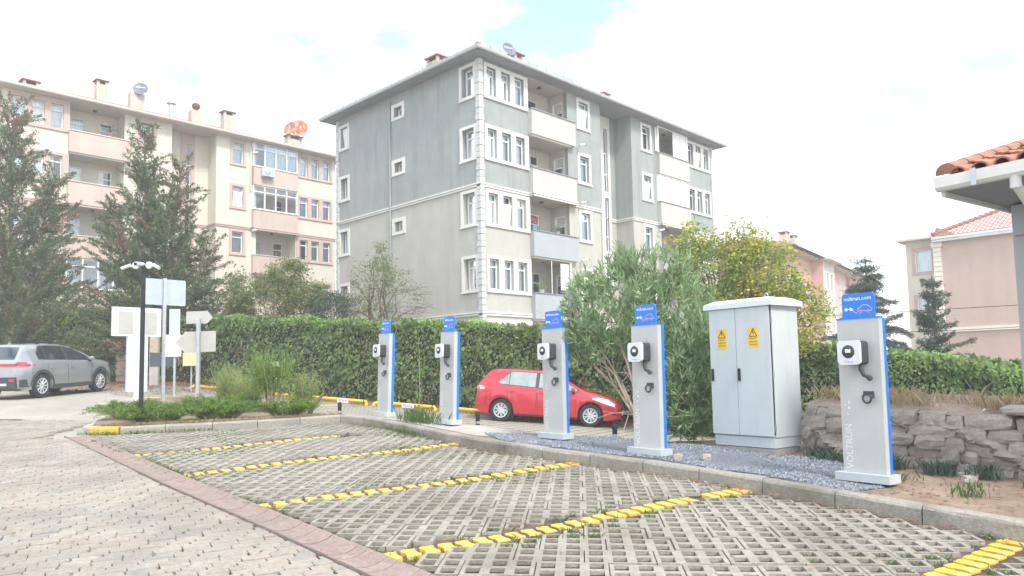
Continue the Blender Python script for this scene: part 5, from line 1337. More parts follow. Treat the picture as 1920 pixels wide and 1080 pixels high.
mb = MB(); mb.prism([(-8.58, 3.03), (-8.03, 3.03), (-7.885, 3.18), (-8.03, 3.36), (-8.58, 3.35)], .05, .065, fx); mb.build('arrow_plate', M['signgrey'], t, label='upper arrow plate pointing right')
mb = MB(); mb.prism([(-8.87, 2.53), (-8.60, 2.27), (-7.80, 2.29), (-7.80, 2.83), (-8.60, 2.82)], .05, .065, fx); mb.build('arrow_plate', M['signgrey'], t, label='lower arrow plate pointing left')
# things fixed near the hedge wall behind the poles
t = thing('hoarding', 'tall blue and white panel between the two galvanised poles', 'sign', (-10.9, 24.0, float(H(-10.9, 24))), R(8)); zz = -t.location.z
MB().box((.0, 0, 3.35 + zz), (.32, .04, .98)).build('panel', M['bluepanel'] if 'bluepanel' in M else mat('blue_panel', (.42, .58, .74), .5, .1, 2), t, label='pale blue upper panel')
MB().box((-.06, -.03, 2.66 + zz), (.56, .04, .70)).build('panel', M['white'], t, label='white lower panel')
MB().tube([(.0, .05, 0), (.0, .05, 3.3 + zz)], .04, 8).build('post', M['galv'], t, smooth=True)
t = thing('dark_sign', 'dark grey arrow shaped plate low behind the galvanised poles', 'sign', (-12.1, 26.0, float(H(-12.1, 26))), 0); zz = -t.location.z
mb = MB(); mb.prism([(-12.66, 2.03), (-11.85, 2.03), (-11.66, 2.25), (-11.85, 2.50), (-12.66, 2.53)], 0, .03, lambda x, y, z: (x + 12.1, z, y + zz)); mb.build('plate', M['slate'] if 'slate' in M else mat('slate_plate', (.075, .085, .10), .5, .05, 4), t)
MB().tube([(-.1, .05, 0), (-.1, .05, 2.1 + zz)], .035, 8).build('post', M['galv'], t, smooth=True)
t = thing('yellow_box', 'small cream yellow box under the arrow sign', 'box', (-11.25, 26.0, float(H(-11.25, 26)) + .9), 0); zz = -t.location.z
MB().box((0, 0, 2.27 + zz), (.46, .14, .46)).build('case', mat('cream_yellow', (.60, .52, .30), .6), t)
MB().tube([(0, .1, -.9), (0, .1, 2.1 + zz)], .03, 6).build('post', M['galv'], t, smooth=True)
t = thing('timber_post', 'weathered pale post standing at the hedge behind the notice board', 'post', (-13.45, 28.0, float(H(-13.45, 28)) - .05), .2)
mb = MB(); mb.prism([(-.16, -.1), (.15, -.12), (.16, .1), (-.15, .1)], 0, 2.25); mb.build('post', M['pale'], t)
mb = MB(); mb.prism([(-.15, -.125), (.15, -.135), (.15, -.12), (-.15, -.11)], .95, 2.2); mb.build('brown_board', M['bark_p'], t)

# ------------------------------------------------------------------ wheel stops, bollards, markings of the far row
def place_h(t, off, dz=0): p = hedge_pt(t, off); return (p[0], p[1], float(H(p[0], p[1])) + dz - .04)
hedge_rot = math.atan2(hd[1], hd[0])
def t_of(x): return (x - HD0[0]) / hd[0]
k = 0
slope_h = math.atan2(float(H(*hedge_pt(30, 2)) - H(*hedge_pt(15, 2))), 15)
SL = ['yellow pipe wheel stop partly behind the feathery shrub', 'yellow pipe wheel stop left of the first charging post, with a white plate', 'yellow pipe wheel stop between the first two charging posts, with a white plate', 'yellow pipe wheel stop hidden mostly by the red hatchback', 'yellow pipe wheel stop seen through the sign poles']
for i, (xc, half) in enumerate(((-7.55, .62), (-5.35, 1.22), (-2.95, 1.15), (-.5, 1.1), (-10.3, 1.1))):
    tt = t_of(xc); off = 1.55 - .05 * i if i < 4 else 1.5
    loc = place_h(tt, off); t = thing('wheel_stop', SL[i], 'wheel stop', loc, hedge_rot, 'yellow wheel stops in the far parking row'); t.rotation_euler = (0, -slope_h, hedge_rot)
    mb = MB(); mb.tube([(-half, -.12, 0), (-half, -.10, .07), (-half + .10, 0, .13), (half - .10, 0, .13), (half, -.10, .07), (half, -.12, 0)], .05, 10); mb.build('pipe', M['ypipe'], t, smooth=True)
    for sx in (-1, 1): MB().tube([(sx * (half - .18), 0, .13), (sx * (half - .14), 0, .13)], .056, 10).build('clamp', M['black'], t, smooth=True)
    if i in (1, 2):
        px_ = .25 if i == 1 else .12
        pl = MB().box((px_, -.07, .10), (.44, .02, .16)).build('number_plate', M['white'], t)
        text_obj('34 EV 34' if 0 else 'REZERVE', .085, M['inkred'], pl, Matrix.Translation((px_, -.082, .10)) @ Matrix.Rotation(R(90), 4, 'X'), depth=.001)
t = thing('wall_plate', 'small white plate with red letters on the ivy wall', 'sign', place_h(t_of(-8.6), .45, 1.0), hedge_rot)
pl = MB().box((0, -.05, .1), (.42, .02, .18)).build('plate', M['white'], t); text_obj('REZERVE', .08, M['inkred'], pl, Matrix.Translation((0, -.062, .1)) @ Matrix.Rotation(R(90), 4, 'X'), depth=.001)
for i, (xa, ta, tb, w) in enumerate(((-7.4, 1.7, 5.4, .24), (-4.15, 2.0, 5.4, .24), (-15.2, 1.2, 5.4, .2), (-19.0, 1.2, 5.4, .2))):
    t0 = t_of(xa); mb = MB(); n = 12
    for q in range(n):
        a, b = ta + (tb - ta) * q / n, ta + (tb - ta) * (q + 1) / n
        pts_ = []
        for (o_, s_) in ((a, 0), (b, 0), (b, w), (a, w)):
            p = hedge_pt(t0 + s_ - o_ * .45 * (1 if i < 2 else .2), o_); pts_.append((p[0], p[1], float(H(*p)) - .033))
        mb.face(pts_)
    o = mb.build('bay_line_paint', M['yellow']); tag(o, kind='structure')
def bollard(x, y, z, h, label):
    t = thing('bollard', label, 'bollard', (x, y, z), 0, 'small black bollards behind the kerb')
    MB().tube([(0, 0, 0), (0, 0, h)], .038, 10).build('post', M['black'], t, smooth=True)
    MB().lathe((0, 0, h), [(.043, -.05), (.045, 0), (.03, .03), (.01, .04)], 12).build('cap', M['blackrub'], t, smooth=True)
    MB().tube([(0, 0, h * .45), (0, 0, h * .58)], .041, 10).build('band', M['galv'], t, smooth=True)
    MB().lathe((0, 0, 0), [(.075, 0), (.07, .02), (.04, .04)], 12).build('foot', M['blackrub'], t, smooth=True)
bollard(-3.62, 15.55, PL(-3.62, 15.55) - .02, .34, 'small black bollard left of the first charging post')
bollard(-.66, 13.35, PL(-.66, 13.35) - .03, .33, 'small black bollard beside the tail of the red hatchback')
bollard(1.50, 11.35, PL(1.50, 11.35) - .02, .30, 'small black bollard under the nose of the red hatchback')

# ------------------------------------------------------------------ cars
def car(name, label, spec, mw):
    t = thing(name, label, 'car'); Lc, Wc = spec['L'], spec['W']; top = spec['top']; tx = [p[0] for p in top]; tz = [p[1] for p in top]
    bx = [p[0] for p in spec['belt']]; bzz = [p[1] for p in spec['belt']]; wr, wf, wrad = spec['rear'], spec['front'], spec['r']
    arch = wrad + .055; hw = lambda x: np.interp(x, spec['wx'], spec['wy']); roofw = spec['roofw']
    xs = sorted(set([0, Lc] + tx + [x for c in (wr, wf) for x in np.linspace(c - arch, c + arch, 25)] + list(np.linspace(0, Lc, 46))))
    xs = [x for i, x in enumerate(xs) if i == 0 or x - xs[i - 1] > 1e-3]
    def sec(x):
        zt = float(np.interp(x, tx, tz)); zb = float(np.interp(x, [0, .25, Lc - .3, Lc], [.36, spec['sill'], spec['sill'], .28]))
        for c in (wr, wf):
            if abs(x - c) < arch: zb = max(zb, wrad + math.sqrt(max(0, arch ** 2 - (x - c) ** 2)))
        bt = min(zt - .012, float(np.interp(x, bx, bzz))); w = float(hw(x)); g = max(0, zt - bt)
        fr = min(1, g / .5); wt = w - .035 - (w - .035 - roofw) * fr
        z1 = max(zb + .004, zb + (bt - zb) * .18); z2 = max(zb + .008, min(.62, bt - .08)) if bt - .08 > zb else zb + (bt - zb) * .5
        z2 = max(z2, z1 + .002); z3 = max(bt - .05, z2 + .002)
        return [(0, zb), (w - .12, zb), (w - .03, zb), (w - .008, z1), (w, z2), (w - .012, z3), (w - .035, max(bt, z3 + .002)), (wt + (w - .035 - wt) * .35, bt + (zt - bt) * .62), (wt + .01, zt - .06 * fr), (wt - .07, zt - .018 * fr), (wt * .55, zt + .004), (0, zt + .01 * fr)]
    secs = [sec(x) for x in xs]; n = len(secs[0])
    mb = MB()
    for s in (1, -1):
        for i in range(len(xs) - 1):
            for j in range(n - 1):
                mb.face([(xs[i], s * secs[i][j][0], secs[i][j][1]), (xs[i + 1], s * secs[i + 1][j][0], secs[i + 1][j][1]), (xs[i + 1], s * secs[i + 1][j + 1][0], secs[i + 1][j + 1][1]), (xs[i], s * secs[i][j + 1][0], secs[i][j + 1][1])])
        for i in (0, -1): mb.face([(xs[i], s * y, z) for y, z in secs[i]])
    body = mb.build('body', M[spec['paint']], t, smooth=True)
    def ysurf(x, z):
        q = sec(x)[2:10]; return float(np.interp(z, [p[1] for p in q], [p[0] for p in q]))
    def patch(nm, poly_rows, mt, off=.006, parent=body, sides=(1, -1), label=None):
        """poly_rows: list of (x, z0, z1)"""
        for s in sides:
            mb = MB()
            for (xa, a0, a1), (xb, b0, b1) in zip(poly_rows[:-1], poly_rows[1:]):
                m_ = 5
                for k in range(m_):
                    za, zb_, zc, zd = a0 + (a1 - a0) * k / m_, b0 + (b1 - b0) * k / m_, b0 + (b1 - b0) * (k + 1) / m_, a0 + (a1 - a0) * (k + 1) / m_
                    mb.face([(xa, s * (ysurf(xa, za) + off), za), (xb, s * (ysurf(xb, zb_) + off), zb_), (xb, s * (ysurf(xb, zc) + off), zc), (xa, s * (ysurf(xa, zd) + off), zd)])
            mb.build(nm, M[mt], parent, smooth=True, label=label)
    def wx_(x, zpad=.075):
        zt = float(np.interp(x, tx, tz)); return zt - zpad
    # side windows
    for (x0, x1, *r_) in spec['windows']:
        rows = []
        for q in range(13):
            x = x0 + (x1 - x0) * q / 12; b = float(np.interp(x, bx, bzz)) + .03; t_ = max(b + .01, wx_(x, .085) - (r_[0] if r_ else 0) * abs(q / 12 - .0) * 0)
            if x < spec['wcut'][0]: t_ = b + (t_ - b) * max(.05, (x - spec['wcut'][1]) / (spec['wcut'][0] - spec['wcut'][1]))
            rows.append((x, b, t_))
        patch('side_window', rows, spec.get('glass', 'carglass'), .007)
    gx0, gx1 = spec['windows'][0][0] - .03, spec['windows'][-1][1] + .04
    rows = []
    for q in range(25):
        x = gx0 + (gx1 - gx0) * q / 24; b = float(np.interp(x, bx, bzz)) + .01; t_ = max(b + .005, wx_(x, .065))
        if x < spec['wcut'][0]: t_ = b + (t_ - b) * max(.05, (x - spec['wcut'][1] + .03) / (spec['wcut'][0] - spec['wcut'][1]))
        rows.append((x, b, t_))
    patch('window_frame', rows, 'plastic', .002)
    # front and rear glass over the upper surface
    def topglass(nm, x0, x1, inset, mt):
        mb = MB(); m_ = 10; R_ = []
        for i in range(m_ + 1):
            x = x0 + (x1 - x0) * i / m_; s_ = sec(x); w_ = s_[9][0] - inset; R_.append([(x, w_ * v, float(np.interp(abs(w_ * v), [p[0] for p in s_[:8:-1]], [p[1] for p in s_[:8:-1]])) + .008) for v in np.linspace(-1, 1, 9)])
        for i in range(m_):
            for j in range(8): mb.face([R_[i][j], R_[i + 1][j], R_[i + 1][j + 1], R_[i][j + 1]])
        mb.build(nm, M[mt], body, smooth=True)
    topglass('windshield', *spec['wind'], .02, 'carglass'); topglass('rear_window', *spec['rearw'], .03, 'carglass')
    # underbody and wheels
    MB().box((Lc / 2, 0, .40), (Lc - .5, Wc - .62, .30)).build('underbody', M['black'], t)
    MB().box((Lc / 2, 0, .36), (wf - wr - 2 * arch, Wc - .16, .22)).build('underbody', M['black'], t)
    ins = MB(); ins.box((Lc * .48, 0, .70), (Lc * .55, Wc - .34, .36)); ins.build('interior', M['plastic'], t)
    for cx_ in (wr, wf):
        for s in (1, -1):
            M_ = Matrix.Rotation(R(-90 * s), 3, 'X'); yc = s * (Wc / 2 - .135)
            w = MB().lathe((cx_, yc, wrad), [(wrad * .60, -.10), (wrad * .93, -.10), (wrad, -.07), (wrad, .07), (wrad * .93, .10), (wrad * .66, .105), (wrad * .64, .05)], 30, M=M_, cap=False).build('tyre', M['tyre'], None, smooth=True)
            wh = thing('wheel', None, None); wh.parent = t; del_ = [wh]
            w.parent = wh
            mb = MB(); mb.lathe((cx_, yc, wrad), [(.02, .045), (wrad * .16, .075), (wrad * .15, .085), (.02, .09)], 16, M=M_)
            mb.lathe((cx_, yc, wrad), [(wrad * .58, .098), (wrad * .67, .105), (wrad * .66, .06), (wrad * .60, .05)], 30, M=M_, cap=False)
            ns = spec['spokes']
            for k in range(ns):
                a = 2 * math.pi * k / ns
                for da in ((-.13, .13) if spec['twin'] else (0,)):
                    p0 = (cx_ + wrad * .12 * math.cos(a), yc + s * .078, wrad + wrad * .12 * math.sin(a)); p1 = (cx_ + wrad * .62 * math.cos(a + da), yc + s * .088, wrad + wrad * .62 * math.sin(a + da))
                    mb.tube([p0, p1], [.022, spec['sw']], 5)
            mb.build('rim', M['rim'], wh, smooth=True)
            MB().lathe((cx_, yc, wrad), [(.02, .0), (wrad * .62, .0), (wrad * .62, .012), (.02, .012)], 20, M=M_).build('brake_disc', M['plastic'], wh)
    # arch trims
    if spec.get('cladding'):
        for c in (wr, wf):
            for s in (1, -1):
                mb = MB(); n_ = 16
                for k in range(n_):
                    a, b = math.pi * k / n_ * 1.0, math.pi * (k + 1) / n_
                    P4 = []
                    for (an, rr) in ((a, arch - .005), (b, arch - .005), (b, arch + .075), (a, arch + .075)):
                        x, z = c + rr * math.cos(an), wrad + rr * math.sin(an); x = min(max(x, .02), Lc - .02); P4.append((x, s * (float(hw(x)) + .012), max(z, .25)))
                    mb.face(P4)
                mb.build('arch_trim', M['plastic'], body)
        patch('sill_trim', [(wr + arch, .24, .38), ((wr + wf) / 2, .24, .37), (wf - arch, .24, .38)], 'plastic', .01)
        MB().box((.05, 0, .50), (.16, Wc - .30, .30)).build('rear_bumper', M['plastic'], body)
        for s in (1, -1): MB().box((.26, s * (float(hw(.26)) - .02), .46), (.34, .06, .22)).build('rear_bumper', M['plastic'], body)
        MB().box((-.035, 0, .44), (.02, 1.0, .07)).build('skid_plate', M['rim'], body)
        for s in (1, -1):
            MB().box((-.034, s * .66, .56), (.02, .16, .07)).build('fog_reflector', M['lampred'], body)
            mb = MB(); mb.tube([(1.0, s * (roofw - .02), 1.60), (1.25, s * (roofw), 1.655), (2.6, s * roofw, 1.62), (2.85, s * (roofw - .01), 1.565)], .018, 6); mb.build('roof_rail', M['black'], body, smooth=True)
        mb = MB(); mb.face([(.62, -.012, 1.60), (.78, -.012, 1.615), (.66, 0, 1.68)]); mb.face([(.62, .012, 1.60), (.78, .012, 1.615), (.66, 0, 1.68)]); mb.face([(.62, -.012, 1.60), (.62, .012, 1.6), (.66, 0, 1.68)]); mb.build('roof_aerial', M[spec['paint']], body)
    for nm, rows, mt in spec['patches']: patch(nm, rows, mt, .009)
    # door seams and handles
    for x in spec['seams']:
        b = float(np.interp(x, bx, bzz)); patch('door_seam', [(x, .32, b), (x + .012, .32, b)], 'black', .003)
    for x in spec['handles']:
        for s in (1, -1): MB().box((x, s * (ysurf(x, .86) + .015), .87), (.16, .028, .03)).build('door_handle', M[spec['paint']], body)
    for s in (1, -1):
        mb = MB(); mx_, mz = spec['mirror']; mb.lathe((mx_, s * (float(hw(mx_)) + .07), mz), [(.0, -.08), (.06, -.065), (.085, 0), (.07, .06), (0, .08)], 10, M=Matrix.Diagonal((.8, 1.1, .85)) @ Matrix.Rotation(R(90), 3, 'X')); m_ = mb.build('mirror', M[spec['paint']], body, smooth=True)
        MB().box((mx_ + .01, s * (float(hw(mx_)) - .02), mz - .07), (.07, .12, .05)).build('mirror_arm', M['black'], m_)
    for (x, w_, z, hh, txt) in spec['plates']:
        pl = MB().box((x, 0, z), (.015, .52, .115)).build('number_plate', M['white'], body)
        if txt: text_obj(txt, .10, M['ink'], pl, Matrix.Translation((x - .009, 0, z)) @ Matrix.Rotation(R(-90), 4, 'Z') @ Matrix.Rotation(R(90), 4, 'X'), depth=.001)
    for f in spec.get('extra', ()): f(body)
    t.matrix_world = mw
    return t
def car_matrix(pr, pf, wr, wf, side):
    """pr, pf ground contact points of the visible rear/front wheels; side=+1: the visible wheels are on the car's right"""
    pr, pf = Vector(pr), Vector(pf); f = (pf - pr).normalized(); upv = Vector((0, 0, 1)); left = upv.cross(f).normalized(); upv = f.cross(left).normalized()
    m_ = Matrix.Identity(4)
    for i in range(3): m_[i][0] = f[i]; m_[i][1] = left[i]; m_[i][2] = upv[i]
    o = (pr + pf) / 2 - f * (wr + wf) / 2 + left * side
    m_.translation = o; return m_
hatch = dict(L=4.22, W=1.76, paint='red', sill=.20, r=.315, rear=.80, front=3.38, roofw=.60,
    top=[(0, .66), (.03, .95), (.10, 1.08), (.30, 1.33), (.42, 1.46), (.60, 1.495), (1.2, 1.52), (1.9, 1.505), (2.35, 1.42), (2.75, 1.23), (3.10, 1.04), (3.25, .985), (3.6, .915), (3.9, .83), (4.07, .745), (4.17, .64), (4.22, .45)],
    belt=[(0, .90), (.3, 1.05), (.7, 1.05), (2, .98), (3.05, .93), (3.3, .90), (4.22, .6)], wx=[0, .12, .5, 1.2, 3.2, 3.8, 4.1, 4.22], wy=[.70, .79, .86, .88, .88, .85, .77, .64],
    windows=[(.72, 1.00), (1.02, 1.78), (1.88, 2.52), (2.56, 2.98)], wcut=(1.05, .62), glass='hatchglass', wind=(2.32, 3.08), rearw=(.12, .40), spokes=9, twin=True, sw=.012,
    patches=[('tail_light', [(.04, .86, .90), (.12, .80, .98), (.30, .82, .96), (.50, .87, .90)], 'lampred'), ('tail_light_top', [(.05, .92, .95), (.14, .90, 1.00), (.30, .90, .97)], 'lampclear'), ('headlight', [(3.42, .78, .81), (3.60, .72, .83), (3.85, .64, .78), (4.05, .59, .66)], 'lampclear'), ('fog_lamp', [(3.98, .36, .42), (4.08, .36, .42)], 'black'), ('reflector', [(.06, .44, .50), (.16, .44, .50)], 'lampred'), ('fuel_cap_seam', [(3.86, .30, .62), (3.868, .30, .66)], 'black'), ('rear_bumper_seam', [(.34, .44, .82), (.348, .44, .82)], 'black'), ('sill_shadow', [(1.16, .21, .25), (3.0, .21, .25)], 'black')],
    seams=[.98, 1.83, 2.96], handles=[1.12, 2.02], mirror=(2.88, 1.0), plates=[(-.012, .5, .72, .1, None), (4.225, .5, .40, .1, None)])
def HP(x, y): return (x, y, float(H(x, y)) - .035)
MW = car_matrix(HP(-.42, 21.7), HP(2.12, 21.15), .80, 3.38, .74)
car('hatchback', 'red five-door hatchback parked in front of the ivy hedge', hatch, MW)
suv = dict(L=4.46, W=1.825, paint='carsilver', sill=.26, r=.355, rear=.90, front=3.54, roofw=.62, cladding=True,
    top=[(0, .92), (.02, 1.05), (.10, 1.16), (.36, 1.47), (.46, 1.575), (.70, 1.60), (1.4, 1.62), (2.0, 1.60), (2.45, 1.52), (2.85, 1.34), (3.20, 1.14), (3.35, 1.09), (3.8, 1.04), (4.15, .96), (4.34, .82), (4.42, .66), (4.46, .5)],
    belt=[(0, 1.0), (.4, 1.10), (.8, 1.12), (2, 1.08), (3.15, 1.04), (3.4, 1.0), (4.46, .8)], wx=[0, .12, .5, 1.2, 3.4, 4.0, 4.3, 4.46], wy=[.74, .82, .89, .905, .905, .87, .74, .6],
    windows=[(.80, 1.10), (1.13, 1.95), (2.02, 2.98)], wcut=(1.0, .60), wind=(2.42, 3.20), rearw=(.09, .40), spokes=10, twin=False, sw=.02,
    patches=[('tail_light', [(.03, .97, 1.06), (.10, .95, 1.08), (.30, .94, 1.07), (.62, .97, .99)], 'lampred'), ('headlight', [(3.9, .86, .88), (4.1, .80, .90), (4.3, .74, .84)], 'black')],
    seams=[1.12, 1.98, 3.05], handles=[1.28, 2.18], mirror=(2.98, 1.12), plates=[(-.012, .5, .82, .1, '34 FHD 78')],
    extra=[lambda b: [MB().box((-.012, s * .55, 1.0), (.03, .52, .07)).build('tail_light', M['lampred'], b) for s in (1, -1)]])
MW = car_matrix(HP(-14.12, 22.3), HP(-13.86, 24.9), .90, 3.54, .77)
car('suv', 'silver crossover SUV parked at the ivy wall on the left', suv, MW)
# roof of a car on the lower road, just visible over the wall
low = dict(hatch); low['paint'] = 'paleblue'; low['patches'] = []; low['seams'] = []; low['handles'] = []; low['plates'] = []
M['paleblue'] = mat('pale_blue_paint', (.42, .50, .60), .3, .04, 3, spec=.5, coat=.8)
x0_, y0_ = 8.2, 17.0
MW = Matrix.Translation((7.95, 17.1, .72 - 1.50)) @ Matrix.Rotation(R(-14), 4, 'Z')
car('lower_road_car', 'pale blue car on the lower road, only its roof showing above the dry grass', low, MW)

# ------------------------------------------------------------------ rough stone wall behind the last charger
wall_o = thing('stone_wall', 'rough low rubble wall with dry earth on top behind the nearest charging post', 'wall')
WP = [(3.75, 9.65), (3.95, 9.05), (4.5, 8.42), (4.95, 7.95), (5.35, 7.45), (6.3, 6.2), (7.2, 4.9)]
WN = resample(WP, .02)
wl = sum(np.linalg.norm(b - a) for a, b in zip(WN[:-1], WN[1:]))
def wpt(s):
    i = min(int(s / .02), len(WN) - 2); d = WN[i + 1] - WN[i]; d = d / (np.linalg.norm(d) + 1e-9); return WN[i] + d * (s - i * .02), d
def rock(w, d, h, seed, mt, nm='stone'):
    """irregular block: a subdivided box pulled about"""
    rg = np.random.default_rng(seed); mb = MB(); n = 3
    g = {}
    for ix in range(n + 1):
        for iy in range(n + 1):
            for iz in range(n + 1):
                if 0 < ix < n and 0 < iy < n and 0 < iz < n: continue
                p = V(ix / n - .5, iy / n - .5, iz / n - .5); ex = sum(abs(abs(c) - .5) < 1e-6 for c in p)
                k = {1: 1.0, 2: .93, 3: .84}[ex]; p = p * k + rg.normal(0, .028, 3); g[(ix, iy, iz)] = (p[0] * w, p[1] * d, p[2] * h)
    for a in range(n):
        for b in range(n):
            for c in (0, n):
                mb.face([g[(a, b, c)], g[(a + 1, b, c)], g[(a + 1, b + 1, c)], g[(a, b + 1, c)]])
                mb.face([g[(a, c, b)], g[(a + 1, c, b)], g[(a + 1, c, b + 1)], g[(a, c, b + 1)]])
                mb.face([g[(c, a, b)], g[(c, a + 1, b)], g[(c, a + 1, b + 1)], g[(c, a, b + 1)]])
    return mb
s = 0; seed = 0
course = [(-.02, .14), (.11, .15), (.24, .15), (.37, .14), (.49, .15)]
for ci, (zb_, hh) in enumerate(course):
    s = random.uniform(0, .1)
    while s < wl - .2:
        w = random.uniform(.12, .5)
        p, d = wpt(min(s + w / 2, wl - .05)); nrm_ = V(d[1], -d[0])
        h2 = hh * random.uniform(.95, 1.35); seed += 1
        mb = rock(w * .99, .34, h2, seed, 'stone'); q = p + V(-d[1], d[0]) * 0 + nrm_ * random.uniform(-.10, .02)
        o = mb.build('stone', M['stone'], wall_o, fix=True)
        o.location = (q[0], q[1], PL(q[0], q[1]) + .10 + zb_ + hh / 2 + random.uniform(-.02, .02) - ci * .005); o.rotation_euler = (random.uniform(-.06, .06), random.uniform(-.10, .10), math.atan2(d[1], d[0]) + random.uniform(-.08, .08))
        s += w * random.uniform(.93, 1.0)
M['rubble'] = mat('rubble_face', (.31, .28, .24), .95, .35, 9, 1.0, 22, dirt=(.36, .32, .27), dscale=3.5)
rg_ = np.random.default_rng(77); mb = MB(); step = 2; cols_ = list(range(0, len(WN) - 1, step)); nz_ = 18
rock_n = rg_.normal(0, .012, (len(cols_), nz_ + 1)); G_ = []
for ci, i in enumerate(cols_):
    p, d = wpt(i * .02); nn = V(d[1], -d[0]); row = []
    for k in range(nz_ + 1):
        f = k / nz_; s_ = i * .02
        o_ = .10 + .05 * math.sin(s_ * 5.3 + f * 7 + 2 * math.sin(s_ * 2.1)) + .035 * math.sin(s_ * 13 + f * 17) + .02 * math.sin(f * 31 + s_ * 3 * math.sin(s_)) + rock_n[ci, k] - .05 * f
        q = p + nn * o_; row.append((q[0], q[1], PL(*q) + .02 + .63 * f))
    G_.append(row)
for a in range(len(G_) - 1):
    for k in range(nz_): mb.face([G_[a][k], G_[a + 1][k], G_[a + 1][k + 1], G_[a][k + 1]])
mb.build('rubble_face', M['rubble'], wall_o)
mb = MB()
for i in range(0, len(WN) - 8, 8):
    a, b = WN[i], WN[i + 8]; d = b - a; d /= np.linalg.norm(d); nn = V(-d[1], d[0])
    for o0, o1, z0, z1 in ((-.06, .25, .615, .70), (.25, .9, .70, .67), (.9, 3.0, .67, .62)):
        A, B_, = a + nn * o0, b + nn * o0; C, D = b + nn * o1, a + nn * o1
        mb.face([(A[0], A[1], PL(*A) + .1 + z0), (B_[0], B_[1], PL(*B_) + .1 + z0), (C[0], C[1], PL(*C) + .1 + z1), (D[0], D[1], PL(*D) + .1 + z1)])
core = mb.build('earth_bank', mat('dry_earth', (.34, .27, .21), .95, .3, 6, .9, 20, dirt=(.24, .19, .15), dscale=2), wall_o)
# coping slabs at the right
for i, sc in enumerate((2.55, 3.0, 3.45, 3.9, 4.4, 4.85)):
    p, d = wpt(min(sc, wl - .05)); mb = rock(.46, .42, .10, 900 + i, 'stone'); o = mb.build('coping_stone', M['palestone'] if 'palestone' in M else M['pale'], wall_o)
    o.location = (p[0] - d[1] * .02, p[1] + d[0] * .02, PL(*p) + .10 + .71); o.rotation_euler = (0, 0, math.atan2(d[1], d[0]))
gp = []
for _ in range(4200):
    s = random.uniform(0, wl - .1); p, d = wpt(s); o_ = abs(random.gauss(.22, .4)) - .04
    if vnoise(s, o_, 2.6, 4) < .30: continue
    q = p + V(-d[1], d[0]) * o_; z = PL(*q) + .79
    gp.append((q[0], q[1], z))
blades('dry_grass', gp, M['l_straw'], (.05, .20), .0045, .9)
# weeds and rubble at the foot of the wall
def tufts(name, centres, n, spread, hgt, mt, wid=.006, lean=.8):
    pts_ = []
    for (x, y, z) in centres:
        for _ in range(n): pts_.append((x + random.gauss(0, spread), y + random.gauss(0, spread), z))
    return blades(name, pts_, mt, hgt, wid, lean)
cs = []
for (sx, f) in ((.45, .25), (.62, .3), (.8, .28), (1.3, .3), (1.75, .35), (2.2, .3), (2.8, .5), (3.3, .6), (3.9, .5)):
    p, d = wpt(sx); q = p + V(d[1], -d[0]) * f; cs.append((q[0], q[1], PL(*q) + .11))
tufts('weeds', cs, 160, .07, (.05, .18), M['l_cedar'], .007)
for i in range(16):
    p, d = wpt(random.uniform(.2, 4.5)); q = p + V(d[1], -d[0]) * random.uniform(.22, .9)
    if not inpoly(q[0], q[1], ISL): continue
    sz = random.uniform(.05, .13); o = rock(sz, sz * .8, sz * .55, 500 + i, 'stone', 'rubble').build('rubble_stone', M['pale'])
    o.location = (q[0], q[1], PL(*q) + .13); tag(o, 'loose pale rubble stone at the foot of the rough wall', 'stone', 'loose rubble stones by the wall')
pts = []
for _ in range(2600):
    x, y = random.uniform(2.9, 7.0), random.uniform(3.5, 9.6)
    if inpoly(x, y, ISL): pts.append((x, y, PL(x, y) + .113))
flat_leaves('dead_leaves_and_chips', pts, .022, M['l_litter'])
cs = [(x, y, PL(x, y) + .11) for x, y in ((4.3, 7.2), (4.75, 6.6), (4.1, 6.9), (5.1, 6.3), (4.5, 6.1), (3.9, 7.7), (4.0, 8.5))]
tufts('low_weeds', cs, 60, .09, (.03, .10), M['l_grass'], .006)
for (x, y, lb) in ((2.28, 9.05, 'pale loose stone lying on the gravel right of the fourth charging post'), (1.95, 9.1, 'flat loose stone at the plinth of the fourth charging post')):
    o = rock(.11, .09, .08, int(x * 100), 'stone').build('loose_stone', M['pale']); o.location = (x, y, PL(x, y) + .15); tag(o, lb, 'stone')

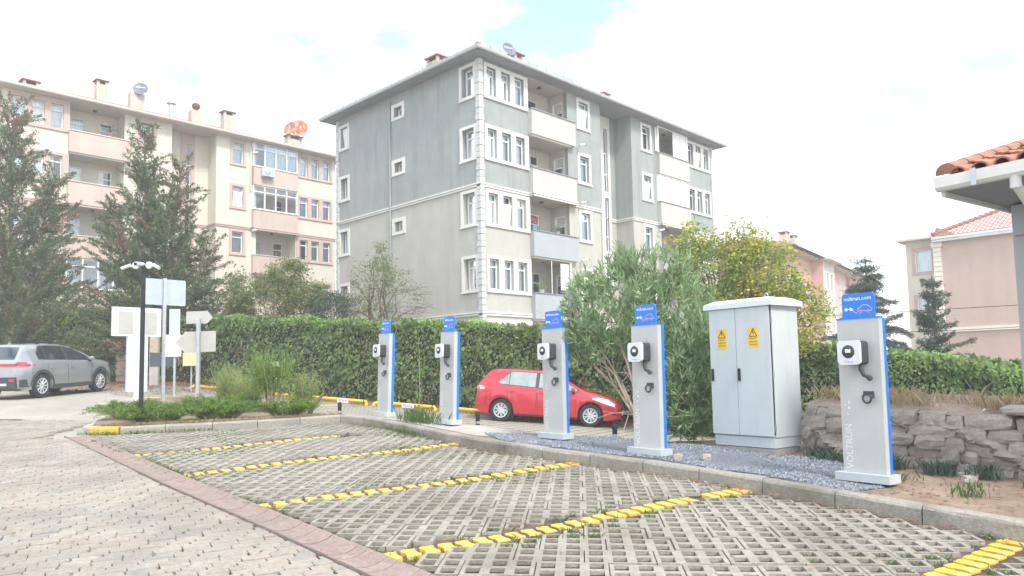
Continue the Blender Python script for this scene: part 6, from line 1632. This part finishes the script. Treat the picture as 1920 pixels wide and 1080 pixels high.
# ------------------------------------------------------------------ vegetation
def rnd(n, a, b): return RNG.uniform(a, b, n)
def hedge(name, label, P0, P1, zb, ztop, thick, dens, size, cols=('l_ivy', 'l_ivytop', 'l_dry'), bare=None):
    """ivy covered wall: dark core with leaves all over front, top and back"""
    P0, P1 = V(*P0), V(*P1); Ld = np.linalg.norm(P1 - P0); d = (P1 - P0) / Ld; n_ = V(d[1], -d[0])
    t = thing(name, label, 'hedge')
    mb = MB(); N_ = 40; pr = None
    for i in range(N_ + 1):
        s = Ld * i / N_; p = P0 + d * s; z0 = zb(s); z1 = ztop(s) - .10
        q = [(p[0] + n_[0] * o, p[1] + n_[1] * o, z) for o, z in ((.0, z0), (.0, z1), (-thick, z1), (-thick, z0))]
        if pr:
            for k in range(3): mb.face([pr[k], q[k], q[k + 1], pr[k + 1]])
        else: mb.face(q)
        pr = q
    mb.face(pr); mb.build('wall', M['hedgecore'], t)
    A = Ld * 3; K = int(A * dens)
    s = rnd(K, 0, Ld); v = RNG.uniform(0, 1, K) ** .9
    z0 = np.array([zb(x) for x in s]); z1 = np.array([ztop(x) for x in s]); z = z0 + .05 + (z1 - z0) * v
    bulge = .04 + .24 * vnoise(s, z, 1.3, 2) + .16 * vnoise(s, z, 4.1, 6) + .10 * vnoise(s, z, 9.3, 3) + .12 * v
    off = bulge - np.abs(RNG.normal(0, .07, K))
    if bare is not None:
        keep = np.array([bare(a, b) for a, b in zip(s, (z - z0))]) < RNG.uniform(0, 1, K); s, z, off, v = s[keep], z[keep], off[keep], v[keep]; K = len(s)
    c = P0[None] + d[None] * s[:, None] + n_[None] * off[:, None]
    pts_ = np.column_stack([c, z]); nr = np.column_stack([np.tile(n_, (K, 1)), np.full(K, .45)]) + RNG.normal(0, .45, (K, 3))
    dr = np.column_stack([RNG.normal(0, .5, (K, 2)), np.full(K, -1.)])
    leaves('ivy_leaves', pts_, nr, size * (.7 + .75 * vnoise(s, z, 1.7, 9)), M[cols[0]], t, .66, dr, kind='stuff')
    # top growth, its sunlit brightness put into a lighter leaf colour
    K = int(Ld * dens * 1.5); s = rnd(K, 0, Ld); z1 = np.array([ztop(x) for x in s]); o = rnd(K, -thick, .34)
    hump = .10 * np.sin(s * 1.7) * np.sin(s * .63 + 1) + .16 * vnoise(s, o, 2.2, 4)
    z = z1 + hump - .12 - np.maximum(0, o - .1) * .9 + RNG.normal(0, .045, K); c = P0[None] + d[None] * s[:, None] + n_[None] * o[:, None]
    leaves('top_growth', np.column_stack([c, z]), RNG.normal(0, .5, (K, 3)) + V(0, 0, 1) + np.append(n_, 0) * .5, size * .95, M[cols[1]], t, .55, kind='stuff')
    K = int(A * dens * .15); s = rnd(K, 0, Ld); z0 = np.array([zb(x) for x in s]); z1 = np.array([ztop(x) for x in s]); z = z0 + (z1 - z0) * RNG.beta(1.4, 1.6, K)
    m_ = vnoise(s, z, .9, 8) > .5; s, z = s[m_], z[m_]; K = len(s)
    c = P0[None] + d[None] * s[:, None] + n_[None] * rnd(K, .15, .33)[:, None]
    leaves('dry_leaves', np.column_stack([c, z]), np.column_stack([np.tile(n_, (K, 1)), np.full(K, .2)]) + RNG.normal(0, .5, (K, 3)), size * .8, M[cols[2]], t, .4, kind='stuff')
    mb = MB()
    for _ in range(int(Ld * 6)):
        s0 = random.uniform(0, Ld); q = []; z0 = zb(s0) + random.uniform(.2, 1.9)
        for i in range(5): s1 = s0 + i * random.uniform(-.12, .12); zz = z0 + i * random.uniform(-.05, .16); p = P0 + d * s1 + n_ * (.2 + .1 * random.random()); q.append((p[0], p[1], zz))
        mb.tube(q, .008, 3, cap=False)
    tag(mb.build('vines', M['bark_p'], t, fix=False), kind='stuff')
    return t
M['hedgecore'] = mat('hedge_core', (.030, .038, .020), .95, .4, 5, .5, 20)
htx = lambda s: (HD0[0] + hd[0] * s)
top_pts_x = [-24, -20.3, -17.3, -14.4, -11.8, -9.3, -6.2, -3.35, -1.1, 1.5, 5, 14]; top_pts_z = [4.7, 4.7, 4.55, 4.0, 4.05, 3.9, 3.62, 3.50, 3.28, 3.02, 2.6, 1.5]
def htop(s): return float(np.interp(htx(s), top_pts_x, top_pts_z)) - .05
def hbase(s): p = HD0 + hd * s; return float(H(p[0], p[1])) - .1
def bare(s, z):
    x = htx(s); b = 0
    if -17.5 < x < -11.5 and z < 1.25: b = .85 if z < 1.1 else .5
    elif z < .25: b = .5
    if .4 < float(vnoise(s, z, 1.0, 11)) < .47 and z < 2: b = max(b, .5)
    return b
hedge('ivy_hedge', 'long wall overgrown with ivy behind the red hatchback and the SUV', HD0, HD0 + hd * 41.8, hbase, htop, .55, 235, .062, bare=bare)
R0q, R1q = V(4.6, 20.4), V(16.5, 15.4)
dq = (R1q - R0q) / np.linalg.norm(R1q - R0q)
def r_top(s): return float(np.interp(R0q[0] + dq[0] * s, [4.6, 7.4, 8.1, 9.4, 10.3, 11, 11.8, 16.5], [2.3, 2.25, 2.18, 1.98, 1.80, 1.62, 1.42, .9])) - .06
def r_base(s): p = R0q + dq * s; return float(H(p[0], p[1])) - .1
hedge('ivy_hedge', 'leafy hedge behind the grey cabinet and the rough stone wall, at the right', R0q, R1q, r_base, r_top, .6, 300, .055)

# stacked block pillar at the wall near the front of the SUV
t = thing('block_pillar', 'short pillar of rough brown blocks in front of the SUV nose', 'pillar', (*(hedge_pt(t_of(-15.85), .42)), float(H(*hedge_pt(t_of(-15.85), .42))) - .05), hedge_rot)
for k in range(5):
    o = rock(.62, .3, .30, 700 + k, 'block').build('block', M['block'], t); o.location = (random.uniform(-.02, .02), 0, .15 + k * .30)
o = rock(.7, .36, .08, 710, 'stone').build('capstone', M['pale'], t); o.location = (0, 0, 1.56)

def trunk_tube(name, mt, parent, paths):
    mb = MB()
    for pts_, r0_, r1_ in paths:
        k = len(pts_); mb.tube(pts_, [r0_ + (r1_ - r0_) * i / (k - 1) for i in range(k)], 6 if r0_ > .03 else 4, cap=False)
    return mb.build(name, M[mt], parent, smooth=True, fix=False)
def wander(p, d, L, n, wob, grav=0):
    p = V(*p); d = V(*d); d /= np.linalg.norm(d); out_ = [tuple(p)]
    for i in range(n):
        d = d + RNG.normal(0, wob, 3) + V(0, 0, grav); d /= np.linalg.norm(d); p = p + d * L / n; out_.append(tuple(p))
    return out_
def conifer(name, label, base, spires, plumes, seed, leafm='l_conifer', brown=.12, lsize=.05, per=120, wpl=.34):
    """ragged cypress-like tree. spires: [(dx,dy,height,r_bottom,r_top,z_low)]; each carries feathery plumes"""
    global RNG
    RNG = np.random.default_rng(seed); random.seed(seed)
    t = thing(name, label, 'conifer tree', base)
    paths = []; P, D, BR = [], [], []
    for (dx, dy, h, rb, rtp, zl, npl) in spires:
        main = [(dx * f * .9, dy * f * .9, h * f) for f in np.linspace(0, 1, 9)]
        main = [(a + RNG.normal(0, .05) * (i > 0), b, c) for i, (a, b, c) in enumerate(main)]
        paths.append((main, .16, .02))
        for _ in range(npl):
            f = RNG.uniform(0, 1) ** 1.35; z = zl + (h - zl) * f; rr = (rb + (rtp - rb) * f ** .8) * RNG.uniform(.5, 1.12)
            a = RNG.uniform(0, 2 * np.pi); fx_, fy_ = np.interp(z, [q[2] for q in main], [q[0] for q in main]), np.interp(z, [q[2] for q in main], [q[1] for q in main])
            el = RNG.uniform(.05, .65) + .40 * f
            pth = wander((fx_, fy_, z), (math.cos(a) * math.cos(el), math.sin(a) * math.cos(el), math.sin(el) * .9), rr * 1.15, 6, .14, .02)
            paths.append((pth, .022, .005)); pp = np.array(pth)
            # side sprays
            m_ = max(4, int(per * rr)); tt = RNG.uniform(.15, 1.0, m_) ** .8 * (len(pp) - 1.001); i0 = tt.astype(int); fr = (tt - i0)[:, None]
            q = pp[i0] * (1 - fr) + pp[i0 + 1] * fr; dr = pp[i0 + 1] - pp[i0]; dr /= np.linalg.norm(dr, axis=1)[:, None]
            sg = (wpl * (1.05 - .75 * tt / (len(pp) - 1)))[:, None]
            q = q + RNG.normal(0, 1, (m_, 3)) * sg * V(.42, .42, .34) * .9
            P.append(q); D.append(dr * .9 + RNG.normal(0, .45, (m_, 3)) + V(0, 0, .12)); BR.append(np.full(m_, RNG.uniform(0, 1) < brown))
    trunk_tube('trunk', 'bark', t, paths)
    P = np.concatenate(P); D = np.concatenate(D); BR = np.concatenate(BR); K = len(P); nr = RNG.normal(0, 1, (K, 3)) + V(0, 0, .5)
    leaves('crown', P[~BR], nr[~BR], lsize, M[leafm], t, .30, D[~BR], .4)
    if BR.any(): leaves('brown_sprays', P[BR], nr[BR], lsize, M['l_conbrown'], t, .28, D[BR], .4)
    return t
conifer('cypress_tree', 'tall ragged conifer at the left edge in front of the cream building', (-22.0, 32.6, 1.2),
        [(-.2, 0, 12.6, 4.6, .9, 1.6, 230), (2.0, 0, 9.6, 3.4, .9, 1.2, 170), (-1.2, .4, 10.5, 3.4, 1.0, 3.0, 90)], 0, 11, brown=.18, per=78, lsize=.072, wpl=.36)
conifer('cypress_tree', 'wide two-topped conifer behind the notice board and sign poles', (-14.9, 31.2, 1.3),
        [(-.75, 0, 10.9, 3.8, .6, 1.2, 230), (.95, .2, 9.6, 3.7, .6, 1.2, 200), (-2.2, .1, 7.4, 2.4, 1.0, 1.8, 90), (2.4, 0, 6.2, 2.4, .9, 1.0, 90)], 0, 12, brown=.14, per=88, lsize=.068, wpl=.36)

def broad(name, label, base, stems, seed, leafm, n_leaf, lsize, clump, lobes, barkm='bark', twig=True, cat='tree', asp=.5, mix=None, droop=0):
    """broadleaf tree: limbs reach towards lobes (centre, radii); leaves sit in clumps inside the lobes"""
    global RNG
    RNG = np.random.default_rng(seed); random.seed(seed)
    t = thing(name, label, cat, base); paths = []; cent = []; wts = []
    for (c, r_, w) in lobes:
        c, r_ = V(*c), V(*r_)
        for _ in range(max(2, int(w * 3))):
            g = RNG.normal(0, 1, 3); g /= np.linalg.norm(g); e = c + g * r_ * RNG.uniform(.5, .95)
            b0 = V(*stems[RNG.integers(len(stems))]); mid = b0 * .35 + c * .45 + e * .2 + RNG.normal(0, .12, 3)
            n = 7; pts_ = [tuple((1 - f) ** 2 * b0 + 2 * f * (1 - f) * mid + f * f * e + (RNG.normal(0, .04, 3) if 0 < f < 1 else 0)) for f in np.linspace(0, 1, n)]
            paths.append((pts_, .05, .006))
            if twig:
                for q in (3, 4, 5):
                    paths.append((wander(pts_[q], g + RNG.normal(0, .6, 3), .6, 4, .25), .012, .003))
        m_ = int(clump * w); g = RNG.normal(0, 1, (m_, 3)); g /= np.linalg.norm(g, axis=1)[:, None]
        cent.append(c + g * r_ * (RNG.uniform(.25, 1, (m_, 1)) ** .45)); 
    for s_ in stems: paths.append(([(0, 0, 0), tuple(V(*s_) * .5 + RNG.normal(0, .04, 3)), tuple(s_)], .10, .05))
    trunk_tube('trunk', barkm, t, paths)
    C = np.concatenate(cent); per = n_leaf // len(C) + 1; sc = RNG.uniform(.6, 1.3, len(C))
    P = np.repeat(C, per, 0) + RNG.normal(0, 1, (len(C) * per, 3)) * np.repeat(sc, per)[:, None] * V(.17, .17, .12) * (clump_size)
    K = len(P); nr = RNG.normal(0, .8, (K, 3)) + V(0, 0, .9); dr = RNG.normal(0, 1, (K, 3)) + V(0, 0, droop)
    if mix:
        sel = np.repeat(RNG.uniform(0, 1, len(C)) < mix[1] + .3 * (vnoise(C[:, 0], C[:, 2], 1.4, seed) - .5), per)
        leaves('crown', P[~sel], nr[~sel], lsize, M[leafm], t, asp, dr[~sel]); leaves('crown', P[sel], nr[sel], lsize, M[mix[0]], t, asp, dr[sel])
    else: leaves('crown', P, nr, lsize, M[leafm], t, asp, dr)
    return t
clump_size = 1.0
# green tree and bushes behind the ivy wall, in front of the cream building
broad('leafy_tree', 'rounded olive green tree between the conifer and the grey building', (-9.7, 30.6, 1.4), [(-.3, 0, 1.8), (.4, 0, 1.9)], 21, 'l_olive', 15000, .05, 60,
      [((-.3, 0, 3.3), (1.5, 1.0, 1.2), 3), ((.4, 0, 4.4), (.8, .7, .7), 1.2), ((1.3, 0, 3.4), (.8, .8, .8), 1.2), ((-1.6, 0, 3.0), (.5, .6, .9), .8)], mix=('l_olive', .5))
broad('small_tree', 'thin pale leafed sapling right beside the wide conifer', (-11.5, 30.9, 1.4), [(0, 0, 2.2)], 22, 'l_olive', 2600, .05, 40, [((0, 0, 3.6), (.55, .5, 1.1), 1.0), ((.2, 0, 2.6), (.5, .5, .6), .6)])
broad('round_bush', 'dark rounded bush behind the ivy wall at the foot of the grey building', (-7.35, 30.2, 1.6), [(0, 0, 1.5)], 23, 'l_cedar', 7000, .04, 60, [((0, 0, 2.5), (1.0, .8, .95), 2)])
clump_size = .8
broad('sparse_tree', 'sparse half bare tree in front of the blank grey wall', (-5.4, 30.2, 1.2), [(-.1, 0, 2.3), (.4, 0, 2.2), (-.4, .1, 2.2)], 24, 'l_olive', 5200, .042, 60,
      [((-.3, 0, 4.3), (.9, .6, 1.0), 2), ((.1, 0, 5.1), (.35, .4, .7), .6), ((-1.2, 0, 3.2), (.7, .5, .5), .8), ((1.1, 0, 3.4), (.9, .5, .7), .35), ((.6, 0, 4.3), (.6, .5, .6), .5), ((0, 0, 2.9), (1.2, .5, .4), .8)], droop=-.4)
t = bpy.data.objects['sparse_tree']
mb = MB(); random.seed(5); RNG = np.random.default_rng(5)
for k in range(46):
    a = random.uniform(.15, .95); p0 = (random.uniform(.4, 1.6), random.uniform(-.2, .2), random.uniform(2.4, 3.9)); mb.tube(wander(p0, (math.cos(a), random.uniform(-.3, .3), math.sin(a) * .5), random.uniform(.5, 1.1), 5, .2, -.08), [.012, .010, .008, .006, .004, .003], 3, cap=False)
mb.tube(wander((.2, 0, 2.2), (1, 0, .5), 2.2, 8, .1, -.03), [.04 - .004 * i for i in range(9)], 5, cap=False)
mb.build('bare_twigs', M['bark'], t, fix=False)
# yellow green tree behind cabinet and oleander
clump_size = 1.0
broad('yellow_green_tree', 'yellow green tree with turning leaves behind the grey cabinet', (6.0, 18.6, -.3), [(-.4, 0, 2.0), (.3, 0, 2.1)], 25, 'l_spring', 26000, .043, 58,
      [((-1.0, 0, 4.2), (1.0, .8, 1.1), 2.4), ((.3, 0, 4.2), (.85, .8, 1.0), 2.2), ((-.2, 0, 3.3), (1.45, 1.0, .8), 2.6), ((1.1, 0, 3.1), (.75, .8, 1.0), 1.7), ((-1.5, 0, 4.9), (.4, .4, .7), .6), ((-.2, 0, 5.05), (.5, .4, .5), .7)], mix=('l_yellow', .5), asp=.55)

# cedar with drooping tiers and a sparse spruce at the right
def tiered(name, label, base, h, rad, tiers, seed, leafm, droop, lsize, per, upcurve=0, zlo=.15, wdt=.3, barkm='bark'):
    global RNG
    RNG = np.random.default_rng(seed); t = thing(name, label, 'conifer tree', base); paths = [([(0, 0, 0), (.03, 0, h * .5), (0, 0, h)], .14, .02)]; P, D = [], []
    for i in range(tiers):
        f = zlo + (1 - zlo) * (i / tiers); z = h * f; rr = rad * (1 - f) ** .8 + .12
        for k in range(7):
            a = RNG.uniform(0, 2 * math.pi); L_ = rr * RNG.uniform(.45, 1.2)
            pth = wander((0, 0, z + RNG.normal(0, .16)), (math.cos(a), math.sin(a), .30 - .1 * upcurve), L_, 6, .08, droop); paths.append((pth, .03, .006)); pp = np.array(pth)
            m_ = int(per * L_); tt = RNG.uniform(.12, 1, m_) * (len(pp) - 1.001); i0 = tt.astype(int); fr = (tt - i0)[:, None]; q = pp[i0] * (1 - fr) + pp[i0 + 1] * fr
            side = V(-math.sin(a), math.cos(a), 0); sg = wdt * (1.1 - .7 * tt / (len(pp) - 1))
            q = q + side * (RNG.normal(0, 1, m_) * sg)[:, None] + V(0, 0, 1) * (RNG.normal(-.04, .05, m_))[:, None]
            dd = V(math.cos(a), math.sin(a), droop * 2) + RNG.normal(0, .5, (m_, 3)); P.append(q); D.append(dd)
    trunk_tube('trunk', barkm, t, paths); P = np.concatenate(P); D = np.concatenate(D); K = len(P)
    leaves('crown', P, RNG.normal(0, .6, (K, 3)) + V(0, 0, .8), lsize, M[leafm], t, .26, D, .4); return t
tiered('cedar_tree', 'dark cedar with drooping layered branches right of the nearest charging post', (14.3, 30.0, -1.5), 7.6, 2.9, 13, 31, 'l_cedar', -.09, .062, 420, wdt=.34, zlo=.12)
tiered('spruce_tree', 'sparse upright spruce in front of the pink building', (13.9, 24.6, -1.4), 5.95, 2.2, 12, 32, 'l_cedar', .05, .055, 230, wdt=.13, zlo=.25, upcurve=1)

# oleander behind the fourth charging post
def oleander(name, label, base, stems, lobes, seed, ntuft, fl=40):
    global RNG
    RNG = np.random.default_rng(seed); random.seed(seed); t = thing(name, label, 'shrub', base, 0); paths = []
    tips = []
    for (c, r_, w) in lobes:
        m_ = int(ntuft * w); g = RNG.normal(0, 1, (m_, 3)); g /= np.linalg.norm(g, axis=1)[:, None]
        tips.append(V(*c) + g * V(*r_) * (RNG.uniform(.2, 1, (m_, 1)) ** .4))
    tips = np.concatenate(tips)
    for s_ in stems:
        pts_ = [tuple(p) for p in s_]; paths.append((pts_, .030, .010))
        for q in range(5):
            i = RNG.integers(1, len(s_)); paths.append((wander(s_[i], V(*s_[i]) - V(*s_[0]) + RNG.normal(0, .5, 3), .7, 4, .15, .05), .012, .005))
    trunk_tube('stems', 'bark_p', t, paths)
    n = 13; K = len(tips) * n; c0 = np.repeat(tips, n, 0); up_ = V(0, 0, 1) + .0
    out_ = tips - np.mean(tips, 0); out_ = out_ / (np.linalg.norm(out_, axis=1)[:, None] + .3); ax = np.repeat(out_ * .55 + V(0, 0, .9), n, 0)
    d = ax + RNG.normal(0, .62, (K, 3)); d /= np.linalg.norm(d, axis=1)[:, None]; s = RNG.uniform(.05, .085, K)
    leaves('foliage', c0 + d * s[:, None] + ax * RNG.uniform(-.09, .06, (K, 1)), np.cross(d, RNG.normal(0, 1, (K, 3))), s, M['l_oleander'], t, .17, d, .1)
    if fl:
        f = tips[RNG.integers(0, len(tips), fl)]; f = f[f[:, 2] > np.quantile(tips[:, 2], .75)]
        leaves('flowers', np.repeat(f, 7, 0) + RNG.normal(0, .03, (len(f) * 7, 3)) + V(0, 0, .08), RNG.normal(0, 1, (len(f) * 7, 3)), .022, M['petal'], t, .8, kind='stuff')
    return t
stems = []
random.seed(3)
for (ex, ez) in ((-1.05, 1.75), (-.75, 1.55), (-.45, 1.9), (-.2, 1.7), (-.95, 1.35), (.1, 1.9), (.35, 1.8), (-.6, 2.1), (-1.1, 1.5)):
    stems.append([(0, 0, 0), (ex * .16 + random.uniform(-.03, .03), random.uniform(-.1, .1), ez * .28), (ex * .38, random.uniform(-.15, .15), ez * .55), (ex * .72, random.uniform(-.2, .2), ez * .8), (ex, random.uniform(-.25, .25), ez)])
oleander('oleander', 'large flowering oleander with bare pale stems behind the fourth charging post', (1.92, 11.3, .55), stems,
         [((-.35, 0, 1.95), (.92, .7, .66), 1.0), ((.5, .1, 1.85), (.75, .7, .75), .8), ((-.85, 0, 1.55), (.42, .5, .45), .3), ((.25, 0, 2.55), (.6, .5, .32), .3), ((.8, .2, 1.2), (.5, .5, .6), .35), ((-.2, 0, 2.65), (.25, .3, .25), .10)], 41, 330)
stems2 = [[(0, 0, 0), (.05 * k - .1, 0, .4), (.22 * k - .4, .1, .9)] for k in range(5)]
oleander('oleander', 'low green oleander filling the gap between the fourth charging post and the cabinet', (2.55, 10.75, .58), stems2,
         [((-.05, 0, .85), (.42, .4, .55), .6), ((-.15, -.1, .35), (.48, .35, .32), .5), ((.0, .2, 1.4), (.4, .4, .45), .4)], 42, 330, 0)

# low junipers and feathery shrubs on the island
def juniper(label, x, y, L_, Wd_, h, seed, n=5200, rz=0):
    global RNG
    RNG = np.random.default_rng(seed); t = thing('juniper', label, 'shrub', (x, y, zi(x, y)), rz, 'spreading junipers on the island')
    P, D = [], []; paths = []
    for _ in range(int(46 * L_)):
        a = RNG.uniform(0, 2 * np.pi); r_ = RNG.uniform(.15, 1) ** .6; e = V(math.cos(a) * L_ / 2 * r_, math.sin(a) * Wd_ / 2 * r_, h * (1.05 - .55 * r_) * RNG.uniform(.55, 1.1)); b0 = V(e[0] * .35, e[1] * .35, .03)
        n_ = 6; pth = [tuple(b0 + (e - b0) * f + V(0, 0, .10 * math.sin(math.pi * f))) for f in np.linspace(0, 1, n_)]; paths.append((pth, .008, .003)); pp = np.array(pth)
        m_ = n // int(46 * L_); tt = RNG.uniform(.1, 1, m_) * (n_ - 1.001); i0 = tt.astype(int); fr = (tt - i0)[:, None]; q = pp[i0] * (1 - fr) + pp[i0 + 1] * fr + RNG.normal(0, .035, (m_, 3)) * V(1, 1, .7)
        P.append(q); D.append((e - b0) / np.linalg.norm(e - b0) + RNG.normal(0, .5, (m_, 3)) + V(0, 0, .3))
    trunk_tube('stems', 'bark', t, paths); P = np.concatenate(P); D = np.concatenate(D)
    leaves('foliage', P, RNG.normal(0, .6, (len(P), 3)) + V(0, 0, .9), .028, M['l_juniper'], t, .22, D, .4)
jr = math.atan2(.95, 2.1)
juniper('spreading juniper at the left tip of the island, around the black pole', -6.85, 14.28, 2.1, 1.25, .46, 51, 9000, rz=jr)
juniper('spreading juniper behind the notice board post', -7.75, 15.2, 1.8, 1.5, .42, 55, 9000, rz=.4)
juniper('spreading juniper just right of the black pole', -5.8, 14.72, 1.9, 1.2, .46, 52, 9000, rz=jr)
juniper('spreading juniper at the foot of the feathery shrub', -4.6, 15.12, 1.6, 1.0, .42, 53, 7000, rz=jr)
juniper('spreading juniper behind the second pole, lower and darker', -6.4, 16.2, 2.2, 1.4, .48, 54, 9000, rz=jr)
def feathery(label, x, y, h, w, seed, leafm, n, nst=22, lz=.35, cat='shrub', dz=0):
    global RNG
    RNG = np.random.default_rng(seed); t = thing('feathery_shrub', label, cat, (x, y, zi(x, y) + dz), 0, None); paths = []; P = []; D = []
    for _ in range(nst):
        a = RNG.uniform(0, 2 * np.pi); sp_ = RNG.uniform(0, w / 2); pth = wander((math.cos(a) * .08, math.sin(a) * .08, 0), (math.cos(a) * sp_, math.sin(a) * sp_, h * .95), h * RNG.uniform(.7, 1.05), 7, .07, 0); paths.append((pth, .012, .003)); pp = np.array(pth)
        m_ = n // nst; tt = (lz + (1 - lz) * RNG.uniform(0, 1, m_)) * (len(pp) - 1.001); i0 = tt.astype(int); fr = (tt - i0)[:, None]
        q = pp[i0] * (1 - fr) + pp[i0 + 1] * fr + RNG.normal(0, .085, (m_, 3)); P.append(q); D.append(RNG.normal(0, .7, (m_, 3)) + V(0, 0, .5))
    trunk_tube('stems', 'bark_p', t, paths); P = np.concatenate(P); D = np.concatenate(D)
    leaves('foliage', P, RNG.normal(0, .8, (len(P), 3)), .026, M[leafm], t, .3, D, .4); return t
feathery('bright green feathery shrub with bare straw coloured stems on the island', -5.2, 16.1, 1.35, .85, 61, 'l_juniper', 6500, 28, .42)
feathery('grey green bush right of the feathery shrub', -4.55, 16.1, .80, .60, 62, 'l_spring', 4200, 20, .1)
feathery('wispy weed bush left of the feathery shrub', -6.0, 17.0, .85, 1.0, 63, 'l_spring', 3600, 30, .1)
feathery('wispy weed bush behind the right galvanised pole', -7.9, 20.6, .95, 1.9, 64, 'l_spring', 6500, 36, .1)
feathery('low dry weeds in front of the ivy wall', -9.6, 25.6, .9, 2.2, 65, 'l_olive', 2400, 36, .2, dz=-.25)
t = thing('leaning_stem', 'short dark leaning trunk at the right end of the junipers', 'stump', (-4.3, 15.75, zi(-4.3, 15.75)))
MB().tube([(0, 0, 0), (.12, 0, .2), (.30, 0, .42)], [.05, .04, .03], 7).build('trunk', M['bark'], t, smooth=True)
t = thing('young_plant', 'tall thin weed growing between the first two charging posts', 'plant', (-1.75, 13.95, zi(-1.75, 13.95)))
RNG = np.random.default_rng(9)
pth = wander((0, 0, 0), (0, 0, 1), 1.45, 8, .05); trunk_tube('stem', 'l_spring' if 0 else 'bark_p', t, [(pth, .008, .003)]); pp = np.array(pth); q = pp[RNG.integers(1, 9, 90)] + RNG.normal(0, .05, (90, 3)); leaves('foliage', q, RNG.normal(0, 1, (90, 3)), .035, M['l_juniper'], t, .4)
# dry twigs under the shrubs on the island and small grass
gp = []
for _ in range(2600):
    t_ = random.random(); x = -7.6 + 4 * t_; y = np.interp(x, [-7.75, -7.1, -5.2, -3.5], [13.75, 13.7, 14.35, 15.25]) + abs(random.gauss(0, .10)) + .03; gp.append((x, y, zi(x, y)))
blades('dry_island_grass', gp, M['l_straw'], (.02, .08), .004, 1.6)

# overhead wire in front of the pink building
t = thing('overhead_cable', 'thin overhead cables crossing in front of the pink building', 'cable')
mb = MB(); mb.tube([(7.0 + i * 1.6, 22, 3.0 + .06 * i - .0 * i * i) for i in range(9)], .012, 4)
mb.tube([(9.5 + i * 1.3, 22.3, 2.55 - .10 * math.sin(i / 8 * math.pi) + .05 * i) for i in range(9)], .012, 4)
mb.build('wires', M['black'], t)

# ------------------------------------------------------------------ haze volume added to imitate the windscreen's veiling glare
GLARE_HAZE = .0024
hm_ = bpy.data.materials.new('glare_haze'); hm_.use_nodes = True; t = hm_.node_tree; t.nodes.clear()
ho = t.nodes.new('ShaderNodeOutputMaterial'); pv = t.nodes.new('ShaderNodeVolumePrincipled')
pv.inputs['Color'].default_value = (.93, .95, .97, 1); pv.inputs['Density'].default_value = GLARE_HAZE; pv.inputs['Anisotropy'].default_value = .2
t.links.new(pv.outputs[0], ho.inputs['Volume'])
mb = MB(); mb.box((0, 650, 10), (1960, 1800, 64)); hb_ = mb.build('glare_haze', hm_); tag(hb_, kind='stuff')
S.cycles.volume_bounces = 1
